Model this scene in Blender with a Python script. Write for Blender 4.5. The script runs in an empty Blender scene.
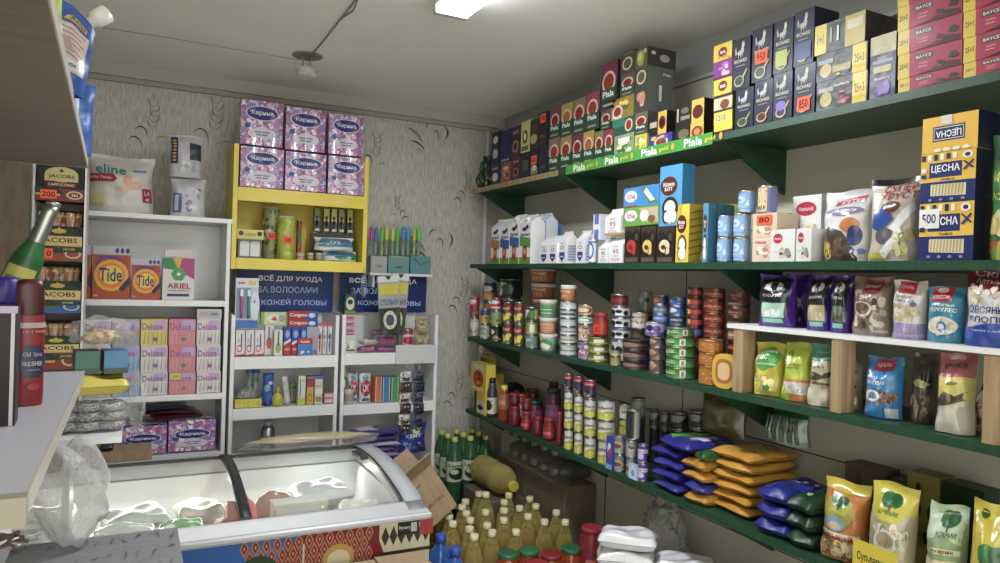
import bpy, math, random
from mathutils import Vector, Matrix
PI = math.pi; R = math.radians
sc = bpy.context.scene; COL = sc.collection
# ------------------------------------------------------------------ camera, world, lights, exposure
F, CX, CY = 722.0, 500.0, 281.5                 # focal length in pixels for a 1000x563 frame
HEAD, PITCH, ROLL, CAMZ = R(27.0), R(-0.25), R(1.8), 1.6
_f = Vector((math.sin(HEAD)*math.cos(PITCH), math.cos(HEAD)*math.cos(PITCH), math.sin(PITCH)))
_r0 = Vector((math.cos(HEAD), -math.sin(HEAD), 0)); _u0 = _r0.cross(_f)
_r = math.cos(ROLL)*_r0 + math.sin(ROLL)*_u0; _u = math.cos(ROLL)*_u0 - math.sin(ROLL)*_r0
cam = bpy.data.objects.new('camera', bpy.data.cameras.new('camera')); COL.objects.link(cam)
cam.matrix_world = Matrix(((_r.x,_u.x,-_f.x,0),(_r.y,_u.y,-_f.y,0),(_r.z,_u.z,-_f.z,CAMZ),(0,0,0,1)))
cam.data.sensor_width = 36; cam.data.lens = F*36/1000; cam.data.clip_start = .02
sc.camera = cam
sc.view_settings.view_transform = 'Standard'; sc.view_settings.look = 'None'
sc.view_settings.exposure = 0.0; sc.view_settings.gamma = 1; sc.view_settings.use_curve_mapping = False
w = bpy.data.worlds.new('world'); sc.world = w; w.use_nodes = True
w.node_tree.nodes['Background'].inputs[0].default_value = (.96,.94,.85,1); w.node_tree.nodes['Background'].inputs[1].default_value = 3.1
CEIL = 2.46; WX = 1.77; WY = 3.5; AX = 1.5      # ceiling height, right wall, back wall, front edge of the green shelves
def lamp(name, loc, sx, sy, power, col, rot=(0,0,0)):
    l = bpy.data.lights.new(name, 'AREA'); l.shape = 'RECTANGLE'; l.size = sx; l.size_y = sy; l.energy = power; l.color = col
    o = bpy.data.objects.new(name, l); COL.objects.link(o); o.location = loc; o.rotation_euler = rot; return o
lamp('led_tube_light', (.86,1.72,2.395), .09, .66, 17, (.93,.96,1.0))
lamp('shop_lamp_light', (.25,-.55,2.42), .5, 1.0, 14, (1.0,.97,.90))
lamp('freezer_lamp_light', (.1,2.745,.845), 1.35, .03, 3.2, (1,.99,.93), (R(-52),0,0))

def P(u, v, x=None, y=None, z=None):            # a point of the place seen at a pixel, on a plane of known x, y or z
    d = _f*F + _r*(u-CX) + _u*(CY-v); c = Vector((0,0,CAMZ))
    if x is not None: t = (x)/d.x
    elif y is not None: t = (y)/d.y
    else: t = (z-CAMZ)/d.z
    return c + d*t
# ------------------------------------------------------------------ materials
MATS = {}
def newmat(name):
    m = bpy.data.materials.new(name); m.use_nodes = True; nt = m.node_tree
    return m, nt, nt.nodes['Principled BSDF']
def N(nt, t, **k):
    n = nt.nodes.new(t)
    for a, b in k.items():
        if a.startswith('i_'): n.inputs[a[2:].replace('_',' ')].default_value = b
        else: setattr(n, a, b)
    return n
def bump(nt, b, scale, strength, dist=.002, detail=2, stretch=None):
    n = N(nt,'ShaderNodeTexNoise'); n.inputs['Scale'].default_value = scale; n.inputs['Detail'].default_value = detail
    tc = N(nt,'ShaderNodeTexCoord')
    if stretch:
        mp = N(nt,'ShaderNodeMapping'); mp.inputs['Scale'].default_value = stretch
        nt.links.new(tc.outputs['Object'], mp.inputs[0]); nt.links.new(mp.outputs[0], n.inputs['Vector'])
    else: nt.links.new(tc.outputs['Object'], n.inputs['Vector'])
    bp = N(nt,'ShaderNodeBump'); bp.inputs['Strength'].default_value = strength; bp.inputs['Distance'].default_value = dist
    nt.links.new(n.outputs[0], bp.inputs['Height']); nt.links.new(bp.outputs[0], b.inputs['Normal']); return n
def colmat(key, rough, bs=60, bstr=.15, bd=.001, coat=0, metal=0, spec=.5):
    m, nt, b = newmat(key)
    a = N(nt,'ShaderNodeAttribute'); a.attribute_name = 'Col'
    nt.links.new(a.outputs['Color'], b.inputs['Base Color'])
    b.inputs['Roughness'].default_value = rough; b.inputs['Metallic'].default_value = metal
    b.inputs['Coat Weight'].default_value = coat; b.inputs['Coat Roughness'].default_value = .12
    b.inputs['Specular IOR Level'].default_value = spec
    if bs: bump(nt, b, bs, bstr, bd)
    MATS[key] = m
colmat('card', .55, 90, .08, spec=.3); colmat('gloss', .42, 40, .12, .001, .04, spec=.28); colmat('film', .3, 38, .55, .004, .5)
colmat('wrap', .42, 16, .9, .010, .0)
colmat('tin', .38, 0, coat=.1); colmat('metal', .3, 0, metal=.9); colmat('plastic', .38, 0); colmat('matt', .85, 120, .2)
colmat('cloth', .9, 200, .4)
def clear(key, col, alpha, rough=.15, bs=30, bstr=.6, bd=.004, fac=.45):  # thin see-through plastic
    m, nt, b = newmat(key); nt.nodes.remove(b)
    out = nt.nodes['Material Output']; tr = N(nt,'ShaderNodeBsdfTransparent'); tr.inputs[0].default_value = (*col,1)
    g = N(nt,'ShaderNodeBsdfPrincipled'); g.inputs['Base Color'].default_value = (*col,1); g.inputs['Roughness'].default_value = rough
    g.inputs['Specular IOR Level'].default_value = .8
    lw = N(nt,'ShaderNodeLayerWeight'); lw.inputs[0].default_value = .35
    ma = N(nt,'ShaderNodeMath', operation='MULTIPLY_ADD'); ma.inputs[1].default_value = fac; ma.inputs[2].default_value = alpha; ma.use_clamp = True
    mx = N(nt,'ShaderNodeMixShader'); nt.links.new(lw.outputs['Facing'], ma.inputs[0]); nt.links.new(ma.outputs[0], mx.inputs[0])
    nt.links.new(tr.outputs[0], mx.inputs[1]); nt.links.new(g.outputs[0], mx.inputs[2]); nt.links.new(mx.outputs[0], out.inputs[0])
    if bs: bump(nt, g, bs, bstr, bd); nt.links.new([n for n in nt.nodes if n.type=='BUMP'][0].outputs[0], lw.inputs['Normal'])
    MATS[key] = m
clear('clear', (.93,.93,.93), .05, .12, 22, .5, .004, .30); clear('haze', (.80,.80,.80), .20, .3, 26, 1.0, .012); clear('pane', (.97,.98,.97), .02, .05, 0, fac=.16)
clear('pet', (.75,.9,.75), .22, .08, 0); clear('petgreen', (.10,.26,.12), .35, .08, 0); clear('petblue', (.05,.16,.5), .6, .1, 0)
clear('oil', (.80,.72,.34), .14, .06, 0); clear('oilfill', (.62,.46,.07), .30, .1, 0); clear('lemonfill', (.10,.34,.10), .35, .1, 0); clear('darkpet', (.07,.08,.12), .6, .08, 0); clear('amber', (.32,.06,.02), .75, .08, 0)
def wallpaper():
    m, nt, b = newmat('wallpaper'); tc = N(nt,'ShaderNodeTexCoord'); mp = N(nt,'ShaderNodeMapping'); mp.inputs['Scale'].default_value = (120,120,22)
    n = N(nt,'ShaderNodeTexNoise'); n.inputs['Scale'].default_value = 1; n.inputs['Detail'].default_value = 3
    cr = N(nt,'ShaderNodeValToRGB'); cr.color_ramp.elements[0].position = .3; cr.color_ramp.elements[0].color = (.33,.32,.28,1)
    cr.color_ramp.elements[1].position = .62; cr.color_ramp.elements[1].color = (.50,.49,.44,1)
    nt.links.new(tc.outputs['Object'], mp.inputs[0]); nt.links.new(mp.outputs[0], n.inputs['Vector']); nt.links.new(n.outputs[0], cr.inputs[0])
    nt.links.new(cr.outputs[0], b.inputs['Base Color']); b.inputs['Roughness'].default_value = .6
    bp = N(nt,'ShaderNodeBump'); bp.inputs['Strength'].default_value = .3; bp.inputs['Distance'].default_value = .001
    nt.links.new(n.outputs[0], bp.inputs['Height']); nt.links.new(bp.outputs[0], b.inputs['Normal']); MATS['wallpaper'] = m
wallpaper()
def noisy(key, c1, c2, scale, rough, stretch=(1,1,1), pos=(.35,.65), bstr=.1, detail=4, coat=0):
    m, nt, b = newmat(key); tc = N(nt,'ShaderNodeTexCoord'); mp = N(nt,'ShaderNodeMapping'); mp.inputs['Scale'].default_value = stretch
    n = N(nt,'ShaderNodeTexNoise'); n.inputs['Scale'].default_value = scale; n.inputs['Detail'].default_value = detail
    cr = N(nt,'ShaderNodeValToRGB'); e = cr.color_ramp.elements; e[0].position, e[1].position = pos; e[0].color = (*c1,1); e[1].color = (*c2,1)
    nt.links.new(tc.outputs['Object'], mp.inputs[0]); nt.links.new(mp.outputs[0], n.inputs['Vector']); nt.links.new(n.outputs[0], cr.inputs[0])
    nt.links.new(cr.outputs[0], b.inputs['Base Color']); b.inputs['Roughness'].default_value = rough; b.inputs['Coat Weight'].default_value = coat
    bp = N(nt,'ShaderNodeBump'); bp.inputs['Strength'].default_value = bstr; bp.inputs['Distance'].default_value = .002
    nt.links.new(n.outputs[0], bp.inputs['Height']); nt.links.new(bp.outputs[0], b.inputs['Normal']); MATS[key] = m
noisy('ceiling', (.84,.83,.77), (.88,.87,.81), 2.2, .75, bstr=.02)
noisy('panel', (.50,.49,.39), (.56,.55,.44), 3, .5, bstr=.03)
noisy('greenpaint', (.009,.040,.020), (.014,.062,.030), 14, .45, (1,6,1), bstr=.15, coat=.05)
noisy('whitelam', (.66,.67,.68), (.70,.71,.72), 3, .35, bstr=.02)
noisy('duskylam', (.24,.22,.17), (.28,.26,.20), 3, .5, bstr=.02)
noisy('counterlam', (.40,.415,.46), (.43,.445,.49), 3, .35, bstr=.02)  # white counter top, greyed to stand in for the shade there
noisy('creamlam', (.40,.38,.33), (.44,.42,.37), 3, .5, bstr=.02)
noisy('brownlam', (.15,.115,.085), (.19,.15,.11), 5, .5, (1,8,1), bstr=.04)
noisy('yellowlam', (.62,.50,.06), (.70,.57,.08), 4, .45, bstr=.03)
noisy('pine', (.22,.155,.08), (.36,.265,.15), 5, .6, (12,12,1), bstr=.2)
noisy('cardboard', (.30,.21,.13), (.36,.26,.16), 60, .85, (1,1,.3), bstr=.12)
noisy('darkcard', (.10,.075,.05), (.14,.105,.07), 40, .85, (1,1,.3), bstr=.12)  # cardboard darkened to stand in for corner shade; the dark panel shares it
noisy('floor', (.42,.39,.34), (.50,.46,.40), 3, .5, (1,6,1), bstr=.05)
noisy('greyplastic', (.42,.44,.46), (.46,.48,.50), 4, .35, bstr=.02)
noisy('rubber', (.02,.02,.022), (.035,.035,.037), 20, .5)
noisy('steelwool', (.05,.05,.05), (.45,.45,.47), 160, .35, (1,1,3), (.4,.6), 1.0)
noisy('foodmix', (.30,.16,.05), (.75,.62,.40), 70, .6, pos=(.35,.6), bstr=.8)
noisy('flower', (.36,.12,.22), (.80,.70,.74), 110, .4, pos=(.42,.56), bstr=.1, detail=1, coat=.3)
_m, _nt, _b = newmat('flower_print')            # small purple, blue and pink blossoms
tc = N(_nt,'ShaderNodeTexCoord'); vo = N(_nt,'ShaderNodeTexVoronoi'); vo.inputs['Scale'].default_value = 95
cr = N(_nt,'ShaderNodeValToRGB'); cr.color_ramp.interpolation = 'CONSTANT'
for i,(p,c) in enumerate([(0,(.36,.10,.22)),(.22,(.62,.42,.55)),(.42,(.30,.22,.45)),(.6,(.85,.80,.82)),(.74,(.50,.20,.32)),(.88,(.16,.20,.42))]):
    e = cr.color_ramp.elements[i] if i < 2 else cr.color_ramp.elements.new(p)
    e.position = p; e.color = (*c,1)
sp = N(_nt,'ShaderNodeSeparateColor'); _nt.links.new(tc.outputs['Object'], vo.inputs['Vector']); _nt.links.new(vo.outputs['Color'], sp.inputs[0])
_nt.links.new(sp.outputs[0], cr.inputs[0]); _nt.links.new(cr.outputs[0], _b.inputs['Base Color']); _b.inputs['Roughness'].default_value = .3; _b.inputs['Coat Weight'].default_value = .4
MATS['flower'] = _m
def emit(key, col, s):
    m, nt, b = newmat(key); b.inputs['Emission Color'].default_value = (*col,1); b.inputs['Emission Strength'].default_value = s; MATS[key] = m
emit('ledglow', (.88,.93,1.0), 30)
# ------------------------------------------------------------------ colours (linear)
def hx(s):
    s = s.lstrip('#'); o = []
    for i in (0,2,4):
        c = int(s[i:i+2],16)/255; o.append(c/12.92 if c <= .04045 else ((c+.055)/1.055)**2.4)
    return tuple(o)
PAL = dict(white='dcdcd8', black='141416', red='b8242c', dkred='6e1620', orange='e07a28', yellow='e8c818', lime='a8cc28', green='2f8a3a', dkgreen='1c4a2c', teal='2a8f88',
    blue='2a5fb0', ltblue='8fbfe6', navy='1a2450', purple='5a2490', violet='9a84c8', pink='e89ab0', peach='e8b090', cream='ead8a8', tan='c09a68', brown='6a4228', dkbrown='38261c',
    grey='8c8f92', ltgrey='b8babc', dkgrey='3a3c40', silver='b0b4b8', gold='c8a24a', olive='7a7a28', magenta='b83c80', copper='8a4a30', tag='ff5a28', char='242830', beige='d8c8a0', plum='43203e',
    royal='27308c', sky='3a8fd0', coal='1f2a28', mint='8fd0b0')
def C(c):
    if not isinstance(c, str): return c
    r = hx(PAL.get(c, c)); g = .3*r[0]+.55*r[1]+.15*r[2]
    return tuple((g+(v-g)*.88)*.86 for v in r)   # printed inks, a little duller than pure colour
# ------------------------------------------------------------------ mesh builder
class MB:
    def __init__(s, mat='card'): s.v=[]; s.f=[]; s.c=[]; s.s=[]; s.m=[]; s.mat=mat; s.x=None
    def V(s, p):
        p = Vector(p)
        if s.x is not None: p = s.x @ p
        s.v.append(p); return len(s.v)-1
    def face(s, idx, col, smooth=False, mat=None): s.f.append(tuple(idx)); s.c.append(C(col)); s.s.append(smooth); s.m.append(mat or s.mat)
    def poly(s, pts, col, mat=None): s.face([s.V(p) for p in pts], col, False, mat)
    def box(s, x0,x1,y0,y1,z0,z1, col, mat=None, bev=0, cols=None):
        if bev:
            b = bev; P8 = []
            ring = [(x0+b,y0),(x1-b,y0),(x1,y0+b),(x1,y1-b),(x1-b,y1),(x0+b,y1),(x0,y1-b),(x0,y0+b)]
            inn = [(x0+b,y0+b),(x1-b,y0+b),(x1-b,y0+b),(x1-b,y1-b),(x1-b,y1-b),(x0+b,y1-b),(x0+b,y1-b),(x0+b,y0+b)]
            L = [[s.V((*p,z)) for p in r] for r,z in ((inn,z0),(ring,z0+b),(ring,z1-b),(inn,z1))]
            for k in range(3):
                for i in range(8):
                    j=(i+1)%8; s.face((L[k][i],L[k][j],L[k+1][j],L[k+1][i]), col, False, mat)
            s.face(L[0][::-2], col, False, mat); s.face(L[3][::2], col, False, mat); return
        i = [s.V(p) for p in ((x0,y0,z0),(x1,y0,z0),(x1,y1,z0),(x0,y1,z0),(x0,y0,z1),(x1,y0,z1),(x1,y1,z1),(x0,y1,z1))]
        cols = cols or {}
        for k,q in (('b',(3,2,1,0)),('t',(4,5,6,7)),('f',(0,1,5,4)),('r',(1,2,6,5)),('k',(2,3,7,6)),('l',(3,0,4,7))):
            s.face([i[a] for a in q], cols.get(k, col), False, mat)
    def lathe(s, prof, col, n=20, mat=None, cx=0, cy=0, smooth=True, capb=True, capt=True):
        rows = []                                # prof: (r, z[, colour of the band above[, material]])
        for p in prof: rows.append([s.V((cx+p[0]*math.cos(2*PI*k/n), cy+p[0]*math.sin(2*PI*k/n), p[1])) for k in range(n)])
        for a in range(len(prof)-1):
            p = prof[a]; cc = p[2] if len(p)>2 and p[2] else col; mm = p[3] if len(p)>3 else mat
            for k in range(n):
                j=(k+1)%n; s.face((rows[a][k],rows[a][j],rows[a+1][j],rows[a+1][k]), cc, smooth, mm)
        if capb: s.face(rows[0][::-1], prof[0][2] if len(prof[0])>2 and prof[0][2] else col, False, mat)
        if capt:
            q = prof[-1]; s.face(rows[-1], q[2] if len(q)>2 and q[2] else col, False, q[3] if len(q)>3 else mat)
    def tube(s, pts, r, col, n=8, mat=None, cap=True):
        pts = [Vector(p) for p in pts]; rows = []; rr = r if isinstance(r,(list,tuple)) else [r]*len(pts)
        for i,p in enumerate(pts):
            d = (pts[min(i+1,len(pts)-1)]-pts[max(i-1,0)]).normalized()
            a = d.cross(Vector((0,0,1)));  a = a.normalized() if a.length > .1 else Vector((1,0,0)); b = d.cross(a)
            rows.append([s.V(p+rr[i]*(a*math.cos(2*PI*k/n)+b*math.sin(2*PI*k/n))) for k in range(n)])
        for i in range(len(pts)-1):
            for k in range(n): j=(k+1)%n; s.face((rows[i][k],rows[i][j],rows[i+1][j],rows[i+1][k]), col, True, mat)
        if cap: s.face(rows[0][::-1], col, False, mat); s.face(rows[-1], col, False, mat)
    def grid(s, fn, nu, nv, col, mat=None, smooth=True, flip=False, cfn=None):
        g = [[s.V(fn(i/nu, j/nv)) for i in range(nu+1)] for j in range(nv+1)]
        for j in range(nv):
            for i in range(nu):
                q = (g[j][i],g[j][i+1],g[j+1][i+1],g[j+1][i])
                s.face(q[::-1] if flip else q, cfn((i+.5)/nu,(j+.5)/nv) if cfn else col, smooth, mat)
    def decals(s, D, S, base=.0004, step=.0003, curved=False, mat=None):   # printing on a surface S(across, up, height above it)
        k = base; step = min(step, .0025/max(len(D),1))
        for d in D:
            t = d[0]
            if t == 'r':
                _,x0,y0,x1,y1,c = d[:6]; q = 30 if curved == 2 else 16; nx = max(1,int(abs(x1-x0)*q+.5)) if curved else 1; ny = max(1,int(abs(y1-y0)*q+.5)) if curved == 2 else 1
                s.grid(lambda a,b: S(x0+(x1-x0)*a, y0+(y1-y0)*b, k), nx, ny, c, mat, bool(curved))
            elif t in 'ep':
                if t == 'e': c = d[5]; cx,cy,rx,ry = d[1:5]; n = 18; ring = [(cx+rx*math.cos(2*PI*i/n), cy+ry*math.sin(2*PI*i/n)) for i in range(n)]
                else:
                    c = d[2]; P_ = d[1]
                    if not curved: s.face([s.V(S(a,b,k)) for a,b in P_], c, False, mat); k += step; continue
                    ring = []
                    for (ax,ay),(bx,by) in zip(P_, list(P_[1:])+[P_[0]]):
                        q = max(1,int(math.hypot(bx-ax,by-ay)/.07)); ring += [(ax+(bx-ax)*i/q, ay+(by-ay)*i/q) for i in range(q)]
                    cx = sum(p[0] for p in ring)/len(ring); cy = sum(p[1] for p in ring)/len(ring); n = len(ring)
                rad = max(math.hypot(p[0]-cx,p[1]-cy) for p in ring); rg = max(1,min(8,int(rad*(22 if curved == 2 else 8)+.9))) if curved else 1
                ctr = s.V(S(cx,cy,k)); prev = None
                for q in range(1,rg+1):
                    row = [s.V(S(cx+(p[0]-cx)*q/rg, cy+(p[1]-cy)*q/rg, k)) for p in ring]
                    for i in range(n):
                        j=(i+1)%n; s.face((ctr,row[i],row[j]) if prev is None else (prev[i],row[i],row[j],prev[j]), c, bool(curved), mat)
                    prev = row
            elif t == 't':
                _,tx,cx,cy,w,h,c = d[:7]; V,T = text(tx)
                ix = [s.V(S(cx+p[0]*w, cy+p[1]*h, k+(.0012 if curved else 0))) for p in V]
                for q in T: s.face([ix[i] for i in q], c, False, mat)
            elif t == 'n':                       # scattered printed blobs: fruit, beans, flakes
                _,x0,y0,x1,y1,cs,n,rr = d[:8]; rg = random.Random(n*7+int(x0*100))
                for i in range(n):
                    cx = rg.uniform(x0+rr,x1-rr); cy = rg.uniform(y0+rr*.7,y1-rr*.7); ra = rr*rg.uniform(.6,1.1); rb = rr*rg.uniform(.5,.9); c = cs[i%len(cs)]
                    s.face([s.V(S(cx+ra*math.cos(2*PI*j/8), cy+rb*math.sin(2*PI*j/8), k+i*.000004)) for j in range(8)], c, False, mat)
            k += step
    def build(s, name, parent=None, loc=None, rz=0):
        me = bpy.data.meshes.new(name); me.from_pydata([tuple(p) for p in s.v], [], s.f); ks = list(dict.fromkeys(s.m))
        for k in ks: me.materials.append(MATS[k])
        at = me.attributes.new('Col','FLOAT_COLOR','FACE'); at.data.foreach_set('color', [x for c in s.c for x in (*c,1.0)])
        me.polygons.foreach_set('material_index', [ks.index(k) for k in s.m]); me.polygons.foreach_set('use_smooth', s.s); me.update()
        o = bpy.data.objects.new(name, me); COL.objects.link(o)
        if parent: o.parent = parent
        if loc is not None: o.location = loc
        if rz: o.rotation_euler.z = rz
        return o
_TX = {}
def text(s):                                    # glyph outlines, centred, 1 wide and 1 tall
    if s in _TX: return _TX[s]
    c = bpy.data.curves.new('lettering','FONT'); c.body = s; c.resolution_u = 2; c.offset = .018; c.align_x = 'LEFT'
    o = bpy.data.objects.new('lettering', c); COL.objects.link(o); m = bpy.data.meshes.new_from_object(o)
    V = [(v.co.x, v.co.y) for v in m.vertices]; T = [tuple(p.vertices) for p in m.polygons]
    bpy.data.objects.remove(o); bpy.data.meshes.remove(m); bpy.data.curves.remove(c)
    if not V: V=[(0,0)]; T=[]
    x0=min(a for a,_ in V); x1=max(a for a,_ in V); y0=min(b for _,b in V); y1=max(b for _,b in V)
    V = [((a-x0)/max(x1-x0,1e-6)-.5, (b-y0)/max(y1-y0,1e-6)-.5) for a,b in V]; _TX[s] = (V,T); return _TX[s]
def tag(o, label, cat, group=None, kind=None):
    if kind: o['kind'] = kind
    if kind != 'structure' or label: o['label'] = label; o['category'] = cat
    if group: o['group'] = group
    return o
def empty(name, loc=(0,0,0), rz=0):
    o = bpy.data.objects.new(name, None); o.empty_display_size = .05; COL.objects.link(o); o.location = loc; o.rotation_euler.z = rz; return o
def struct(o): o['kind'] = 'structure'; return o
def put(o, loc, rz=0, tilt=None):
    o.location = loc; o.rotation_euler = (tilt[0] if tilt else 0, tilt[1] if tilt else 0, rz); return o
def copy_tree(o, parent=None):
    c = o.copy(); COL.objects.link(c)
    if parent is not None: c.parent = parent
    for ch in list(o.children):
        copy_tree(ch, c)
    return c
ORD = ['bottom','second','third','fourth','fifth','sixth','seventh','eighth','ninth','tenth']
NTH = ['first','second','third','fourth','fifth','sixth','seventh','eighth','ninth','tenth','eleventh','twelfth']
# ------------------------------------------------------------------ goods: each stands on its origin and faces -Y
def carton(name, w, d, h, col, D=(), side=(), scol=None, mat='gloss', parent=None, tcol=None, bottom=()):
    m = MB(mat); m.box(-w/2,w/2,-d/2,d/2,0,h, col, bev=min(.0015,w*.03,h*.05)) if not scol else m.box(-w/2,w/2,-d/2,d/2,0,h, col, cols=dict(r=scol,l=scol,t=tcol or scol,b=scol,k=scol))
    m.decals(D, lambda a,b,k: ((a-.5)*w, -d/2-k, b*h))
    m.decals(side, lambda a,b,k: (w/2+k, (a-.5)*d, b*h))
    return m.build(name, parent)
def can(name, r, h, col, D=(), rim='silver', span=1.25, lid='silver', parent=None, n=24, lm='metal'):
    m = MB('tin'); e = min(.004, h*.09); q = r*.985
    m.lathe([(r*.97,0,rim,'metal'),(r*1.012,e*.3,rim,'metal'),(r*1.012,e*.9,rim,'metal'),(q,e*1.3,col,'tin'),(q,h-e*1.3,rim,'metal'),(r*1.012,h-e*.9,rim,'metal'),(r*1.012,h-e*.2,rim,'metal'),
             (r*.97,h,lid,lm),(r*.94,h-e*.8,lid,lm),(r*.6,h-e*.8,lid,lm),(r*.57,h-e*.5,lid,lm)], col, n)
    m.decals(D, lambda a,b,k: ((q+k)*math.sin((a-.5)*span*PI), -(q+k)*math.cos((a-.5)*span*PI), e*1.4+b*(h-2.8*e)), .0009, .0003, 1)
    return m.build(name, parent)
def tub(name, r0, r1, h, col, D=(), lid='white', lh=.014, n=24, span=1.1, fcol=None):
    root = empty(name); m = MB('plastic'); hh = h-lh
    m.lathe([(r0*.9,0),(r0,.003),(r1*.98,hh)], col, n, capt=False)
    S = lambda a,b,k: ((r0+(r1*.98-r0)*b+k)*math.sin((a-.5)*span*PI), -(r0+(r1*.98-r0)*b+k)*math.cos((a-.5)*span*PI), .003+b*(hh-.004))
    m.decals(D, S, .001, .0003, 1); m.build('tub_body', root)
    l = MB('plastic'); l.lathe([(r1*.97,hh-.004),(r1*1.03,hh-.002),(r1*1.03,h-.004),(r1*.99,h),(r1*.9,h),(r1*.88,h-.003)], lid, n); l.build('lid', root); return root
def gable(name, w, d, h, col, D=(), side=(), gh=.045, cap=None, top=None, tilt=0):
    root = empty(name); m = MB('gloss'); hb = h-gh-.008; m.box(-w/2,w/2,-d/2,d/2,0,hb, col)
    a = [(-w/2,-d/2,hb),(w/2,-d/2,hb),(w/2,d/2,hb),(-w/2,d/2,hb)]; r1=(-w/2,0,h-.008); r2=(w/2,0,h-.008); t=top or col
    m.poly((a[0],a[1],r2,r1), t); m.poly((a[2],a[3],r1,r2), t); m.poly((a[1],a[2],r2), t); m.poly((a[3],a[0],r1), t)
    m.box(-w/2,w/2,-.0012,.0012,h-.010,h, t)
    m.decals(D, lambda s,b,k: ((s-.5)*w, -d/2-k, b*hb)); m.decals(side, lambda s,b,k: (w/2+k, (s-.5)*d, b*hb)); m.build('carton_body', root)
    if cap:
        c = MB('plastic'); c.lathe([(.011,0),(.012,.002),(.012,.016),(.010,.018)], cap, 14)
        o = c.build('cap', root); o.location = (0,-d/4,hb+gh*.5-.002); o.rotation_euler.x = R(40)
    return root
def bagS(w, d, h, seed=0, seal=.09, slump=0.0):
    rg = random.Random(seed); ph = [rg.uniform(0,6.28) for _ in range(6)]
    def th(s,t):
        a = max(0,1-abs(2*s-1)**2.6)**.55
        p = .82+.18*min(1,t/.12) if t < .12 else 1 if t < .6 else max(0,1-((t-.6)/(1-seal-.6))**1.6) if t < 1-seal else 0
        return a*p
    def S(s,t,k,sg=-1):
        T = th(s,t); wz = .0022*math.sin(9*s+11*t+ph[0])+.0018*math.sin(17*t-7*s+ph[1])+.0012*math.sin(23*s+ph[2]+5*t)
        nar = 1-.07*math.sin(PI*min(1,max(0,t)))*(1 if t<1-seal else .8)+.02*math.sin(8*t+ph[3])
        x = (s-.5)*w*nar; top = h*(1-slump*(math.sin(3*s+ph[4])**2)*.3)
        return (x, sg*(d/2*T+.0012)+sg*k+wz*min(1,T*3)*-1 + (.006*math.sin(7*s+ph[5])*max(0,(t-(1-seal))/seal) if t>1-seal else 0), t*top)
    return S
def bag(name, w, d, h, col, D=(), back=None, seed=0, mat='film', seal=.09, slump=0.1, parent=None, sealcol=None, nu=24, nv=28):
    S = bagS(w,d,h,seed,seal,slump); m = MB(mat)
    cf = (lambda s,t: sealcol if t>1-seal else col) if sealcol else None
    m.grid(lambda s,t: S(s,t,0), nu, nv, col, cfn=cf)
    m.grid(lambda s,t: S(1-s,t,0,1), nu, nv, back or col, cfn=(lambda s,t: sealcol if t>1-seal else (back or col)) if sealcol else None)
    for sgn in (0,1):                            # side gussets and base
        m.grid(lambda a,b: [S(sgn,b,0,-1),S(sgn,b,0,1)][int(a) if sgn else 1-int(a)], 1, nv, back or col)
    m.grid(lambda a,b: [S(a,0,0,1),S(a,0,0,-1)][int(b)], nu, 1, back or col)
    m.decals(D, lambda a,b,k: S(a,b,k), .0007+.006*w, .0003, 2)
    return m.build(name, parent)
def flatbag(name, w, d, h, col, D=(), seed=0, mat='film', fringe=.04, front=(), nu=22, nv=16):  # a full bag lying down, seal ends at +-x
    rg = random.Random(seed); ph = [rg.uniform(0,6.28) for _ in range(6)]
    def S(s,t,k,sg=1):
        a = max(0,1-abs(2*s-1)**7)**.5; b = max(0,1-abs(2*t-1)**7)**.5; T = a*b
        wz = -(.07*(1+math.sin(8*s+5*t+ph[0]))+.05*(1+math.sin(13*t-6*s+ph[1])))*h*T
        x = (s-.5)*w*(1-.03*math.sin(7*t+ph[3])); y = (t-.5)*d*(1-.05*math.sin(6*s+ph[4])); zc = h*.42*min(1,T*1.5+.35)
        return (x, y, h*.42+sg*(h*(.57 if sg>0 else .41)*T+.0006)+ (wz if sg>0 else 0)+sg*k)
    m = MB(mat); m.grid(lambda s,t: S(s,t,0), nu, nv, col); m.grid(lambda s,t: S(s,1-t,0,-1), nu, nv, col)
    m.decals(D, lambda a,b,k: S(a,b,k), .0009+.006*w, .0003, 2)
    return m.build(name)
def bottle(name, r, h, mat, col='white', cap='yellow', label=None, D=(), liquid=None, lmat='tin', neck=.013, shoulder=.68, ribs=0, caph=.018):
    root = empty(name); m = MB(mat); hh = h-caph; sh = h*shoulder
    pr = [(r*.85,0),(r,.006)]
    if ribs:
        for i in range(ribs): z = sh*(i+.5)/ribs*.55+sh*.08; pr += [(r,z-.004),(r*.94,z),(r,z+.004)]
    pr += [(r,sh*.93),(r*.96,sh),(r*.75,sh+(hh-sh)*.4),(neck*1.3,sh+(hh-sh)*.8),(neck,sh+(hh-sh)*.88),(neck,hh)]
    m.lathe(pr, col, 20); body = m.build('bottle_body', root)
    c = MB('plastic'); c.lathe([(neck*1.15,h-caph-.004),(neck*1.2,h-caph),(neck*1.2,h-.002),(neck,h)], cap, 16); c.build('cap', root)
    if liquid:
        q = MB(lmat); q.lathe([(r*.84,.003),(r*.93,.008),(r*.93,sh*.9),(r*.7,sh+(hh-sh)*.38)], liquid, 16); q.build('contents', root)
    if label:
        z0,z1 = h*label[1],h*label[2]; q = MB('tin'); n = 20
        q.lathe([(r*1.012,z0),(r*1.012,z1)], label[0], n, capb=False, capt=False)
        q.decals(D, lambda a,b,k: ((r*1.012+k)*math.sin((a-.5)*1.1*PI), -(r*1.012+k)*math.cos((a-.5)*1.1*PI), z0+b*(z1-z0)), .0008, .0003, 1); q.build('label_sleeve', body)
    return root
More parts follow.
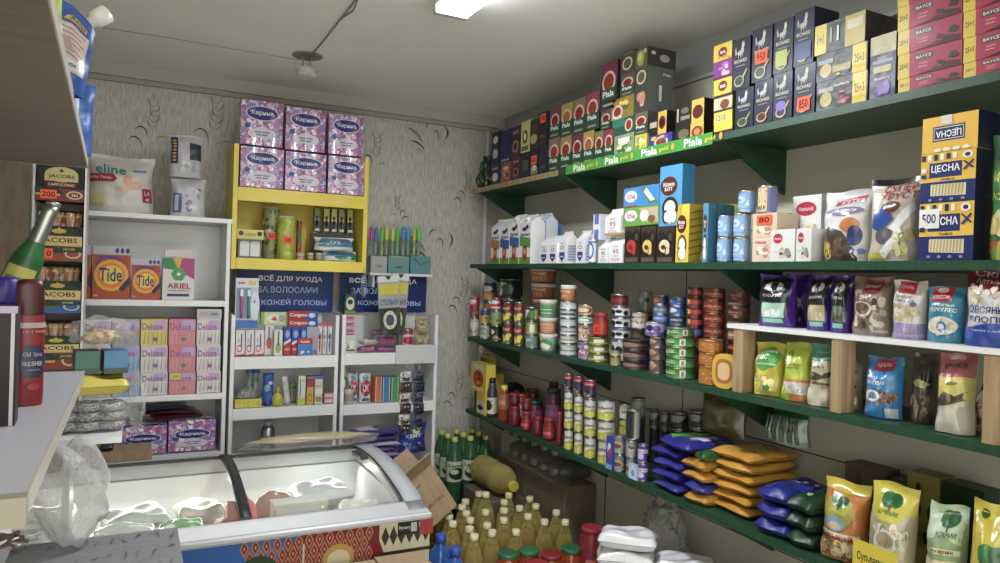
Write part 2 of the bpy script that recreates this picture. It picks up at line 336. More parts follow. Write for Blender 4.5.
def jar(name, r, h, col, lid, D=(), mat='amber', lh=.014, label=None):
    root = empty(name); m = MB(mat); hh = h-lh
    m.lathe([(r*.85,0),(r,.008),(r,hh*.8),(r*.84,hh*.95),(r*.82,hh)], col, 20); body = m.build('glass_body', root)
    q = MB('tin'); q.lathe([(r*.82,.004),(r*.94,.010),(r*.94,hh*.78),(r*.8,hh*.92)], col, 16); q.build('contents', root)
    c = MB('tin'); c.lathe([(r*.86,hh-.002),(r*.9,hh),(r*.9,h-.002),(r*.86,h),(r*.7,h-.001)], lid, 20); c.build('lid', root)
    if label:
        q = MB('tin'); q.lathe([(r*1.01,hh*.15),(r*1.01,hh*.7)], label, 20, capb=False, capt=False)
        q.decals(D, lambda a,b,k: ((r*1.01+k)*math.sin((a-.5)*1.1*PI), -(r*1.01+k)*math.cos((a-.5)*1.1*PI), hh*.15+b*hh*.55), .0008, .0003, 1); q.build('paper_label', body)
    return root
def crumple(m, cx, cy, cz, rx, ry, rz_, col, mat, seed, n=18, amp=.25, flat=0):
    rg = random.Random(seed); A = [(rg.uniform(2,7),rg.uniform(2,7),rg.uniform(0,6.28),rg.uniform(.3,1)) for _ in range(9)]
    def fn(a,b):
        th = a*2*PI; ph = b*PI; d = Vector((math.sin(ph)*math.cos(th), math.sin(ph)*math.sin(th), math.cos(ph)))
        k = 1+amp*sum(w*math.sin(p*d.x*2+q*d.z*2+o+p*d.y) for p,q,o,w in A)/4
        return (cx+rx*d.x*k, cy+ry*d.y*k, cz+rz_*max(d.z,-1 if not flat else -flat)*k)
    m.grid(fn, n, n//2+3, col, mat, flip=True)
# ------------------------------------------------------------------ the room
m = MB('floor'); m.box(-1.7,WX+.1,-1.7,WY+.1,-.1,0,'grey'); struct(m.build('floor'))
m = MB('ceiling'); m.box(-1.7,WX+.1,-1.7,WY+.1,CEIL,CEIL+.1,'white'); struct(m.build('ceiling'))
m = MB('panel'); m.box(WX,WX+.1,-1.7,WY+.1,0,CEIL,'grey')
def seam(y0,y1,z0,z1): m.box(WX-.0012,WX,y0,y1,z0,z1,'1c1c1a','matt')
for z in (1.78,1.12,.80,.42): seam(.2,3.49,z-.0015,z+.0015)
seam(1.195,1.2,.8,1.12); seam(2.45,2.455,0,.8); seam(1.2,1.205,0,.42); seam(2.0,2.003,1.12,1.78)
struct(m.build('wall_right'))
m = MB('matt'); m.box(-1.7,-1.6,-1.7,WY+.1,0,CEIL,'d8d5cc'); struct(m.build('wall_left'))
m = MB('wallpaper'); m.box(-1.6,WX,WY,WY+.1,0,CEIL,'grey')
def stroke(pts, w0, w1, col, k):                # a tapering curved line printed on the wallpaper
    n = 12; out = []
    P0,P1,P2,P3 = [Vector((a,b)) for a,b in pts]; prev = None
    for i in range(n+1):
        t = i/n; p = (1-t)**3*P0+3*(1-t)**2*t*P1+3*(1-t)*t*t*P2+t**3*P3
        d = (3*(1-t)**2*(P1-P0)+6*(1-t)*t*(P2-P1)+3*t*t*(P3-P2)).normalized(); q = Vector((-d.y,d.x))*.8*(w0*abs(math.sin(PI*min(1,t*.98+.01)))**.8+w1*(1-t)*.6)
        cur = (m.V((p.x+q.x,WY-k,p.y+q.y)), m.V((p.x-q.x,WY-k,p.y-q.y)))
        if prev:
            a_, b_, c_ = m.v[prev[0]], m.v[cur[0]], m.v[cur[1]]; q4 = (prev[0],cur[0],cur[1],prev[1])
            m.face(q4 if (b_-a_).cross(c_-a_).y < 0 else q4[::-1], col, False, 'matt')
        prev = cur
def motif(u, v, s, fx=1, kind=0):
    c = P(u,v,y=WY); X = lambda a,b: (c.x+a*s*fx, c.z+b*s)
    k = .0006; dk, md, lt = '48453e','8a877c','a3a094'
    n_ = [0]
    def st(A,w0,w1,col): n_[0] += 1; stroke([X(*p) for p in A],w0,w1,col,k+.00012*n_[0])
    if kind == 0:
        st(((.0,-.10),(.03,-.05),(.03,.02),(.0,.08)),.0012,0,lt)
        for i in range(5):
            y_=-.05+.028*i; xx=.02*math.sin((i+1)*.5)
            st(((xx,y_),(xx+.02,y_+.005),(xx+.03,y_+.02),(xx+.026,y_+.045)),.0045,0,md if i%2 else lt); st(((xx,y_),(xx-.015,y_+.01),(xx-.022,y_+.02),(xx-.018,y_+.045)),.0045,0,lt if i%2 else md)
        st(((-.07,-.07),(-.05,-.035),(-.01,-.05),(-.012,-.11)),.0035,.001,dk); st(((-.10,-.13),(-.08,-.09),(-.045,-.11),(-.035,-.16)),.0035,.001,dk); st(((.03,-.11),(.05,-.09),(.075,-.09),(.085,-.10)),.003,.001,md)
    else:
        st(((-.12,.05),(-.07,.045),(-.03,.01),(.0,-.045)),.011,0,md); st(((-.10,-.04),(-.06,-.025),(-.01,-.05),(.015,-.09)),.006,0,dk)
        st(((.02,.06),(.02,.10),(.05,.12),(.065,.10)),.004,.001,dk); st(((.07,.03),(.09,.08),(.13,.05),(.11,-.03)),.0035,.001,dk); st(((.15,.10),(.19,.07),(.19,.03),(.16,.0)),.006,0,dk)
        st(((-.05,-.10),(-.03,-.07),(-.01,-.09),(-.02,-.11)),.002,.001,md)
for a in ((150,118,.8),(212,118,1.05),(374,148,.75),(423,137,.75,1,1),(466,185,.65),(426,246,.8,1,1),(462,290,.75),(457,385,.75),(399,205,.5,-1)): motif(*a)
struct(m.build('wall_back'))
m = MB('matt'); m.box(-1.6,WX,WY-.035,WY,CEIL-.055,CEIL,'b4b2a8'); m.box(-1.6,WX,WY-.018,WY,CEIL-.075,CEIL-.055,'a6a49a'); struct(m.build('trim_1'))
m = MB('matt'); m.box(WX-.012,WX,-1.6,WY-.04,2.322,2.334,'b4b4b0'); m.box(WX-.006,WX,-1.6,WY-.04,2.335,CEIL,'a0a09a'); struct(m.build('trim_2'))
p0 = P(488,125,y=WY-.03)
m = MB('plastic'); m.tube([(p0.x,WY-.03,.3),(p0.x,WY-.03,CEIL-.08)],.014,'d4d4cc',12); o = m.build('wall_pipe'); tag(o,'thin white vertical pipe running down the wallpapered corner','pipe')
# ceiling fittings
L0 = P(447,14,z=CEIL-.045); t = empty('led_tube_lamp', (.86,1.72,CEIL)); tag(t,'white LED batten lamp glowing on the ceiling','lamp')
m = MB('plastic'); m.box(-.055,.055,-.36,.36,-.03,0,'white'); m.build('lamp_housing', t)
m = MB('ledglow'); m.box(-.05,.05,-.35,.35,-.05,-.03,'white'); m.build('diffuser', t)
for s in (-1,1): m = MB('plastic'); m.box(-.054,.054,s*.36-.01,s*.36+.01,-.053,-.0,'ltgrey'); m.build('end_cap', t)
t = empty('shop_lamp', (.25,-.55,CEIL)); tag(t,'square white ceiling lamp behind the viewer','lamp')
m = MB('plastic'); m.box(-.27,.27,-.52,.52,-.03,0,'white'); m.build('lamp_housing', t)
p = P(307,68,z=CEIL-.05); t = empty('smoke_detector', (p.x,p.y,CEIL)); tag(t,'small white ribbed smoke detector hanging from the ceiling','detector')
m = MB('plastic'); m.lathe([(.055,-.006),(.06,-.003),(.06,0)],'8a867c',20); m.build('ceiling_plate', t)
m = MB('plastic'); m.lathe([(.012,-.088),(.025,-.085),(.038,-.072),(.041,-.058),(.030,-.046),(.010,-.042)],'c8c6bc',20); m.build('sensor_head', t)
m = MB('plastic')
for k in range(12):
    a = k*PI/6; m.tube([(.014*math.cos(a),.014*math.sin(a),-.089),(.039*math.cos(a),.039*math.sin(a),-.074),(.043*math.cos(a),.043*math.sin(a),-.058),(.031*math.cos(a),.031*math.sin(a),-.045)],.0028,'dad8ce',5)
m.build('ribbed_grille', t)
for s in (-.016,.012): m = MB('plastic'); m.tube([(s,0,-.044),(s*1.2,0,-.004)],.0025,'9a988e',6); m.build('hanging_bracket', t)
def cable(pts, r, label, col='8a8880'):
    m = MB('plastic'); q = [P(u,v,z=CEIL-.004) for u,v in pts]; m.tube(q, r, col, 6); tag(m.build('ceiling_cable'), label, 'cable')
cable([(307,60),(322,43),(340,20),(352,5),(360,-6)],.0035,'grey cable on the ceiling leading to the smoke detector')
cable([(338,22),(345,16),(353,11),(357,2),(358,-8)],.0025,'loose thin wire loop beside the detector cable')
cable([(85,25),(170,38),(250,52),(300,60)],.0014,'faint long wire along the ceiling beside the back wall','a8a69c')
# ------------------------------------------------------------------ green wall shelves
SZ = [P(1000,70,x=AX).z, P(735,262,x=AX).z, P(735,392,x=AX).z, P(700,508,x=AX).z]
SHN = ['top','second','third','fourth']
YL = P(470,264,x=AX).y                            # far end of the shelves
for i,z in enumerate(SZ):
    t = empty('wall_shelf', (AX,YL,z)); tag(t, f'long green painted wall shelf, {["highest","second from the ceiling","third from the ceiling","lowest"][i]}', 'shelf')
    m = MB('greenpaint'); m.box(0,WX-AX-.001,.15-YL,0,-.02,0,'green'); m.build('shelf_board', t)
    for yb in (YL-.06, 2.436, 1.572, .75):
        q = MB('greenpaint'); y = yb-YL; a = [(0.012,y,-.02),(WX-AX-.002,y,-.02),(WX-AX-.002,y,-.155)]; b = [(x,y+.012,zz) for x,y,zz in a]
        ia=[q.V(v) for v in a]; ib=[q.V(v) for v in b]; q.face(ia[::-1],'green'); q.face(ib,'green')
        for k in range(3): j=(k+1)%3; q.face((ia[k],ia[j],ib[j],ib[k]),'green')
        q.build('bracket', t)
    if i == 0:
        q = MB('pine'); q.box(-.006,0,P(558,178,x=AX).y-YL,0,-.022,.0,'tan'); q.build('wooden_edge', t)
# price rail printed Piala gold
y0, y1 = P(566,170,x=AX).y, P(713,132,x=AX).y; z0, z1 = P(640,160,x=AX).z, P(640,148,x=AX).z
m = MB('gloss'); Lr = y0-y1; zt = SZ[0]+.012; hr = .036
m.box(0,.0008,-Lr,0,-hr,0,'3f9a34')
D = []
for k in range(4):
    c = .07+k*.26; D += [('t','Piala',c+.05,.5,.1,.72,'f0f0e8'),('t','gold',c+.14,.45,.055,.5,'e0c040'),('e',c+.195,.5,.008,.3,'e8a030')]
m.decals(D, lambda a,b,k: (-k, -a*Lr, -hr+b*hr)); o = m.build('price_rail', None, (AX-.0012,y0,zt-.002)); tag(o,'green shelf edge strip printed with tea brand lettering','price rail')
# ------------------------------------------------------------------ white board on pine posts standing on the third shelf
UB = P(860,336,x=AX).z; t = empty('raised_shelf', (AX,P(727,325,x=AX).y,SZ[2])); tag(t,'white narrow board on pine posts standing on the third green shelf','shelf')
hb = UB-SZ[2]; yb0 = P(727,325,x=AX).y
m = MB('whitelam'); m.box(0,.24,.2-yb0,0,hb-.012,hb,'white'); m.build('shelf_board', t)
for u0,u1 in ((732,741),(830,841),(983,998)):
    a,b = P(u0,370,x=AX).y-yb0, P(u1,370,x=AX).y-yb0
    m = MB('pine'); m.box(0.003,.05,b,a,.0005,hb-.012,'tan'); m.build('post', t)
# ------------------------------------------------------------------ white shop rack by the wallpaper, behind the washing powder
YA = 3.2
def rack(name, u0, u1, vtop, boards, label, mat='whitelam', y=YA, depth=.27, post=.016, foot=0, fasc=.016, back=None, cap=False, zt=None, vref=300):
    um = (u0+u1)/2; x0 = P(u0,vref,y=y).x; x1 = P(u1,vref,y=y).x; ztop = zt or P(um,vtop,y=y).z; W = x1-x0
    t = empty(name, (x0,y,foot)); tag(t, label, 'shelf')
    for a in (0,W-post): m = MB(mat); m.box(a,a+post,0,depth,0,ztop-foot,'white',bev=.001); m.build('side_panel', t)
    zs = []
    for k,(v,h) in enumerate(boards):
        z = P(um,v,y=y).z-foot; zs.append(z+foot); m = MB(mat); m.box(post,W-post,.002,depth-.01,z-.012,z,'white')
        m.box(post,W-post,-.004,.004,z-h,z+.002,'white'); m.build('shelf_board', t)
    m = MB(back or mat); m.box(post,W-post,depth-.008,depth-.002,0,ztop-foot-.002,'white'); m.build('back_panel', t)
    if cap: m = MB(mat); m.box(-.004,W+.004,-.004,depth,ztop-foot,ztop-foot+.018,'white'); m.build('top_board', t)
    return t, x0, x1, zs, ztop
RA = rack('shop_rack', 78, 229, 219, [(300.5,.022),(396,.022),(457,.022)], 'white shop rack carrying washing powder and boxed napkins', cap=True)
RB = rack('shop_rack', 230, 338, 315, [(356.5,.05),(407,.045)], 'low white open rack below the blue sign, next to the napkin rack', vref=370)
RC = rack('shop_rack', 341, 437, 315, [(353,.05),(403,.045)], 'low white open rack below the smaller blue sign, next to the wallpaper', vref=370)
RY = rack('yellow_shelf', 232.5, 368, 150, [(192,.055),(260.5,.045)], 'yellow wall shelf stacked with purple packs of toilet paper', 'yellowlam', y=YA+.02, depth=.25, foot=P(300,271,y=YA+.02).z, post=.02, fasc=.05, vref=205)
# blue signs above the low racks
def sign(u0,u1,v0,v1,y,lines,label):
    a = P(u0,(v0+v1)/2,y=y); b = P(u1,(v0+v1)/2,y=y); zt = P((u0+u1)/2,v0,y=y).z; zb = P((u0+u1)/2,v1,y=y).z; W=b.x-a.x; H=zt-zb
    m = MB('gloss'); m.box(-W/2,W/2,-.003,0,0,H,'15306e'); m.decals(lines, lambda s,t,k:((s-.5)*W,-.003-k,t*H))
    o = m.build('sign_board', None, ((a.x+b.x)/2,y,zb)); tag(o,label,'sign')
sign(236,333,269,312,YA+.235,[('r',.3,0,1,1,'183a80'),('t','ВСЁ ДЛЯ УХОДА',.55,.78,.66,.17,'f4f4f4'),('t','ЗА ВОЛОСАМИ',.52,.52,.62,.15,'a8c8f0'),('t','И КОЖЕЙ ГОЛОВЫ',.55,.24,.76,.15,'a8c8f0')],'wide dark blue sign with white Cyrillic lettering under the yellow shelf')
sign(340,426,272,312,YA+.235,[('t','ВСЁ ДЛЯ УХОДА',.49,.78,.78,.17,'f4f4f4'),('t','ЗА ВОЛОСАМИ',.45,.52,.66,.15,'a8c8f0'),('t','И КОЖЕЙ ГОЛОВЫ',.52,.24,.82,.15,'a8c8f0')],'narrower dark blue sign half hidden by hanging insole cards')
# ------------------------------------------------------------------ tall boards of the till counter, close by on the left
e1 = P(83,371,z=1.375)
m = MB('counterlam'); t = empty('counter_shelf', (e1.x,e1.y,0)); tag(t,'pale sloping-looking counter board with shampoo bottles on it','counter')
m.box(-.75,0,-.93,0,1.357,1.375,'white'); m.build('counter_top', t)
m = MB('creamlam'); m.box(0,.003,-.93,0,1.353,1.376,'white'); m.build('edge_strip', t)
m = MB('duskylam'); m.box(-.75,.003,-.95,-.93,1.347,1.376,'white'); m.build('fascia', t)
m = MB('creamlam'); m.box(-.40,-.385,-.9,-.02,0,1.357,'white'); m.build('side_panel', t)
q = P(88,168,z=1.60+.235); a = P(50,0,z=1.60+.235)
t = empty('wall_cabinet_shelf', (q.x,q.y,q.z)); tag(t,'brown overhead shelf with pale edges holding liquid detergent pouches','shelf')
dx = (a.x-q.x)/(q.y-a.y)
m = MB('brownlam')
def slab(m, z0, z1, x1off, col, x0=-.9, L=1.35):
    A=[(x0,0),(x1off,0),(x1off+dx*L,-L),(x0+dx*L,-L)]; lo=[m.V((x,y,z0)) for x,y in A]; hi=[m.V((x,y,z1)) for x,y in A]
    m.face(lo[::-1][::1],col); m.face(hi,col)
    for k in range(4): j=(k+1)%4; m.face((lo[k],lo[j],hi[j],hi[k]),col)
slab(m,.0,.018,-.002,'brown'); m.build('shelf_board', t)
m = MB('creamlam'); slab(m,-.0005,.019,0,'cream',x0=-.002); m.build('edge_strip', t)
m = MB('creamlam'); m.box(-.9,-.0,0,.002,-.0005,.019,'cream'); m.build('end_strip', t)
POUCHZ = q.z+.019; POUCHX = q.x; POUCHY = q.y
# ------------------------------------------------------------------ goods on the green shelves
QR = -PI/2                                       # turned to face the aisle
def shrink(w): return w-.0015 if w > .02 else w*.95
def box_at(u0,u1,vt,zb,x):
    um=(u0+u1)/2; a=P(u0,vt,x=x).y; b=P(u1,vt,x=x).y; h=P(um,vt,x=x).z-zb; return (a+b)/2, shrink(a-b), h-.0008
def can_at(u0,u1,vt,zb,x):
    A=P(u0,vt,x=1.0); B=P(u1,vt,x=1.0); a0=math.atan2(A.x,A.y); a1=math.atan2(B.x,B.y); am=(a0+a1)/2; s=math.sin((a1-a0)/2)
    r = x*s/(math.sin(am)-s); yc=(x+r)/math.tan(am); r=shrink(r*2)/2; zt=P((u0+u1)/2,vt,x=x+r*.3).z; return yc, r, zt-zb-.0008, x+r
def fin(o, x, y, z, rz, label, cat, group, price=None, w=0, h=0, d=0, tilt=None):
    put(o, (x,y,z), rz, tilt); tag(o, label, cat, group)
    if price: pricetag(o, price, w, h, d)
    return o
def pricetag(o, txt, w, h, d, cx=0, cz=.5, sx=.62, sz=None, col='tag'):
    m = MB('card'); a = w*sx/2; b = (sz or min(.018,h*.2)); z=cz*h
    if o.type == 'EMPTY': k=.004
    else: k=.0022
    m.box(-a+cx*w,a+cx*w,-d/2-k-.0006,-d/2-k,z-b,z+b,col)
    m.decals([('t',txt,.5,.5,.7,.62,'2a1410')], lambda s,t,kk:(cx*w+(s-.5)*2*a,-d/2-k-.0006-kk,z-b+t*2*b)); m.build('price_tag', o)
def BX(u0,u1,vt,zb,col,D,label,name='tea_box',cat='box',group='tea boxes on the highest green shelf',x=AX+.006,d=.07,price=None,side=(),scol=None,rz=0,mat='gloss',tcol=None,top=None,pz=.6):
    y,w,h = box_at(u0,u1,vt,zb,x); h = max(h,.01)
    o = carton(name,w,d,h,col,D,side,scol or col,mat,tcol=tcol)
    fin(o,x+d/2,y,zb,QR+rz,label,cat,group)
    if price: pricetag(o,price,w,h,d,cz=pz)
    return zb+h+.0008
def KN(u0,u1,vt,zb,col,D,label,name='food_tin',cat='tin',group='tins on the third green shelf',x=AX+.006,rz=0,price=None,**kw):
    y,r,h,xc = can_at(u0,u1,vt,zb,x); h=max(h,.012)
    o = can(name,r,h,col,D,**kw); fin(o,xc,y,zb,QR+R(18)+rz,label,cat,group)
    if price: pricetag(o,price,2*r,h,2*r+.003,sx=.5,sz=h*.28)
    return zb+h+.0008
def TB(u0,u1,vt,zb,col,D,label,name='food_tub',cat='tub',group='tubs on the third green shelf',x=AX+.006,tp=.86,lid='white',**kw):
    y,r,h,xc = can_at(u0,u1,vt,zb,x); o = tub(name,r*tp*.97,r*.97,h,col,D,lid,lh=min(.012,h*.2),**kw); fin(o,xc,y,zb,QR+R(18),label,cat,group); return zb+h+.0008
z1 = SZ[0]+.0006
def piala(topc='8a7040', cup='8a3020', base='3a4636'):
    return [('r',0,.5,1,1,topc),('r',0,0,1,.5,base),('e',.5,.58,.40,.24,'d8b8a8'),('e',.5,.58,.31,.18,cup),('r',.06,.2,.94,.44,'24503a'),('t','Piala',.5,.33,.66,.13,'e8e8dc'),('r',.2,.07,.8,.12,'8a9a80')]
PC = [('7a6a50','8a3020'),('9a8048','8a3020'),('6a3a48','7a2418'),('a89040','a06028'),('847048','7a2418'),('8c3c50','8a3020'),('a89a50','8a3020'),('b0a040','c0702a')]
# far end, beside the wallpapered corner
zb=z1
r0=BX(491,500,163,zb,'navy',[('e',.5,.35,.3,.2,'c8c8c0'),('r',.2,.7,.8,.8,'8a8a90')],'slim navy tea box with a pale round mark, lower one beside the green plastic bunch')
BX(492,500,132,r0,'char',[('e',.5,.3,.3,.16,'b8b0c8'),('e',.5,.75,.3,.12,'c8c8d0')],'slim charcoal tea box with two pale marks, standing on another at the corner end')
r0=BX(501,511,162,zb,'copper',[('r',.1,.2,.9,.5,'9a6a4a'),('e',.5,.7,.3,.1,'d8b090'),('n',.1,.1,.9,.6,[ '5a2c1c','c89a6a'],8,.16)],'small copper coloured tea box under the tall navy one')
BX(501,511,130,r0,'navy',[('r',.1,.04,.9,.1,'8a92b8'),('r',.35,.3,.65,.9,'202c60')],'tall plain navy tea box on top of the copper one')
r0=BX(511.5,521,157,zb,'plum',[('e',.5,.35,.32,.2,'8a6a50'),('e',.5,.35,.2,.12,'2a1420'),('r',.2,.75,.8,.85,'9a6a8a')],'plum tea box with gold ring, bottom layer near the corner')
BX(511.5,521,126,r0,'plum',[('e',.5,.35,.32,.2,'a08040'),('e',.5,.35,.2,.12,'301828'),('r',.2,.75,.8,.85,'9a6a8a')],'plum tea box with gold ring, standing on its twin near the corner')
r0=BX(521.5,530,152,zb,'coal',[('r',.2,.3,.8,.7,'4a5a40')],'dark green tea box under the pale yellow one',group=None)
BX(521.5,530,121,r0,'c8c070',[('e',.5,.5,.3,.22,'3a4020'),('r',.1,.05,.9,.2,'5a6a30'),('e',.5,.5,.15,.12,'e8e0a0')],'pale yellow tea box with dark emblem on the highest shelf',group=None)
r0=BX(530.5,539,149,zb,'coal',[('r',.1,.06,.9,.3,'8a7a6a'),('e',.5,.3,.3,.12,'c8b8a0')],'black tea box with an orange price sticker, lower layer beside the yellow box',price='600')
BX(530.5,539,119,r0,'3a3428',[('e',.45,.35,.4,.16,'b0a848'),('e',.55,.7,.25,.14,'6a3828')],'dark tea box printed with yellow fruit, above the stickered black box')
r0=BX(539.5,548,146,zb,'char',[('r',.2,.2,.8,.3,'4a4a50')],'black tea box at the end of the wooden shelf edge, lower layer')
BX(539.5,548,112,r0,'char',[('r',.1,.05,.9,.25,'3a2a2a'),('t','BAL',.5,.3,.7,.08,'a05a40')],'tall black tea box bearing an orange price sticker, next to the round cup designs',price='900',pz=.82)
# round-cup tea boxes, two layers
tops=[]
for i,(u0,u1,vt) in enumerate(((549,560,138),(560.5,572,136),(572.5,583,134),(583.5,594.5,131),(595,604,131),(604.5,614,129))):
    tc,cup = PC[i]; tops.append(BX(u0,u1,vt,z1,'3a4636',piala(tc,cup),f'cup-printed tea box in the bottom layer, {NTH[i]} from the wooden shelf edge')) 
for i,(u0,u1,vt) in enumerate(((550,561,108),(561.5,573,103),(573.5,586,98),(586.5,600,92))):
    tc,cup = PC[(i+2)%8]; BX(u0,u1,vt,tops[min(i,3)] if i<3 else max(tops[2:4]),'3a4636',piala(tc,cup),f'cup-printed tea box in the upper layer, {NTH[i]} from the wooden shelf edge',side=[('r',0,0,1,1,'24302a'),('r',.1,.7,.9,.8,'b0b4b0')])
zc=max(tops[4:6])
k=BX(601,611.5,110,zc,'coal',piala('5a5048','7a2418'),'cup-printed tea box carrying the tall box near the ceiling',side=[('r',0,0,1,1,'20302a')])
BX(601.5,618,62,k,'3c3036',[('r',0,.6,1,1,'7a3050'),*piala('7a3050','8a3020')[2:]],'tall tea box with pink top reaching up to the ceiling shadow',side=[('r',0,0,1,1,'2a2a2c')])
k=BX(614.5,634,134,z1,'8a9a70',[('n',0,0,1,1,['d8e0c8','5a8a40','c8d8a8','40602a'],16,.16),('r',.2,.6,.8,.85,'e0e0d0')],'small tea box with white blossom print at shelf level')
k=BX(612.5,634,118,k,'2a5a4a',[('r',0,.5,.6,1,'2f7a66'),('e',.78,.5,.18,.4,'d8b8a8'),('e',.78,.5,.12,.3,'8a3020')],'teal tea box between blossom box and pear box')
k=BX(611.5,634,97,k,'8a7a38',[('n',0,.3,1,1,['c8b040','a07a28','e0c860','5a6a28'],12,.2),('e',.3,.35,.24,.34,'d8b8a8'),('e',.3,.35,.16,.24,'8a3020'),('t','Piala',.3,.12,.4,.16,'e8e8dc')],'tea box printed with yellow pears, in the pile nearest the ceiling',name='tea_box')
k=BX(621,635,73,k,'4a463a',piala('5a5244','7a2418','4a463a'),'grey-brown cup tea box in the tall pile, second from its top')
BX(621,635,51,k,'4a463a',[('e',.5,.45,.36,.3,'d8b8a8'),('e',.5,.45,.27,.22,'4a5a40'),('r',.1,.85,.9,.95,'6a6450')],'grey-brown cup tea box topping the tall pile')
k=BX(635,647,134,z1,'c8b848',[('n',0,0,1,1,['e0d060','a8b040','f0e8a0','7a8a30'],8,.22)],'small pear-yellow tea box at shelf level')
k=BX(634.8,648,112,k,'4a4a3e',piala('6a6048','7a2418','4a4a3e'),'cup tea box right under the tall grey carton')
k2=BX(635.5,648,67,k,'46463c',[('e',.5,.78,.38,.16,'d8b8a8'),('e',.5,.78,.28,.12,'4a5a40'),('n',.1,.05,.9,.5,['c08070','8a9a50','d8a898'],7,.2)],'tall grey tea carton with fruit print under the top one',d=.11,side=[('r',0,0,1,1,'5c605c'),('r',.45,.25,.55,.6,'d8d8d0'),('t','Piala',.75,.85,.3,.06,'e0e0d8')])
BX(635.5,648,48,k2,'5a5a34',[('e',.45,.5,.3,.42,'9aa040'),('e',.4,.6,.18,.25,'c8c860'),('e',.8,.8,.12,.12,'c8c0a0')],'tea carton with green pear print, highest on the shelf',d=.12,side=[('r',0,0,1,1,'3c3a36'),('e',.6,.5,.18,.2,'a0a08a'),('e',.2,.7,.08,.1,'c8c8b8')])
k=BX(648.8,672,134,z1,'3a3a8a',[('e',.55,.4,.3,.44,'d8b8a8'),('e',.55,.4,.22,.34,'8a3020'),('n',0,.5,1,1,['c8b040','5a5aa0'],7,.13)],'violet-blue tea box lying at shelf level')
BX(649.5,667,112,k,'28241e',[('r',.52,0,1,1,'d8a838'),('e',.76,.5,.2,.3,'6a2a1a'),('r',.06,.35,.46,.6,'b0a890'),('e',.76,.5,.12,.18,'301008')],'black and yellow coffee carton on the violet-blue box',side=[('r',0,0,1,1,'1a1816')])
k=BX(675.5,704,124,z1,'28241e',[('r',.55,0,1,1,'d8b040'),('e',.78,.45,.2,.34,'8a3a1a'),('e',.3,.5,.2,.3,'6a6250'),('e',.78,.45,.1,.2,'c88040')],'black and yellow coffee carton, lower of the pair beside the yellow pile',side=[('r',0,0,1,1,'141210')])
BX(676,704.5,101,k,'28241e',[('r',.58,0,1,1,'d8b040'),('e',.79,.45,.18,.3,'5a1c10'),('r',.06,.2,.12,.8,'b0a890'),('r',.2,.25,.52,.42,'8a8270'),('e',.35,.65,.14,.14,'6a6250')],'black and yellow coffee carton, upper of the pair beside the yellow pile',side=[('r',0,0,1,1,'141210')])
# pile of small yellow and purple packets
k=z1
for i,(vt,c,D) in enumerate(((123,'e0c020',[('r',0,0,1,.3,'2a2418')]),(111,'e8c828',[('t','1210',.4,.5,.5,.5,'4060c0')]),(97,'e8c0a0',[('e',.6,.5,.25,.35,'7a3a20'),('r',0,0,1,.15,'3a2a20')]),(78,'e0c028',[('e',.5,.6,.24,.28,'7a2418'),('r',0,0,1,.15,'3a2a20'),('t','tess',.5,.6,.3,.2,'f0e8d0')]),(60,'8a2c8a',[('n',.2,.1,1,.9,['c070c0','e8b8e0'],8,.16),('r',0,0,1,.1,'3a2a20')]),(43,'e0c028',[('e',.5,.5,.24,.28,'7a2418'),('t','tess',.5,.5,.3,.2,'f0e8d0'),('n',0,0,1,.3,['c89020'],5,.1)]))):
    k=BX(714,732.5,vt,k,c,D,f'small {["yellow","yellow, hand-numbered","peach","lemon","purple","golden"][i]} tea packet, {ORD[i] if i<5 else "topmost"} in the pile before the lion boxes',name='tea_packet',group='pile of small tea packets',side=[('r',0,0,1,1,'5a5a20')])
# navy boxes with a silver lion
def lion(acc='c8a85a', spoon='2a1410', band=None):
    D=[('r',0,.0,1,.05,'10142a'),('e',.42,.72,.13,.05,'b8b8b0'),('e',.56,.76,.09,.07,'b8b8b0'),('e',.6,.85,.07,.045,'c8c8c0'),('p',[(.54,.88),(.57,.95),(.61,.9),(.65,.95),(.68,.87)],'d8c890'),
       ('r',.34,.62,.38,.71,'b0b0a8'),('r',.48,.62,.52,.71,'b0b0a8'),('r',.58,.64,.61,.73,'b0b0a8'),('p',[(.2,.68),(.16,.8),(.22,.86),(.24,.8),(.3,.72)],'a8a8a0'),('t','RICHARD',.5,.56,.7,.07,'d0c8a8'),
       ('r',.25,.45,.75,.47,'8a8a98'),('p',[(.55,.2),(.85,.38),(.9,.36),(.62,.16)],acc),('e',.45,.16,.28,.11,acc),('e',.45,.17,.22,.085,spoon)]
    if band: D.append(band)
    return D
kt=[]
LB=[('second shade of green tea leaf','3a4a28','9aa060',None),('dark red leaf','4a1a14','c8a070',None),('violet blossom','3a2a50','c8b080',('e',.45,.3,.28,.1,'7a68c0')),('orange sticker','2a2c1c','b8a870',None)]
for i,(u0,u1,vt) in enumerate(((736,754,88),(755,773.5,80),(774,793,72),(795,816,64))):
    kt.append(BX(u0,u1,vt,z1,'141a38',lion(LB[i][2],LB[i][1],LB[i][3]),f'navy lion tea box with {LB[i][0]}, bottom layer','tea_box',group='navy lion tea boxes',price='850' if i==3 else None,pz=.22,side=[('r',0,0,1,1,'12162c')],d=.08))
for i,(u0,u1,vt) in enumerate(((733,751,38),(753,773,27),(774.5,794,19),(795,815,9))):
    BX(u0,u1,vt,max(kt[i],kt[min(3,i)]),'141a38',lion('b0a878','3a3a28',[None,None,('r',.15,.12,.75,.42,'a8b050'),('r',.1,.1,.9,.4,'3a4a7a')][i]),f'navy lion tea box in the upper layer, {["next to the yellow pile","with orange sticker","with a green label band","with bluish label, tallest"][i]}','tea_box',group='navy lion tea boxes',price='950' if i==1 else None,pz=.45,side=[('r',0,0,1,1,'161a30'),('r',.2,.6,.8,.63,'5a6080')],d=.09)
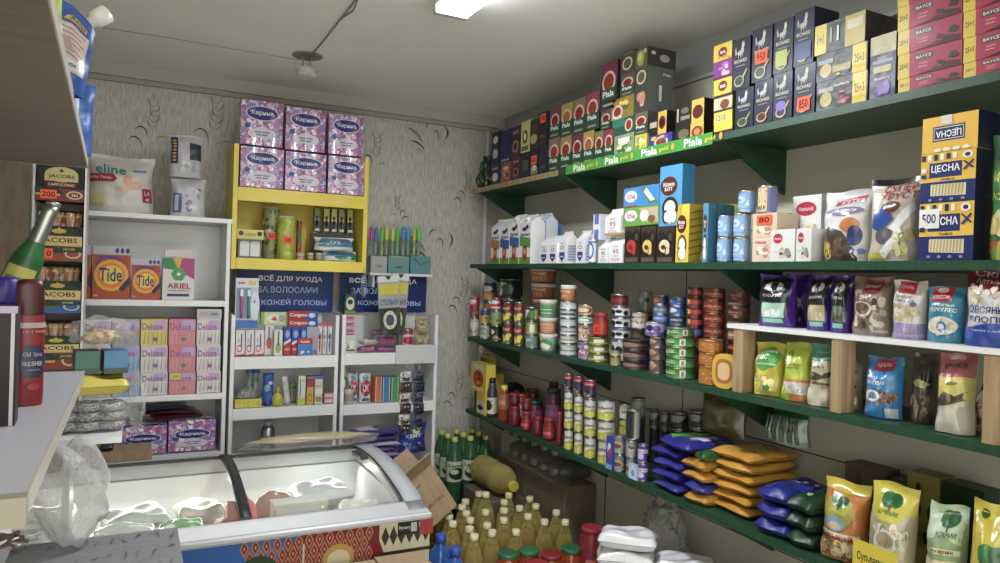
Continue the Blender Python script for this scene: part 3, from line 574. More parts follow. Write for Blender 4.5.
# shrink-wrapped black tea multipacks
def multi(ystrip, extra):
    a,b = ystrip; return [('r',a,0,b,1,'d8c020'),('t','25+3',(a+b)/2,.5,(b-a)*.7,.3,'8a6a10'),('e',.2,.35,.12,.25,'b8a860'),('r',.05,.6,.35,.75,'8a8a80')]+extra
k=BX(817,868,76,z1,'26282a',multi((.72,.98),[('n',.35,.05,.72,.6,['a83040','c85a60','3a3a3a'],10,.06),('t','raspberry',.52,.75,.3,.12,'d0d0c8')]),'film-wrapped black tea multipack with raspberries, bottom of three',mat='wrap',group='film-wrapped multipacks',d=.13,side=[('r',0,0,1,1,'2a2c2e')])
k=BX(817,868,48,k,'26282a',multi((.72,.98),[('n',.32,.05,.72,.5,['3058b0','d8c040','4a70c8'],10,.06),('r',.34,.2,.7,.45,'a89848')]),'film-wrapped black tea multipack with blue and gold label, middle of three',mat='wrap',group='film-wrapped multipacks',d=.13,side=[('r',0,0,1,1,'2a2c2e')])
BX(815.5,866,18,k,'26282a',[('r',0,0,.24,1,'d8c020'),('t','1+1',.12,.5,.12,.3,'5a4a10'),('r',.62,0,1,1,'b8a040'),('r',.66,.55,.96,.85,'c8c0a0'),('r',.32,.3,.36,.8,'b0a070'),('r',.46,.3,.5,.8,'d8d8d0')],'film-wrapped black tea multipack with yellow ends, top of three',mat='wrap',group='film-wrapped multipacks',d=.16,side=[('r',0,0,1,1,'2a2a2a')])
BX(871,897,34,z1,'3a3e58',[('r',0,.7,1,1,'b0a878'),('r',.1,.55,.9,.6,'8a8ea8'),('r',.15,.4,.85,.5,'b8a860'),('t','Blueberry',.5,.3,.6,.06,'c8c8d8'),('n',.1,.02,.9,.24,['5a3a90','3a2a60','7a5ab0'],10,.14),('t','TESS',.5,.62,.4,.06,'d0d0e0')],'upright slate blue tea carton with blueberries beside the pink packs',mat='wrap',group=None,d=.09)
BX(884,899,17,z1,'1a1a1c',[('r',.1,.6,.9,.7,'3a3a3c')],'plain black box standing behind the slate blue carton',x=AX+.16,group=None,d=.08)
for c,(u0,u1,vv) in enumerate(((898.5,963,(72,47,22,-3,-28)),(964,1034,(55,29,2,-24,-50)))):
    k=z1
    for i,vt in enumerate(vv):
        D=[('r',0,0,.19,1,'d8c030'),('t',['25+1','25+3'][i%2],.095,.5,.13,.22,'3a3020'),('r',.19,0,1,1,'a8304c'),('r',.28,.62,.56,.84,'3c3c44'),('t','BAYCE',.42,.73,.24,.13,'e0e0e0'),('t','CLASSIC',.42,.45,.14,.07,'e8b0c0'),('r',.34,.3,.48,.33,'e8b0c0'),
           ('p',[(.5,.1),(.62,.2),(.7,.14),(.8,.3),(.98,.2),(.98,.02),(.3,.02)],'4a1c24'),('n',.55,.12,.95,.45,['2a3a2a','3a2a28','5a3040'],7,.05),('p',[(.8,.4),(.84,.6),(.9,.62),(.96,.45),(.9,.36)],'30302c')]
        k=BX(u0,u1,vt,k,'a8304c',D,f'pink and yellow tea carton, {ORD[i]} layer of the {["first","second"][c]} pink column',name='tea_carton',group='pink tea cartons',d=.13,side=[('r',0,0,1,1,'7a2438')])
# dark green plastic bunch at the far end of the highest shelf
p=P(481,172,x=AX+.06); m=MB('film'); crumple(m,0,0,.05,.045,.045,.055,'1c4028','film',5,22,.5); crumple(m,.0,.02,.10,.03,.03,.05,'245030','film',8,16,.6)
for i in range(7):
    a=i*.9; m.tube([(.03*math.cos(a),.03*math.sin(a),.08),(.05*math.cos(a),.05*math.sin(a),.04),(.045*math.cos(a+.3),.045*math.sin(a+.3),.005)],[.012,.014,.006],'1a3a22',6,'film')
tag(put(m.build('plastic_bunch'),(p.x+.0,YL-.02-.03,z1+.004)),'crumpled dark green plastic bunch at the corner end of the highest shelf','plastic bag')
# ------------------------------------------------------------------ second shelf
z2 = SZ[1]+.0006; G2='cartons on the second green shelf'
def GB(u0,u1,vt,zb,label,D,col='e8e8ea',side=(),cap=None,top=None,x=AX+.006,d=None,gh=.03,name='milk_carton',group='milk cartons'):
    y,w,h=box_at(u0,u1,vt,zb,x); o=gable(name,w,d or w,h,col,D,side,min(gh,h*.25),cap,top); fin(o,x+(d or w)/2,y,zb,QR,label,'carton',group); return zb+h+.0008
def milk(c1,c2='3a8a3a'):
    return [('r',0,0,1,.16,'6a9a3a'),('p',[(0,.45),(1,.38),(1,.62),(0,.68)],c1),('r',.3,.08,.7,.44,'a03828'),('e',.5,.3,.14,.08,'d89a6a'),('t','Зенченко',.5,.72,.85,.08,'2a3a70'),('e',.45,.85,.2,.05,'2a2a2a'),('e',.7,.9,.12,.05,'2a2a2a')]
for i,(u0,u1,c) in enumerate(((492,500.5,'b87848'),(501,510,'2f5ca8'),(510.5,520,'3464b0'),(520.5,531.5,'5a9a40'))):
    GB(u0,u1,[219,218,214,214][i],z2,['milk carton with brown band, at the corner end','milk carton with blue band, beside the brown-banded one','capped milk carton with blue band, in the middle of its row','capped milk carton with green band, last of the four'][i],milk(c),cap='white' if i>1 else None,d=.07,group='tall milk cartons')
GB(533,546.5,213,z2,'tall pale blue milk carton with a cow print and white cap',[('r',0,.55,1,1,'8fb0e0'),('r',0,0,1,.2,'5a8ad0'),('e',.4,.35,.25,.12,'1c2a6a'),('e',.6,.25,.2,.1,'f0f0f0'),('e',.6,.15,.15,.05,'2a3a8a'),('r',.1,.2,.4,.26,'e8c838'),('t','Молоко',.5,.7,.7,.1,'e8f0ff')],'d8e0ec',cap='white',d=.06,x=AX+.085)
BX(543,552.5,224,z2,'4a8ae0',[('p',[(0,.5),(.5,.75),(1,.5),(1,.6),(.5,.85),(0,.6)],'6aa8f0'),('t','МИР',.5,.6,.6,.12,'e0f0ff')],'bright blue carton peeping over the small white milk packs',name='milk_carton',x=AX+.145,cat='carton',group=None,d=.05)
def shield(c='2a3a90'): return [('p',[(.18,.5),(.82,.5),(.82,.28),(.5,.06),(.18,.28)],c),('r',.3,.28,.7,.33,'d8dcf0'),('e',.5,.7,.22,.09,'6a7a6a'),('e',.5,.7,.15,.06,'d8e0d8'),('r',.35,.86,.65,.9,'9aa0c0')]
for i,(u0,u1,vt) in enumerate(((540,548.5,236),(549,557.5,235),(558.5,567,231),(576.5,585,230))):
    GB(u0,u1,vt,z2,f'small white milk pack with a blue shield, {NTH[i]} from the tall cartons',shield(),side=[('r',.1,.1,.9,.8,'c8ccd8'),*[('r',.15,.15+.12*j,.85,.19+.12*j,'7a88b8') for j in range(6)]],d=.06,x=AX+.004 if i<2 else AX+.012,group='small white milk packs with a blue shield')
KN(589,598,238,z2,'e0e4ec',[('e',.5,.5,.22,.4,'3a5ab0'),('e',.5,.5,.14,.28,'c8d8f0'),('r',.1,.85,.9,.95,'5a78c0')],'white condensed milk tin with blue oval beside the milk packs',group=None)
def pct(): return [('t','95',.5,.62,.42,.24,'b05a40'),('t','ЛЕТ',.5,.38,.4,.07,'b05a40'),('r',.2,.1,.8,.28,'d8c8c8'),('r',.3,.86,.7,.9,'7a88b8')]
k=GB(598.8,608.5,239,z2,'white red-numbered milk pack at shelf level, beside the blue oval tin',pct(),d=.06,group='white red-numbered milk packs')
k2=GB(609,623.5,235,z2,'white red-numbered milk pack at shelf level, next to the black jars',pct(),side=[('r',0,0,1,1,'c8ccd8'),*[('r',.15,.15+.12*j,.85,.19+.12*j,'8a92b0') for j in range(6)]],d=.06,group='white red-numbered milk packs')
GB(605.5,621,208,k2+.001,'white red-numbered milk pack with tan band, lying on top',pct()+[('r',0,0,1,.12,'c89058')],side=[('r',0,0,1,.1,'c89058'),('r',.15,.3,.85,.8,'c0c4d0')],d=.06,group='white red-numbered milk packs')
BX(593.5,600.5,214,k,'dfe2ee',[('r',.2,0,.8,1,'5a78c0'),('r',.1,.4,.9,.6,'e8e8f0')],'slim white and blue milk pack standing above the blue oval tin',name='milk_pack',cat='carton',group=None,d=.05,x=AX+.02)
ks=[]
for i,(u0,u1,c) in enumerate(((625,640.5,'c03028'),(641,656.5,'d8c060'),(657,675,'d8d0a0'))):
    ks.append(BX(u0,u1,226,z2,'221c18',[('p',[(0,.8),(.25,.9),(.5,.8),(.75,.9),(1,.8),(1,1),(0,1)],'3a362e'),('e',.45,.45,.3,.18,c),('n',.15,.2,.8,.6,[c,'5a3020'],9,.12),('r',.1,.02,.9,.14,'5a5048'),('e',.8,.7,.12,.1,'4a4438')],f'black dried fruit pack with {["red berries","yellow fruit","pale nuts"][i]} at shelf level',name='snack_pack',cat='pack',group='black dried fruit packs',mat='film',d=.05))
k=max(ks)
k=BX(623.5,660,206,k,'6aa040',[('e',.22,.55,.18,.3,'e8e0e0'),('t','Алтын',.22,.55,.24,.3,'a02850'),('p',[(.45,.9),(.95,.9),(.98,.1),(.7,.1)],'b8a890'),('e',.6,.5,.12,.3,'e8e0c8'),('e',.8,.3,.1,.2,'7a5a3a')],'green wafer cake carton on the black fruit packs',name='wafer_carton',cat='carton',group=None,d=.06)
BX(624,659.5,186,k,'3a8ac8',[('e',.22,.55,.18,.3,'e8e0e0'),('t','Алтын',.22,.55,.24,.3,'a02850'),('p',[(.5,.9),(.6,.95),(.98,.1),(.75,.1)],'5a7a3a'),('p',[(.58,.7),(.66,.9),(.9,.25),(.78,.2)],'e0d8c0'),('r',.05,.02,.4,.1,'b05a40')],'blue wafer cake carton on top of the green one',name='wafer_carton',cat='carton',group=None,d=.06)
def kok(c,b): return [('e',.42,.66,.38,.16,'5a2c24'),('t','Коко',.42,.69,.5,.07,'f0e8e0'),('t','БОТ',.42,.61,.36,.06,'f0e8e0'),('e',.5,.3,.36,.18,b),('e',.5,.3,.25,.12,'e8e0d0'),('n',.15,.05,.9,.25,['e8e0d0',b],7,.14)]
BX(660.5,683,165,ks[2],'4a9ac8',kok('4a9ac8','3a2a24'),'tall light blue coconut biscuit pack standing on the black fruit packs',name='biscuit_pack',cat='pack',group=None,d=.05,side=[('r',0,0,1,1,'2f7aa8')])
BX(677,690,204,z2,'d8c030',kok('d8c030','7a4a28'),'yellow coconut biscuit pack with crinkled side',name='biscuit_pack',cat='pack',group=None,d=.085,side=[('r',0,0,1,1,'b8a028'),*[('p',[(0,.1+j*.12),(.5,.16+j*.12),(1,.1+j*.12),(1,.13+j*.12),(.5,.19+j*.12),(0,.13+j*.12)],'8a7a18') for j in range(7)],('r',.55,.05,.95,.18,'e8e8e0')])
BX(703.5,709,203,z2,'4a90b0',kok('4a90b0','3a2a24'),'teal biscuit pack beside the light blue tins',name='biscuit_pack',cat='pack',group=None,d=.1,side=[('r',0,0,1,1,'3a7a98'),('r',.3,0,.34,1,'2a5a74'),('r',.62,0,.66,1,'2a5a74'),('r',.5,.05,.95,.16,'e8e8e0')])
BX(722,739,204,z2,'8a8a30',[('n',0,0,1,1,['a8a040','6a6a20','c8b850'],14,.12)],'olive yellow box behind the light blue tins',name='snack_box',x=AX+.11,group=None,d=.05)
tl=[('r',.0,.1,1,.13,'5a90c8'),('e',.35,.6,.2,.22,'b8d8f4'),('t','6',.62,.4,.1,.3,'e8f0f8'),('r',.1,.25,.4,.3,'e8f0f8'),('t','NAN',.35,.6,.2,.12,'3a6ab0')]
k=KN(717.5,733,237,z2,'8ab4e0',tl,'light blue milk powder tin, lower one next to the teal pack',group='light blue milk powder tins')
KN(718.5,733.5,215,k,'8ab4e0',tl,'light blue milk powder tin, upper one next to the teal pack',group='light blue milk powder tins')
k=KN(733.8,751.5,237,z2,'8ab4e0',tl,'light blue milk powder tin at shelf level beside the cream boxes',group='light blue milk powder tins')
k=KN(734,752,213,k,'8ab4e0',tl,'light blue milk powder tin in the middle, beside the price sticker',group='light blue milk powder tins')
KN(739,757,190,k,'8ab4e0',tl,'light blue milk powder tin, topmost, beside the purple tin',group='light blue milk powder tins')
k=BX(752.6,774,237,z2,'d8c0b0',[('n',.1,.1,.9,.7,['b88a70','e8d8c8','c8a890'],8,.16),('t','Каша',.4,.8,.5,.12,'b03838')],'cream porridge box at shelf level under the priced one',name='cereal_box',group='cream porridge boxes',d=.07)
k=BX(753,777.5,213,k,'d8c0a0',[('n',.1,.05,.9,.5,['b88a60','e8d8c0','c8a880'],8,.16)],'cream porridge box carrying an orange price sticker',name='cereal_box',group='cream porridge boxes',d=.08,price='80',pz=.72)
KN(758.5,778,185,k,'6a70b0',[('r',.2,0,.6,1,'d8c098'),('n',.2,.05,.6,.95,['c85030','e8c040','e8e0d0','3a2a20'],10,.12),('r',.7,0,1,1,'7a80c0')],'purple cocoa tin with a bright yellow picture, topmost beside the bracket',group=None)
BX(779,789,213,z2,'7a4a40',[('r',.1,.3,.9,.7,'c0a090')],'small brown box in shadow behind the white cartons',x=AX+.12,name='snack_box',group=None,d=.06)
nt=[('e',.3,.72,.2,.16,'b8283c'),('t','Нежный',.3,.72,.28,.08,'f0e0e0'),('n',.3,.05,.9,.5,['8a8a80','5a4a40','c8c8c0','b0a898'],9,.12),('r',.1,.3,.4,.32,'b0b4b8')]
k=BX(771,795.5,229,z2,'d8d8d6',nt,'white marshmallow box with red oval, at shelf level',name='sweets_box',group='white marshmallow boxes',d=.17)
k2=BX(796.5,812,228,z2,'d8d8d6',nt,'white marshmallow box partly hidden by the cereal bag',name='sweets_box',group='white marshmallow boxes',d=.17)
BX(793,822,195,max(k,k2),'e0e0de',[('e',.48,.62,.36,.2,'b8283c'),('t','Нежный',.48,.62,.5,.12,'f0e0e0'),('n',.1,.02,.9,.25,['b0b0a0','d8d0a0'],6,.1)],'white marshmallow box on top of the other two',name='sweets_box',group='white marshmallow boxes',d=.08,x=AX+.09)
def BG(u0,u1,vt,zb,col,D,label,name='food_bag',cat='bag',group=None,x=AX+.01,d=.06,rz=0,seed=1,tilt=0,price=None,**kw):
    y,w,h=box_at(u0,u1,vt,zb,x); w=w*.99; rz=rz or .22; x+=.016; y+=.014; o=bag(name,w,d,h/math.cos(tilt),col,D,seed=seed,**kw)
    e=empty('t') if False else None
    fin(o,x+d/2+(h*math.sin(tilt)*.0),y,zb+abs(math.sin(tilt))*0,QR+rz,label,cat,group)
    if tilt: o.rotation_euler=(0,0,QR+rz); o.rotation_euler.rotate_axis('X', -tilt)
    if price: pricetag(o,price,w,h,d*.9,sx=.7)
    return o
BG(819,864,187,z2,'d8d8da',[('p',[(.3,.78),(.85,.84),(.9,.92),(.3,.86)],'c83048'),('t','Хрутка',.58,.84,.55,.09,'f0e8f0'),('e',.5,.7,.4,.06,'8a7aa8'),('t','шарики',.5,.7,.5,.05,'e8e8f0'),('e',.65,.5,.2,.1,'c87a40'),('e',.75,.35,.15,.14,'2a3a70'),('p',[(0,.35),(.2,.5),(.5,.42),(.8,.1),(.8,0),(0,0)],'4a4038'),('n',0,.02,.3,.35,['e0c838','c8a828'],9,.09),('n',.28,.02,.62,.35,['6a4a34','3a2a20','8a6a4a'],9,.09),('n',.62,.02,.95,.2,['5a90c8','e8e8f0','2a3a80'],6,.07)],'white chocolate cereal balls bag with corn puffs at its foot',seed=3,d=.075)
BG(866,915,174,z2,'c8c0b0',[('r',0,.93,1,1,'1c1c24'),('t','СУПЕР',.6,.88,.6,.09,'a02838'),('t','ХРУСТ',.6,.78,.7,.09,'a02838'),('e',.5,.65,.2,.07,'6a3a2a'),('p',[(.15,.6),(.45,.68),(.55,.5),(.3,.35),(.1,.4)],'2a50a0'),('p',[(.45,.4),(.9,.7),(.95,.6),(.6,.3)],'e8e8e8'),('e',.4,.3,.2,.1,'5a5a60'),('p',[(.3,.1),(.7,.4),(.75,.3),(.4,.02)],'f0f0f0'),('n',.5,.02,.98,.4,['b8b050','8a9a40','d8d0a0'],12,.08),('r',.05,.03,.4,.1,'d0c830')],'bag of cocoa rings with a sporting animal picture, tilted to one side',seed=4,d=.07)
BG(892,920,184,z2,'2a6a68',[('r',.1,.75,.9,.82,'e0e0d8'),('t','ЯРМАРКА',.5,.78,.7,.05,'2a6a68'),('n',0,0,1,.4,['7a2a20','4a5a30','a04030'],16,.14),('e',.5,.55,.3,.1,'c87060')],'dark teal frozen berry bag standing behind the tilted bag',x=AX+.12,seed=5,d=.05)
def cesna(price=False):
    D=[('r',0,.0,1,.42,'22306a'),('r',0,.42,1,1,'e8b828'),('r',.16,.5,.76,.8,'22306a'),('t','ЦЕСНА',.46,.67,.52,.17,'f0f0f0'),('t','Жайма',.5,.46,.26,.06,'3a2a10'),('r',0,.42,1,.425,'e8e0c0'),('p',[(.2,.14),(.84,.12),(.84,.36),(.2,.37)],'e0d8b0'),
       *[('p',[(.22+i*.06,.14),(.25+i*.06,.14),(.27+i*.06,.36),(.235+i*.06,.36)],'b8a878') for i in range(10)],
       *[('r',.02+.115*i,.85,.09+.115*i,.97,'f0ead0' if i%2 else '2a2a50') for i in range(6)],('e',.86,.9,.09,.07,'f0ead0'),('e',.86,.9,.05,.04,'22306a'),('p',[(.78,.62),(.95,.8),(.98,.78),(.82,.6)],'22306a'),('p',[(.95,.62),(.78,.78),(.8,.8),(.98,.64)],'22306a'),
       *[('e',.2+.2*i,.06,.035,.025,'8a90b8') for i in range(4)],('r',.02,.5,.12,.58,'22306a'),('r',.02,.62,.12,.7,'f0ead0')]
    return D
G='navy and yellow pasta boxes'
sd=[('r',0,0,1,1,'14182c'),('r',.3,.1,.7,.12,'3a3e5a')]
k=BX(920,975,202,z2,'22306a',cesna(),'navy and yellow noodle box at shelf level, with a hand-written price card',name='noodle_box',cat='box',group=G,d=.085,side=sd)
o=bpy.context.scene.objects; nb=[q for q in COL.objects if q.name.startswith('noodle_box')][-1]
m=MB('card'); yy,ww,hh=box_at(920,975,202,z2,AX+.006)
m.box(-.5*ww,-.12*ww,-.0445,-.0438,hh*.56,hh*.9,'e8e8e4'); m.decals([('t','500',.5,.5,.7,.5,'2a3a8a')],lambda s,t,kk:(-.5*ww+s*.38*ww,-.0446-kk,hh*(.56+.34*t))); m.build('price_card',nb)
k=BX(921.5,977,151,k,'22306a',cesna(),'navy and yellow noodle box in the middle of the pile of three',name='noodle_box',cat='box',group=G,d=.085,side=sd)
BX(923,979,114,k,'e8b828',[('r',.2,.3,.78,.72,'22306a'),('r',.22,.34,.76,.68,'e8e0c0'),('r',.23,.36,.75,.66,'22306a'),('t','ЦЕСНА',.49,.51,-.46,-.22,'f0f0f0'),('r',.34,.75,.55,1,'d8d8c8'),*[('e',.3+.17*i,-.0+.06,.07,.05,'f0ead0') for i in range(4)]],'upside-down yellow noodle box on top of the pile',name='noodle_box',cat='box',group=G,d=.085,side=sd)
BG(988,1024,129,z2,'2a6a44',[('r',.0,.35,1,.8,'4a8a4a'),('t','ИЗ',.35,.66,.35,.09,'d0e040'),('t','АСТЫҚ',.5,.5,.8,.07,'c8e050'),('e',.5,.3,.35,.12,'e0d8a0'),('e',.2,.28,.2,.08,'c8b060'),('r',.1,.08,.9,.15,'b03028'),('e',.5,.9,.3,.05,'e0e8e0'),('n',0,0,1,.1,['b0b030','6a8a30'],8,.1)],'green foil noodle bag beside the navy boxes',seed=6,d=.07,x=AX+.005)
# ------------------------------------------------------------------ third shelf: tins and tubs
z3 = SZ[2]+.0006
XB = AX+.085                                     # second row, behind the first
def stack(fn,u0,u1,vs,cols,Ds,what,where,**kw):
    k=z3 if 'zb' not in kw else kw.pop('zb'); n=len(vs)
    for i,v in enumerate(vs):
        lv = 'only' if n==1 else 'top' if i==n-1 else 'bottom' if i==0 else NTH[i]+' from bottom'
        d = Ds[i%len(Ds)]; w_ = what[i%len(what)] if isinstance(what,(list,tuple)) else what
        k=fn(u0,u1,v,k,cols[i%len(cols)],d,(f'{w_}, {where}' if n==1 else f'{w_}, {lv}, {where}'),**kw)
    return k
veg=lambda c1,c2,t='Bonduelle':[('r',0,.55,1,.95,'b8bcb8'),('t',t,.5,.75,.6,.18,'2a4a30'),('n',0,.02,1,.5,[c1,c2],12,.12)]
sau=[('r',0,.62,1,1,'b82830'),('e',.5,.8,.3,.14,'e8d8d8'),('n',0,.05,1,.5,['c8a060','8a4a28','3a5a30'],10,.14)]
stack(KN,470,480,(318,297),('c8c0b0','a82830'),([('r',0,.5,1,.8,'d8d8d0'),('n',0,0,1,.5,['b08050','d8d0c0'],8,.15)],sau),'slim red and white tin','at the very corner end',x=AX+.015,group='corner tins')
stack(KN,480.5,490.5,(324.5,309),('9aa89a','c8a058'),(veg('7a9a7a','c8d0c0'),[('r',0,.6,1,1,'3a4a78'),('n',0,0,1,.6,['d88a30','e8c050','5a7a30'],9,.14)]),['grey-green tin','orange and navy tin'],'in the column after the corner tins',group='corner tins')
stack(KN,484,497,(322,303,282),('3a3a38','c8883a','3a4a6a'),([],[('n',0,0,1,.7,['d88a30','5a7a30'],8,.14)],[('r',0,.1,1,.5,'c8883a'),('e',.5,.7,.3,.16,'d8d8e0'),('n',0,.1,1,.5,['d8a040','4a6a30'],8,.1)]),'tall vegetable tin','in the back row at the corner',x=XB,group='corner tins')
stack(KN,491.2,502.5,(325.5,311,298),('20241e','88a850','a82430'),([('e',.4,.6,.22,.2,'d8d8d0'),('n',.3,0,1,.35,['b0a040'],5,.12)],[('r',0,.6,1,.9,'7a98a8'),('n',0,.0,1,.5,['b8c840','4a7a30'],9,.14)],[('e',.5,.7,.34,.2,'e0e0d8'),('r',.1,.1,.9,.3,'e0c8c0')]),['black tin with white emblem','green olive tin','red-topped tin'],'in the third column from the corner',group='corner tins')
pea=[('r',0,.55,1,.9,'8a2430'),('t','Дядя',.5,.72,.5,.18,'e0c8b8'),('n',0,.0,1,.5,['d8c838','a8b030','e8d860'],14,.13)]
stack(KN,503.2,514,(323,302),('5a5a24',),(pea,),'sweetcorn tin with plum label','in the fourth column from the corner',group='sweetcorn tins',lid='dkgrey')
stack(KN,514.6,525,(324,302),('5a5a24',),(pea,),'sweetcorn tin with plum label','in the fifth column from the corner',group='sweetcorn tins',lid='dkgrey')
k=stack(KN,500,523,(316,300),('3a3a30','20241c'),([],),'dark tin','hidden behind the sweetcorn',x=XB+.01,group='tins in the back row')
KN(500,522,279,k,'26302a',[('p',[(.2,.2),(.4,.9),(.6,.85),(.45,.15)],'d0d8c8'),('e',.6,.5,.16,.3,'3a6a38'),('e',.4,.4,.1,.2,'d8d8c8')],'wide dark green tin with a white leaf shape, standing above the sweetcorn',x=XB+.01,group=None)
olive=[('p',[(.1,.1),(.3,.9),(.6,.85),(.4,.1)],'d8e0d0'),('e',.7,.5,.2,.3,'3a7a3a'),('r',.8,.1,1,.9,'c8c060')]
stack(KN,525.8,538.5,(335.5,322,307),('7a9a8a','8aa838','2a4a2a'),([('e',.4,.5,.3,.3,'b8ccb8'),('e',.6,.4,.2,.2,'5a8a78')],[('r',.6,.1,.8,.9,'e0e0d8'),('n',0,.1,.6,.9,['b8c840','6a8a28'],7,.15)],olive),['sage green tin','lime green tin','dark green tin with white leaf'],'between the sweetcorn and the tubs',group='green tins')
tlab=lambda a,b,c:[('r',.1,.15,.9,.85,a),('e',.5,.5,.34,.3,b),('t','Доширак',.5,.62,.5,.14,c)]
stack(TB,539.5,558,(334.5,318,300),('a8c8a8','d89878','8fb890'),([('e',.5,.5,.36,.4,'4a9a50'),('p',[(.2,.3),(.5,.6),(.8,.4),(.7,.1)],'e8e8e0'),('r',.15,.8,.5,.95,'e8c838')],[('r',.1,.2,.9,.8,'e0a888'),('r',.2,.3,.8,.36,'c06848'),('r',.2,.5,.8,.56,'c06848')],[('r',.1,.1,.9,.85,'5a9868'),('r',.15,.25,.85,.3,'d8e8d8'),('r',.15,.5,.85,.55,'d8e8d8')]),['green noodle tub','salmon coloured noodle tub','pale green noodle tub'],'in the first tub column',group='white lidded tubs',x=AX+.004)
k=stack(TB,532,556,(332,316,299.5),('6a5a48',),([],),'shadowed brown tub','behind the first tub column',x=XB+.015,group='tubs in the back row',lid='tan')
ndl=[('r',.06,.12,.94,.9,'c87840'),('n',.1,.15,.9,.6,['e0c090','7a3a20','c8a050','5a7a38'],16,.1),('t','Бигбон',.45,.76,.6,.16,'f0e0c8')]
k=TB(531,557,283.5,k,'b8683a',ndl,'wide orange noodle bowl, lower of the two big ones on high',x=XB+.015,group='orange noodle bowls')
TB(530,557.5,267,k,'b8683a',ndl,'wide orange noodle bowl, topmost under the second shelf',x=XB+.015,group='orange noodle bowls')
wt=[('r',0,.35,1,.5,'6a8a7a'),('e',.25,.6,.18,.3,'5a6a6a')]
k=stack(KN,560,577.5,(344,335.5,327,318.5,310,301.5),('c4ccd0','c8d0d4'),(wt,[('r',.1,.3,.9,.6,'9aa830')],wt,[('r',.1,.2,.9,.5,'d0d4d8')],[('r',.2,.3,.9,.65,'3a6a48')],[('e',.3,.5,.2,.3,'8a98a0')]),'flat white fish tin','in the column under the small orange bowl',group='flat white fish tins')
TB(560.5,577,285,k,'c07838',ndl,'smaller orange noodle bowl on the flat white fish tins',group='orange noodle bowls',x=AX+.012)
stack(KN,578.3,594,(342,324.5,316,304.5),('8a80a8','b8a090','d8dcd8','c8a880'),([('n',0,0,1,1,['e0e0e8','5a4a8a','c84850'],14,.14)],[('n',0,0,1,1,['7a3038','c8c040','e8d8c0'],12,.14)],[('e',.5,.5,.4,.35,'4a8a58'),('e',.5,.5,.3,.24,'e0e8e0')],[('e',.5,.5,.38,.4,'7a4a28'),('e',.5,.5,.28,.28,'d8c0a0')]),['violet patterned tin','plum and yellow tin','white tin with a green oval','tan meat tin with brown oval'],'in the column before the red jar',group='mixed tins before the red jar')
k=stack(KN,588,609.5,(354,346,337.5),('6a7a2a','7a8a34'),([('r',.55,.15,.8,.85,'d8d8d0'),('r',0,.1,1,.3,'b0a850')],),'flat olive green pate tin','under the red priced jar',group='flat olive tins',rim='b8b060',x=AX+.004)
y_,r_,h_,x_=can_at(594,609,313,k,AX+.012); o=jar('sauce_jar',r_,h_,'8a2018','a02820',mat='tin',label='b03020'); fin(o,x_,y_,k,QR+.4,'red sauce jar with a red lid and bright price sticker on flat green tins','jar',None); pricetag(o,'1160',2*r_,h_,2*r_+.004,sx=.48,sz=.017,cz=.33,col='e83020')
stack(KN,610.5,621.5,(356.5,351),('9a9860','a8a878'),([],),'tiny flat khaki tin','lying before the condensed milk',group='tiny khaki tins',rim='a8a070',x=AX+.004)
cow=[('e',.25,.55,.12,.32,'1c1c1c'),('e',.42,.5,.08,.36,'1c1c1c'),('e',.6,.62,.1,.2,'1c1c1c'),('e',.8,.45,.08,.3,'1c1c1c'),('r',0,.0,1,.12,'2a4a90')]
k=stack(KN,611.5,631,(341,329.5,318,307),('dcdcd8',),(cow,),'white tin with black cow patches','in the column topped by dark red',x=AX+.045,group='cow patched condensed milk tins')
KN(611,629,294,k,'5a1c18',[('r',0,.3,1,.7,'7a2a20')],'dark red tin on top of the cow patched tins',x=AX+.045,group=None)
k=stack(KN,622.5,649.5,(361,350.5,340),('3a2622','40302a'),([('r',0,.4,1,.6,'7a5048'),('e',.5,.5,.2,.3,'8a6a60')],),'wide dark brown tin','in the low pile before the cow tins',group='wide dark brown tins',x=AX+.002,rim='6a6460',lid='5a5450')
k=stack(KN,631.5,648,(329,),('6a6058',),([],),'plain tin',' beneath the cream tin'.strip(),x=AX+.11,group=None)
KN(632,648.5,312,k,'d0c8bc',[('n',.1,.1,.9,.9,['a08068','e8e0d8','7a5a48','c89a70'],14,.12),('t','Гречка',.5,.75,.5,.15,'5a3a28')],'cream porridge tin raised behind the dark brown tins',x=AX+.10,group=None)
bn=[('e',.4,.5,.22,.35,'b89a80'),('n',.1,.1,.9,.8,['8a5a40','c8b098','5a3428'],10,.13)]
k=stack(KN,650,665.5,(358,347,337),('6a4a3c',),(bn,),'brown bean tin','under the violet and white tin',group='brown bean tins',x=AX+.02)
KN(645.5,665,322,k,'d8d0e0',[('e',.3,.6,.12,.3,'6a4aa0'),('e',.5,.6,.1,.3,'2a2a50'),('e',.7,.55,.12,.3,'6a4aa0'),('r',0,0,1,.25,'7a5aa0')],'violet and white cow tin on the brown bean tins',group=None,x=AX+.02)
stack(KN,639,653,(330,311,292),('8a8a80','8a9a90','a0b0a4'),([],[('r',.3,.2,1,.8,'a83028')],[('e',.4,.6,.14,.2,'e0e0d8'),('e',.7,.6,.1,.16,'3a4a40')]),['plain grey tin','grey tin with a red patch','pale green and grey tin'],'in the far row behind bean tins',x=AX+.175,group='tins in the far back row')
fsh=lambda c:[('r',0,.2,1,.75,c),('t','Сайра',.5,.5,.5,.3,'d8e0f0')]
stack(KN,653.5,669.5,(332,323,314,304.5,295),('2a4a8a','3a68b0','4a78c0','5a6a80','2a3a60'),(fsh('3460b0'),fsh('4a78c8'),fsh('5a8ad0'),[('r',0,.3,1,.6,'7a98b0')],[('e',.4,.5,.24,.4,'c06030'),('r',.1,.4,.3,.6,'d8a080')]),'blue fish tin','in the column with the orange emblem on top',x=AX+.085,group='blue fish tins')
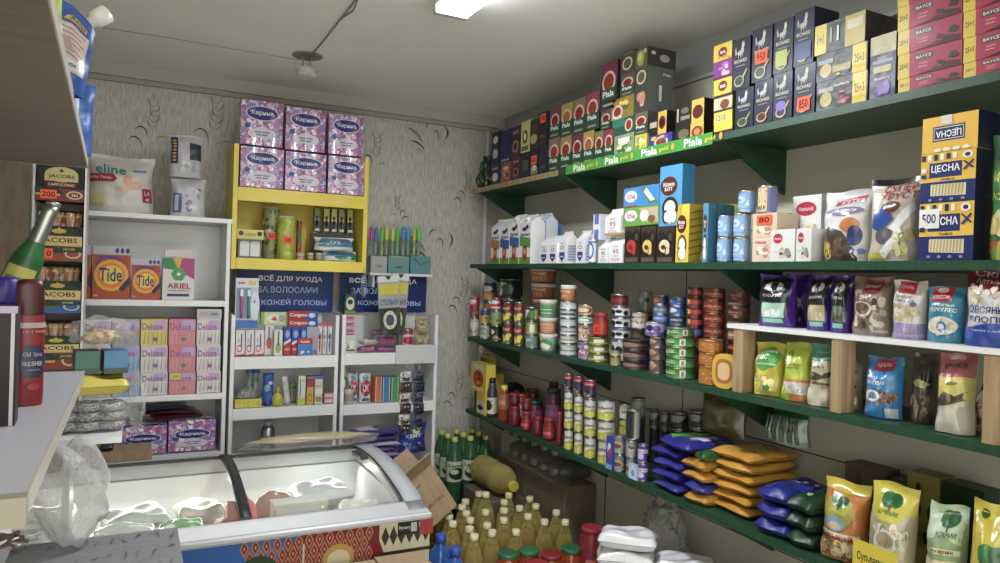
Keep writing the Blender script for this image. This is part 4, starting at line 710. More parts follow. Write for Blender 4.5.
stack(KN,670.3,686.5,(334,325,315,306,297),('2454a8','2a58b0','28406a'),(fsh('2a5cc0'),fsh('2a5cc0'),fsh('3a4a78'),[('e',.4,.5,.2,.35,'c8d0d8')],[('n',.1,.1,.9,.9,['8a9ab0','d8d8d8'],8,.1)]),'blue fish tin','in the second blue column, beside the striped red tins',x=AX+.085,group='blue fish tins')
grn=[('e',.15,.5,.13,.34,'c8dcc0'),('e',.15,.5,.08,.22,'3a8a40'),('n',.3,.15,.6,.85,['b8d8a0','4a9a3a'],6,.1),('r',.64,.08,.76,.92,'e4e8e0'),('r',.67,.2,.73,.8,'6a7a6a'),('t','ГОРОШЕК',.44,.5,.2,.2,'e0f0d8')]
k=stack(KN,666,697,(368.5,358,347.5,337.5),('3a8a44','4a9848'),(grn,),'wide green pea tin','in the barcode facing pile',group='wide green pea tins',x=AX+.002,rim='a0a878',span=1.0)
KN(667,694,328,k,'4a8a4a',grn,'wide green pea tin, uppermost, set slightly askew on its pile',group='wide green pea tins',x=AX+.006,rim='a0a878',rz=.3,span=1.0)
ryb=[('r',0,.25,.45,.8,'e0c838'),('r',.45,.2,1,.8,'a83438'),('e',.25,.5,.14,.25,'3a58a0')]
stack(KN,687.3,704,(347,337,327,317,307,297,287),('5a2a34',),(ryb,ryb,[('r',0,.2,1,.8,'3a60b8'),('e',.3,.5,.2,.3,'d8e0f0')],ryb,ryb,ryb,ryb),'yellow and red fish tin','in the striped tall column',x=AX+.075,group='striped fish tins',rim='a05040')
rd=[('r',0,.15,1,.85,'8a2c20'),('t','ТУШЁНКА',.5,.55,.55,.28,'d8a080'),('n',.1,.1,.9,.45,['c07048','5a1a14'],8,.1)]
k=stack(KN,704.5,726,(350,338,325.5,313,300.5,288),('7a2c20',),(rd,),'red stewed meat tin','in the tall red column',x=AX+.075,group='red stewed meat tins',rim='b07040')
org=[('r',0,.12,1,.88,'b87428'),('n',0,.15,1,.8,['d8a050','8a4a18','e0b868'],12,.12)]
stack(KN,699,724,(366,353,340),('b87428',),(org,),'orange gold tin','in front of the tall red column',group='orange gold tins',x=AX+.006,rim='c8a050')
dk=[('r',0,.3,1,.7,'4a3026'),('r',.1,.35,.6,.6,'8a6a50')]
stack(KN,728,751,(368,355,342,329,317,308,299.5,291),('3a241e','6a2c28'),([('r',0,.2,1,.8,'8a3030'),('t','БЫЧКИ',.5,.5,.5,.3,'d8a090')],rd,rd,[('r',0,.1,1,.9,'a86860'),('r',.1,.4,.6,.6,'d8b0a0')],dk,dk,dk,dk),'dark brown and red tin','in the column behind the pine post',x=AX+.07,group='dark tins behind the pine post',rim='7a5a48')
# oval yellow tub standing on its side
y_,w_,h_=box_at(708,731.5,353,z3,AX+.004); t=empty('butter_tub'); m=MB('plastic'); hh=h_/2
def ov(s,t,rx,ry,y): a=s*2*PI; return (rx*abs(math.cos(a))**.7*math.copysign(1,math.cos(a)), y, hh+ry*abs(math.sin(a))**.7*math.copysign(1,math.sin(a)))
RX=w_*.42
m.grid(lambda s,t: ov(s,t,RX*(.92+.08*t),hh*(.86+.13*t),-.05+.06*(1-t)+.0),24,3,'c89a20'); i0=[m.V(ov(k/24,0,RX*.92,hh*.86,.01)) for k in range(24)]; m.face(i0,'c89a20'); m.build('tub_body',t)
m=MB('plastic'); m.grid(lambda s,t: ov(s,t,RX,hh*.995,-.052-.008*t),24,1,'d8ac28',flip=True); i0=[m.V(ov(k/24,0,RX,hh*.995,-.060)) for k in range(24)]; m.face(i0[::-1],'d8ac28')
i1=[m.V(ov(k/24,0,RX*.72,hh*.7,-.0605)) for k in range(24)]; m.face(i1[::-1],'a86a20'); i1=[m.V(ov(k/24,0,RX*.5,hh*.5,-.0609)) for k in range(24)]; m.face(i1[::-1],'d8b888'); m.build('lid',t)
fin(t,AX+.066,y_,z3,QR+.25,'oval golden butter tub standing on its edge beside the pine post','tub',None)
# ------------------------------------------------------------------ bags on the raised white board
zr=UB+.0008; GR='bags on the raised white board'
def corn(lab,c,d): return [('r',.08,.25,.92,.95,'1a1a20'),('e',.5,.78,.24,.09,'a8a8a0'),('r',.42,.7,.58,.86,'1a1a20'),('t',lab,.5,.6,.55,.05,'c8c8c8'),('r',.2,.18,.85,.46,c),('n',.2,.18,.85,.36,d,14,.07),('r',.25,.08,.8,.16,'88c8b0')]
BG(755,787,273,zr,'4a2090',corn('СОЛЬ','a8d8c0',['e8e8e0','d0d8d0']),'purple and black grain bag with mint window, first on the white board',seed=11,group=GR,back='5a2aa0',d=.06)
BG(782,805,273,zr,'5a28a8',[('r',.6,.1,.9,.5,'3a1870')],'plain purple side of a grain bag squeezed between two others',seed=12,group=GR,d=.045,x=AX+.11)
BG(803,826,274,zr,'4a2090',corn('КУКУРУЗ','b8b080',['c8c090','a8a070']),'purple and black grain bag with golden window, second facing out',seed=13,group=GR,d=.06)
BG(827.5,846,274,zr,'4a2090',corn('ГРЕЧКА','506a60',['5a4a3a','3a3a30']),'purple and black grain bag with dark window, beside the brown bag',seed=14,group=GR,d=.055)
k=BG(848,885,275,zr,'8a7868',[('r',.3,.72,.75,.95,'8a2838'),('t','КУХНЯ',.52,.84,.36,.06,'e8d8d0'),('n',.05,.05,.98,.7,['b0a090','6a584a','4a3a30','c8b8a8'],34,.09),('e',.35,.45,.26,.13,'d0c4b4'),('e',.35,.46,.21,.1,'6a5444'),('r',.6,.06,.95,.1,'b8a898')],'brown buckwheat bag with a red square label and bowl picture',seed=15,group=GR,d=.075)
BG(889,921,279,zr,'d8d4cc',[('r',.2,.78,.7,.98,'c02838'),('t','ЦАРЬ',.45,.88,.36,.07,'f0e8e8'),('t','5 МИНУТ',.4,.72,.5,.05,'4a4a70'),('t','ПШЕНИЦА',.45,.65,.6,.05,'4a4a70'),('n',.05,.3,.95,.6,['c8b488','b8a478','d8c8a0'],36,.06),('r',0,0,1,.27,'9a88b8'),('r',0,.05,1,.08,'b8a8d0'),('r',.2,0,.24,.27,'b8a8d0'),('r',.5,0,.54,.27,'b8a8d0'),('r',.8,0,.84,.27,'b8a8d0'),('e',.75,.6,.09,.04,'5a4a90')],'white grain bag with lavender checked foot and red crest',seed=16,group=GR,d=.06)
BG(924,960,285,zr,'2a88a8',[('r',.15,.72,.7,.98,'b82838'),('t','КЛАССИК',.42,.8,.46,.07,'f0e8e8'),('e',.4,.92,.15,.05,'e8c8c8'),('t','ХЛОПЬЯ',.5,.66,.6,.04,'e8f0f0'),('t','ГЕРКУЛЕС',.5,.58,.76,.07,'e8f4f8'),('e',.5,.3,.42,.16,'e0dcd0'),('n',.1,.12,.9,.45,['e8e0d0','c8b898','d8ccb0'],36,.06),('e',.5,.28,.14,.1,'3a7ab8'),('e',.5,.28,.08,.05,'e0e8f0')],'teal oat flakes bag with red brand panel',seed=17,group=GR,d=.06)
BG(961,1018,264,zr,'d8d8e0',[('r',0,.7,1,1,'6a1c2c'),('t','Скі',.35,.92,.4,.1,'c8a8b0'),('t','Алтыннан',.55,.82,.7,.07,'c8b0b0'),('n',.05,.5,.98,.8,['d8ccb0','c0b090','e8e0c8'],30,.06),('t','ОВСЯНЫЕ',.5,.46,.78,.09,'1c2c70'),('t','ХЛОПЬЯ',.5,.34,.8,.08,'1c2c70'),('p',[(0,0),(1,0),(1,.28),(.5,.3),(.2,.24),(0,.2)],'2440a0'),('t','сделать с любовью',.55,.2,.7,.03,'b8c8e8'),('e',.12,.16,.12,.08,'3a5ac0')],'large red, white and blue oat flakes bag at the open end of the board',seed=18,group=GR,d=.08,x=AX+.002)
# ------------------------------------------------------------------ bags standing below the raised board
GC='bags on the third green shelf'
BG(750,776,342,z3,'d0c438',[('r',0,.86,1,1,'d8cc30'),('p',[(.1,.55),(.25,.85),(.6,.92),(.95,.8),(.85,.55),(.4,.45)],'4aa048'),('t','рис',.35,.7,.4,.12,'f0f8e8'),('t','длинный',.55,.82,.5,.06,'e8f0e0'),('r',.15,.57,.85,.6,'b0d8a0'),('n',.05,.05,.95,.42,['e8dc70','c8b840','f0e8a0','b8a838'],30,.1),('e',.6,.15,.12,.06,'3a7a38')],'yellow and green pasta bag leaning beside the first pine post',seed=21,d=.06,group=GC,tilt=.06,x=AX+.012)
BG(779,803,342,z3,'b8cc30',[('t','РИСОВЫЙ',.5,.62,.6,.05,'3a6a28'),('r',.1,.55,.7,.57,'7a9a28'),('e',.3,.8,.1,.06,'7a9a30'),('r',0,.32,1,.37,'c88038'),('r',0,.12,1,.32,'d0ccc4'),('n',.05,.12,.95,.32,['e0dcd4','b8b4ac'],30,.05),('r',0,0,1,.12,'c88038'),('p',[(0,0),(0,.2),(.2,.24),(.38,.16),(.42,0)],'9ac030')],'lime green rice bag with an orange band, middle of the first compartment',seed=22,d=.06,group=GC,tilt=.04,x=AX+.012)
BG(805,829,343,z3,'ccc4a8',[('r',0,.72,1,1,'4aa08a'),('t','Жаңа',.5,.86,.5,.06,'d0e0d0'),('r',.1,.74,.9,.77,'b0d8c8'),('t','мука',.4,.62,.6,.05,'3a3a30'),('p',[(.05,.45),(.3,.55),(.6,.5),(.95,.56),(.9,.46),(.5,.42),(.1,.4)],'4a4030'),('p',[(.1,.34),(.4,.4),(.9,.36),(.85,.33),(.4,.35)],'6a5a40'),('e',.25,.5,.1,.04,'8a7a58'),('r',.05,.0,.95,.28,'d8d0bc')],'cream flour bag with a teal top, next to the middle pine post',seed=23,d=.06,group=GC,tilt=.05,x=AX+.012)
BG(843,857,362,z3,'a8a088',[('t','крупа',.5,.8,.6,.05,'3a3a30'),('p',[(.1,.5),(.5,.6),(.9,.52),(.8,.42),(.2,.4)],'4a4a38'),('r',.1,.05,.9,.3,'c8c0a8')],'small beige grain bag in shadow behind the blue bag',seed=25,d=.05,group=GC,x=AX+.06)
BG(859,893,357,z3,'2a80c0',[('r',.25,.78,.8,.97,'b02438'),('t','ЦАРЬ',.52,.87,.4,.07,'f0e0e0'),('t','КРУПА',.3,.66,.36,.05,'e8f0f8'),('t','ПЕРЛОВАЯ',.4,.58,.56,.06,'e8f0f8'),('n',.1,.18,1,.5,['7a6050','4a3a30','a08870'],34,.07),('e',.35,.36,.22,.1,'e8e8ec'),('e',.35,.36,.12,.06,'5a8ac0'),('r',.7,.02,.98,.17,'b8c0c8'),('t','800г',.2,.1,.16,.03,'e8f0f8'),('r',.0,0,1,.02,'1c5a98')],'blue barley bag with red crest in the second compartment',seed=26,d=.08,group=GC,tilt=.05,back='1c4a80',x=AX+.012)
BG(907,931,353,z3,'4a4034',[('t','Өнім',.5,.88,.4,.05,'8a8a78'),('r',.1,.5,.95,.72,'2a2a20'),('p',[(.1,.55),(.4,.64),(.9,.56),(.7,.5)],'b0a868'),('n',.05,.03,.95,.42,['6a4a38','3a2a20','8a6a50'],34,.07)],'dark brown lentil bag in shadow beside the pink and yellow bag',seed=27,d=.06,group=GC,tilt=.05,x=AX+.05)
BG(932,968,353,z3,'d0c8b0',[('r',0,.7,1,1,'b86868'),('t','МУКА',.5,.84,.6,.06,'4a2020'),('e',.5,.94,.2,.04,'d8a0a0'),('r',.0,.42,1,.7,'d8cc60'),('p',[(.05,.4),(.3,.52),(.6,.46),(.95,.54),(.9,.42),(.5,.36),(.1,.33)],'4a4028'),('e',.5,.62,.2,.02,'8a7a30'),('r',.05,0,.95,.3,'c8c8b8')],'tall pink, yellow and cream flour bag beside the bag of brown cereal',seed=28,d=.075,group=GC,tilt=.05,x=AX+.004)
y_,w_,h_=box_at(967,981,385,z3,AX+.075); o=bag('cereal_bag',w_,.06,h_,'6a4424',[('n',0,.02,1,.7,['8a5a30','c89a60','4a2c18','b08048'],50,.09),('r',.25,.66,.9,.95,'b8bcc0')],seed=29,mat='film'); fin(o,AX+.125,y_,z3,QR,'clear bag of brown cereal twists with a silver tie','bag',None)
# ------------------------------------------------------------------ lowest green shelf
z4=SZ[3]+.0006
def BT(u0,u1,vt,zb,lab,x=AX+.01,name='sauce_bottle',cat='bottle',group=None,mat='amber',**kw):
    y,r,h,xc=can_at(u0,u1,vt,zb,x); o=bottle(name,r,h,mat,**kw); fin(o,xc,y,zb,QR+R(18),lab,cat,group); return zb+h
def JR(u0,u1,vt,zb,lab,col,lid,x=AX+.01,name='preserve_jar',group=None,mat='tin',**kw):
    y,r,h,xc=can_at(u0,u1,vt,zb,x); o=jar(name,r,h,col,lid,mat=mat,**kw); fin(o,xc,y,zb,QR+R(18),lab,'jar',group); return zb+h+.0008
ybx=[('r',.2,.05,.95,.6,'e0dcc8'),('e',.55,.3,.28,.12,'3a3a30'),('t','Сыр',.55,.48,.4,.1,'2a2a28'),('r',0,0,.2,1,'2a2a24')]
k=BX(475,485.5,392,z4,'d8c030',ybx,'yellow and black sauce box at the corner end of the lowest shelf',name='sauce_box',group='yellow sauce boxes',d=.05)
k2=BX(471.5,486.5,363,k,'d8c030',[('e',.5,.45,.34,.3,'a83020'),('n',.2,.2,.8,.7,['c85030','8a2018','e0a040'],8,.12),('r',.2,.78,.9,.95,'c8c8b8'),('r',.1,.05,.9,.14,'e8d860')],'yellow spice box with red food picture, on top of the sauce box',name='spice_box',group='yellow sauce boxes',d=.05)
BX(481,495,372,z4,'b8a028',[('e',.5,.85,.4,.1,'5a6a30')],'tall yellow box behind the dark bottle',name='spice_box',group='yellow sauce boxes',x=AX+.09,d=.05)
BX(478,489,355,k2 if False else z4,'c8b838',[('e',.5,.9,.35,.05,'5a7a30'),('t','ПИТА',.5,.93,.6,.03,'3a4a20')],'tallest yellow box in the back row at the corner',name='spice_box',group='yellow sauce boxes',x=AX+.16,d=.04)
BT(487.5,498,379,z4,'dark soy sauce bottle with a cream label',liquid='181210',cap='black',label=('d8d4c0',.08,.5),D=[('e',.5,.5,.25,.3,'2a2a24'),('t','соевый',.5,.82,.5,.12,'2a2a24')],mat='darkpet')
BT(499,510,386,z4,'amber sauce bottle with a yellow cap',liquid='6a2414',cap='d8c860',label=('a8644a',.35,.75),D=[('r',.2,.3,.8,.6,'c89078')])
JR(512,530,395,z4,'jar of ajvar with an orange lid on the lowest shelf','7a3018','b05020',x=AX+.09,label='c8c0a8',D=[('n',.1,.1,.9,.9,['b04a28','e8e0d0'],8,.14)])
m=MB('film'); crumple(m,0,0,.07,.05,.07,.065,'1c1c1c','film',31,22,.35); p=P(517,385,x=WX-.08); tag(put(m.build('black_bag'),(WX-.09,p.y,z4+.012)),'crumpled black plastic bag in the dark corner above the jars','bag')
# cherry and tomato jars
rj=[(509,521,407,0),(521.5,532,412,1),(532.5,543,417,0),(543.5,556,419,1)]
for i,(u0,u1,v,a) in enumerate(rj):
    k=JR(u0,u1,v,z4,f'red tomato paste jar in the front row, {NTH[i]} from the amber bottle','7a1420',['8a1c28','9a2430'][a],group='red tomato paste jars',label='a02430' if a else None,D=[('r',.2,.3,.8,.6,'c86a70')])
    if i<2: JR(u0,u1-.5,v-13,k,f'red jar standing on the front row, {["first","second"][i]} from the amber bottle','6a1420','8a1c28',group='red tomato paste jars')
k=z4
for i,(u0,u1,v,c,l) in enumerate(((525,544,402,'5a1c38','1c4a30'),(546,562,390,'5a1c38','1c4a30'))):
    JR(u0,u1,v,z4,['plum preserve jar with dark green lid behind the tomato jars','tall plum preserve jar with dark green lid beside the condensed milk'][i],c,l,x=AX+.09,label='7a4a68',D=[('r',.15,.3,.85,.7,'8a5a80')],group='plum preserve jars')
JR(548,560,383,z4,'plum jar with a red lid at the back by the condensed milk','4a1424','7a1a20',x=AX+.18,group='plum preserve jars')
JR(526,540,390,z4,'plum jar in the back row behind the green lidded jar','4a1830','5a2430',x=AX+.18,group='plum preserve jars')
JR(556.8,563,412,z4,'slim red sauce jar touching the condensed milk tins','7a1420','9a2430',group='red tomato paste jars')
# condensed milk tins
cm=[('r',0,0,1,.36,'c8c840'),('p',[(0,.36),(.3,.28),(.7,.5),(1,.36),(1,.3),(0,.3)],'b8a828'),('t','Сгущёнка',.46,.66,.72,.2,'2a3a30'),('n',.5,.1,.95,.36,['d8d860','8a9a30'],5,.1)]
bl=[('r',0,.7,1,.98,'a82838'),('t','Фасоль',.5,.82,.6,.12,'e8d0c8'),('n',0,.02,1,.45,['3a1828','8a6a78','c8b8b8','5a2a38'],16,.12)]
for c,(u0,u1,vs,tp) in enumerate(((564.5,573.8,(430,411,392),373.5),(574.5,583.7,(433,414,396),376),(584.5,597,(438,419,400),380),(598,616,(442,422,401),None))):
    k=z4
    for i,v in enumerate(vs): k=KN(u0,u1,v,k,'dcdcd4',cm,f'white and yellow condensed milk tin, {["bottom","middle","upper"][i]} layer, {NTH[c]} column from the jars',group='white and yellow condensed milk tins')
    if tp: KN(u0,u1,tp,k,'3a2a50',bl,f'purple and red bean tin on the condensed milk, {NTH[c]} from the jars',group='purple bean tins')
BX(606.5,613,436,z4,'3a4ab0',[('e',.5,.6,.3,.2,'d8d8f0'),('p',[(.2,.5),(.8,.7),(.7,.3)],'c83848'),('r',0,0,1,.15,'8ab0d8')],'slim blue and red pack squeezed beside the condensed milk'.replace(' squeezed',''),name='milk_pack',group=None,x=AX-.0,d=.05,cat='pack')
stack(KN,619.5,630.5,(436,420,404),('8a9088','c8c840','c8ccb8'),([],cm,[('n',.1,.1,.9,.8,['8a9a60','e0e0d0'],8,.14)]),'pale vegetable tin','behind the yoghurt drinks',zb=z4,x=AX+.075,group='pale vegetable tins')
cf=[('e',.5,.45,.36,.26,'c8a888'),('e',.5,.42,.24,.16,'6a4a38'),('r',0,.75,1,.95,'7a8088')]
k=stack(KN,614.5,625.5,(455,436),('8a8c90','9a98a0'),(cf,),'grey coffee tin','in the column after the condensed milk',zb=z4,group='grey coffee tins',x=AX+.003)
k=stack(KN,626.3,637.3,(459,441),('8a8c90','9a98a0'),(cf,[('n',.1,.1,.9,.9,['c8b8a8','5a4a40'],7,.14)]),'grey coffee tin','in the second column, under the steel tin',zb=z4,group='grey coffee tins',x=AX+.003)
KN(626.5,645,408,k,'a0a098',[('r',.35,0,.7,1,'202020'),('r',.1,.1,.25,.9,'c8c8c0')],'tall bare steel tin raised above the grey coffee tins',group=None,x=AX+.006,zb_=0) if False else KN(626.5,641,410,k,'a0a098',[('r',.35,0,.7,1,'202020'),('r',.1,.1,.25,.9,'c8c8c0')],'tall bare steel tin raised above the grey coffee tins',group=None,x=AX+.008)  # dark and pale bands paint reflections on the bare steel
pu=[('r',0,.55,1,.8,'d8d0e0'),('e',.5,.35,.2,.2,'c8b8e0'),('t','кофе',.5,.67,.5,.12,'4a2a80')]
stack(KN,638,648.5,(464,445),('5a3a98',),(pu,),'purple milk tin','in the column next to the blue salt bags',zb=z4,group='purple milk tins',x=AX+.003)
BX(628.5,638,463,z4,'a8c0d8',[('p',[(.1,0),(.1,.6),(.5,.95),(.9,.6),(.9,0)],'c8dcf0'),('e',.5,.4,.2,.2,'7aa0c8')],'small pale blue house-shaped card before the grey tins',name='price_holder',cat='card',group=None,x=AX-.0,d=.0025)
dkc=lambda c:[('p',[(.1,.9),(.5,.2),(.9,.9)],'a8a8a8'),('r',0,0,1,.12,c),('e',.5,.3,.2,.15,'4a4a50')]
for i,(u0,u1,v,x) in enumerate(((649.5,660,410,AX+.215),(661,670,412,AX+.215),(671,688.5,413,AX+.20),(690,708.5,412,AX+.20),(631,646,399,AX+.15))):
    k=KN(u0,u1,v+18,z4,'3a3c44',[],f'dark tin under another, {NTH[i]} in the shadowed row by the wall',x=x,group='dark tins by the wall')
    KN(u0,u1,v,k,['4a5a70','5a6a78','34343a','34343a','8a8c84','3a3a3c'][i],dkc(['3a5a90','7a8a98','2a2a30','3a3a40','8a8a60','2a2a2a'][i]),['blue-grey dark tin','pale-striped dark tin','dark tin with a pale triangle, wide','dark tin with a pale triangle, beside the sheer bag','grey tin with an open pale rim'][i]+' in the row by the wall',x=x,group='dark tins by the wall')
k=KN(664,681.5,410,z4,'3a3c44',[],'dark wide tin holding up the raised blue-grey tin',x=AX+.205,group='dark tins by the wall') if False else None
# bags of salt, rice and pasta lying in piles
def FB(u0,u1,vc,zb,h,d,col,D,label,x=AX+.01,group=None,rz=0,seed=1,mat='film',name='grain_bag',cat='bag',long=None):
    y0=P(u0,vc,x=x).y; y1=P(u1,vc,x=x).y; w=y0-y1; o=flatbag(name,w,d,h,col,D,seed,mat); fin(o,x+d/2,(y0+y1)/2,zb,QR+rz,label,cat,group); return zb+h*.98
gb=lambda s:[('p',[(.05,.2),(.35,.1),(.5,.9),(.15,.9)],'58b038'),('e',.7,.5,.16,.25,'8a98e0'),('p',[(.55,.3),(.9,.35),(.9,.5),(.55,.45)],'d0d4f0')]
k=z4
for i in range(5):
    k=FB([653,652,653,651,656][i],[678,677,679,678,690][i],462,k,.036,.2,['3a3a8a','2c2c90','343498','2a2a88','2e2e8c'][i],gb(i),f'royal blue salt bag, {["bottom","second from bottom","third from bottom","fourth from bottom","top"][i]}, in the pile by purple tins',group='royal blue salt bags',seed=40+i,rz=[.03,-.03,.03,-.03,-.06][i],x=AX+[.006,.006,.006,.006,.0][i])
k5=z4
for i,(c,D,lab) in enumerate((('c89024',[('r',.1,.1,.5,.9,'d8a838')],'small golden pasta bag, bottom of the middle pile'),('2a3aa0',gb(0),'blue bag with a green square, second in the middle pile'),('c89024',[],'small golden pasta bag, third in the middle pile'),('b88820',[],'small golden pasta bag, fourth in the middle pile'),('2a5a2c',[('n',.1,.1,.9,.9,['4a8a3a','1c4020','a8b890'],18,.08)],'dark green printed bag topping the middle pile'))):
    k5=FB([684,683,682,681,693][i],[705,704,704,703,705][i],475,k5,.034,.19,c,D,lab,group='middle pile of small bags',seed=50+i,x=AX+.004)
kb=z4
zt_=P(735,449,x=AX+.05).z; hh_=(zt_-z4)/6
for i in range(6):
    kb=FB(711,749,485,kb,hh_,.2,'cc9420',[('n',.35,.1,.95,.95,['8a8a30','6a6a28','b8a040','4a5a28'],16,.07),('r',.04,.1,.07,.9,'e0b048')],f'golden pasta bag, {["lowest","second","third","fourth","fifth","topmost"][i]} of the big golden pile on the lowest shelf',group='golden pasta bags',seed=70+i,rz=[.02,-.02,.02,-.02,.02,-.03][i],x=AX+.04)
k6=z4; k7=z4
for i in range(3):
    k6=FB(754,783,525,k6,.044,.2,'1c2c88',[('n',.05,.1,.95,.9,['2a44b0','d8dcf0','14205a'],20,.07),('r',.1,.1,.3,.9,'2c3c98')],f'glossy blue pasta bag, {["bottom","middle","top"][i]} one beside the golden pile',group='glossy blue pasta bags',seed=60+i,x=AX+.004,mat='wrap')
    k7=FB(785,810,530,k7,.044,.2,'14401f',[('n',.05,.1,.95,.9,['1c5a2c','c8d8c8','0c2814'],16,.07)],f'glossy dark green pasta bag, {["bottom","middle","top"][i]} one beside the standing soya bag',group='glossy dark green bags',seed=80+i,x=AX+.004,mat='wrap')
# standing soya and mushroom bags at the open end
GS='standing bags at the open end of the lowest shelf'
def tree(cx,cy,s): return [('e',cx,cy,.2*s,.07*s,'2a6a34'),('e',cx-.08*s,cy+.03*s,.12*s,.05*s,'2f7438'),('e',cx+.08*s,cy+.02*s,.12*s,.05*s,'245c2e'),('r',cx-.02*s,cy-.1*s,cx+.02*s,cy-.04*s,'4a3420')]
BG(815,856,485,z4,'c07828',[('r',0,.86,1,1,'c8b828'),('e',.45,.62,.36,.2,'a8a838'),*tree(.45,.75,1),('t','КЭММИ',.45,.62,.4,.05,'d8d848'),('e',.42,.47,.24,.1,'7aa0b8'),('e',.42,.44,.16,.05,'c0b8a0'),('r',.05,.3,.95,.36,'d8d0b8'),('t','Казыкейз',.5,.31,.85,.08,'8a2438'),('n',.0,.02,1,.28,['a08050','6a4a28','d8c8a0','c8b080'],30,.09)],'orange soya meat bag with oval landscape picture, first of the standing bags',seed=91,group=GS,d=.09,x=AX+.002,tilt=.08)
BG(861,905,488,z4,'b8ac88',[('r',0,.72,1,1,'d0c42c'),('e',.5,.72,.34,.12,'d0c42c'),*tree(.5,.82,1.1),('t','КЭММИ',.5,.7,.4,.05,'3a7a30'),('n',.05,.3,.98,.62,['c8bca0','9a8a68','7a9a50','e0d8c0'],26,.09),('e',.5,.4,.26,.13,'d0d4d4'),('e',.5,.42,.2,.08,'a89878'),('n',.05,.05,.3,.3,['4a7a38','6a9a40'],8,.09),('r',.0,0,1,.1,'7a3a20')],'yellow-topped mushroom soya bag with bowl picture',seed=92,group=GS,d=.09,x=AX+.002,tilt=.08)
BG(918,956,509,z4,'8aa878',[('p',[(0,.6),(0,1),(1,1),(1,.6),(.5,.7)],'b8ccb0'),*tree(.6,.85,1.2),('t','КЭММИ',.6,.7,.5,.06,'2a6a34'),('r',.1,.5,.95,.56,'c8d8b0'),('t','Сухарик',.5,.53,.7,.06,'8a3038'),('r',.05,.1,.9,.44,'d0c8a0'),('e',.2,.2,.2,.08,'5a88b0')],'pale green soya bag with shiny creases',seed=93,group=GS,d=.09,x=AX+.002,tilt=.08,mat='wrap')
BG(962,1006,508,z4,'c8b820',[('r',0,.86,1,1,'d0c42c'),*tree(.6,.55,1.5),('t','КЭММИ',.55,.36,.7,.09,'2a6a30'),('e',.3,.9,.1,.04,'3a5a20')],'bright yellow soya bag with a dark green tree, last of the standing bags',seed=94,group=GS,d=.09,x=AX+.002,tilt=.08)
# short yellow flyer clipped before the mushroom bag
y_,w_,h_=box_at(851,896,546,SZ[3]-.10,AX-.01); m=MB('gloss'); m.box(-w_/2,w_/2,-.001,.001,0,h_,'d8c428'); m.decals([('t','Суп-лапша',.45,.8,.7,.13,'2a2a20'),('t','с грибами',.5,.6,.5,.1,'8a3020')],lambda s,t,k:((s-.5)*w_,-.001-k,t*h_))
fin(m.build('price_flyer'),AX-.003,y_,SZ[3]-.10,QR,'small yellow product flyer fixed to the lowest shelf edge','flyer',None)
# background boxes behind the standing bags
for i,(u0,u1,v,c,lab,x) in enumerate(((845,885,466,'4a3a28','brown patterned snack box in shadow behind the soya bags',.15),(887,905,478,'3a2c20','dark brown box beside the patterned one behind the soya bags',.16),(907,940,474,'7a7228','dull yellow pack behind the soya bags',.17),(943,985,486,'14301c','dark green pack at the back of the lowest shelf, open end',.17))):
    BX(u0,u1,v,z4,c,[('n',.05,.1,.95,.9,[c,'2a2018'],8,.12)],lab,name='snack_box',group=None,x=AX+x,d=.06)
# sheer gift bags hanging from the third shelf
def hang(name,u,v0,v1,x,w,col,label,mat,seed,col2=None):
    a=P(u,v0,x=x); b=P(u,v1,x=x); h=SZ[2]-.02-b.z; m=MB(mat)
    S=bagS(w,.07,h,seed,.3,.1); m.grid(lambda s,t:S(s,t,0),12,14,col,mat,cfn=(lambda s,t: col2 if col2 and t>.62 else col)); m.grid(lambda s,t:S(1-s,t,0,1),12,14,col,mat)
    if col2:
        for i in range(9): m.tube([((i-4)*w*.1,-.036,h*.62),((i-4)*w*.11,-.04,h*.3),((i-4)*w*.115,-.036,h*.08)],.004,'b0b8b0' if i%2 else '5a7a58',5,'film')
    o=m.build(name); put(o,(x,a.y,b.z),QR); tag(o,label,'bag'); return o
hang('dried_fish_bag',724,400,434,AX+.215,.19,'6a6430','olive foil bag hanging under the third shelf','film',95)
hang('hanging_brush',792,404,444,AX+.16,.12,'8a9a88','green-topped dish brush pack hanging under the third shelf','film',96,'2a6a30')
# ------------------------------------------------------------------ goods on the racks by the wallpaper
def bk(u0,u1,vt,zb,y):
    um=(u0+u1)/2; a=P(u0,vt,y=y).x; b=P(u1,vt,y=y).x; return (a+b)/2, shrink(b-a), P(um,vt,y=y).z-zb-.0006
def BB(u0,u1,vt,zb,col,D,label,name='carton_box',cat='box',group=None,y=YA+.01,d=.07,mat='gloss',price=None,pz=.5,rz=0,roll=0,scol=None,**kw):
    x,w,h=bk(u0,u1,vt,zb,y); o=carton(name,w,d,h,col,D,scol=scol or col,mat=mat,**kw); fin(o,x,y+d/2,zb,rz,label,cat,group)
    if roll: o.rotation_euler.y=roll
    if price: pricetag(o,price,w,h,d,cz=pz)
    return zb+h+.0008
def BGB(u0,u1,vt,zb,col,D,label,name='food_bag',cat='bag',group=None,y=YA+.01,d=.06,seed=1,rz=0,**kw):
    x,w,h=bk(u0,u1,vt,zb,y); o=bag(name,w,d,h,col,D,seed=seed,**kw); fin(o,x,y+d/2,zb,rz,label,cat,group); return zb+h
def BLB(u0,u1,vt,zb,lab,name='lotion_bottle',y=YA+.03,group=None,mat='plastic',**kw):
    x,w,h=bk(u0,u1,vt,zb,y); o=bottle(name,w/2,h,mat,**kw); fin(o,x,y+w/2,zb,0,lab,'bottle',group); return zb+h
zA=RA[4]+.0186
nap='nappy_pack'
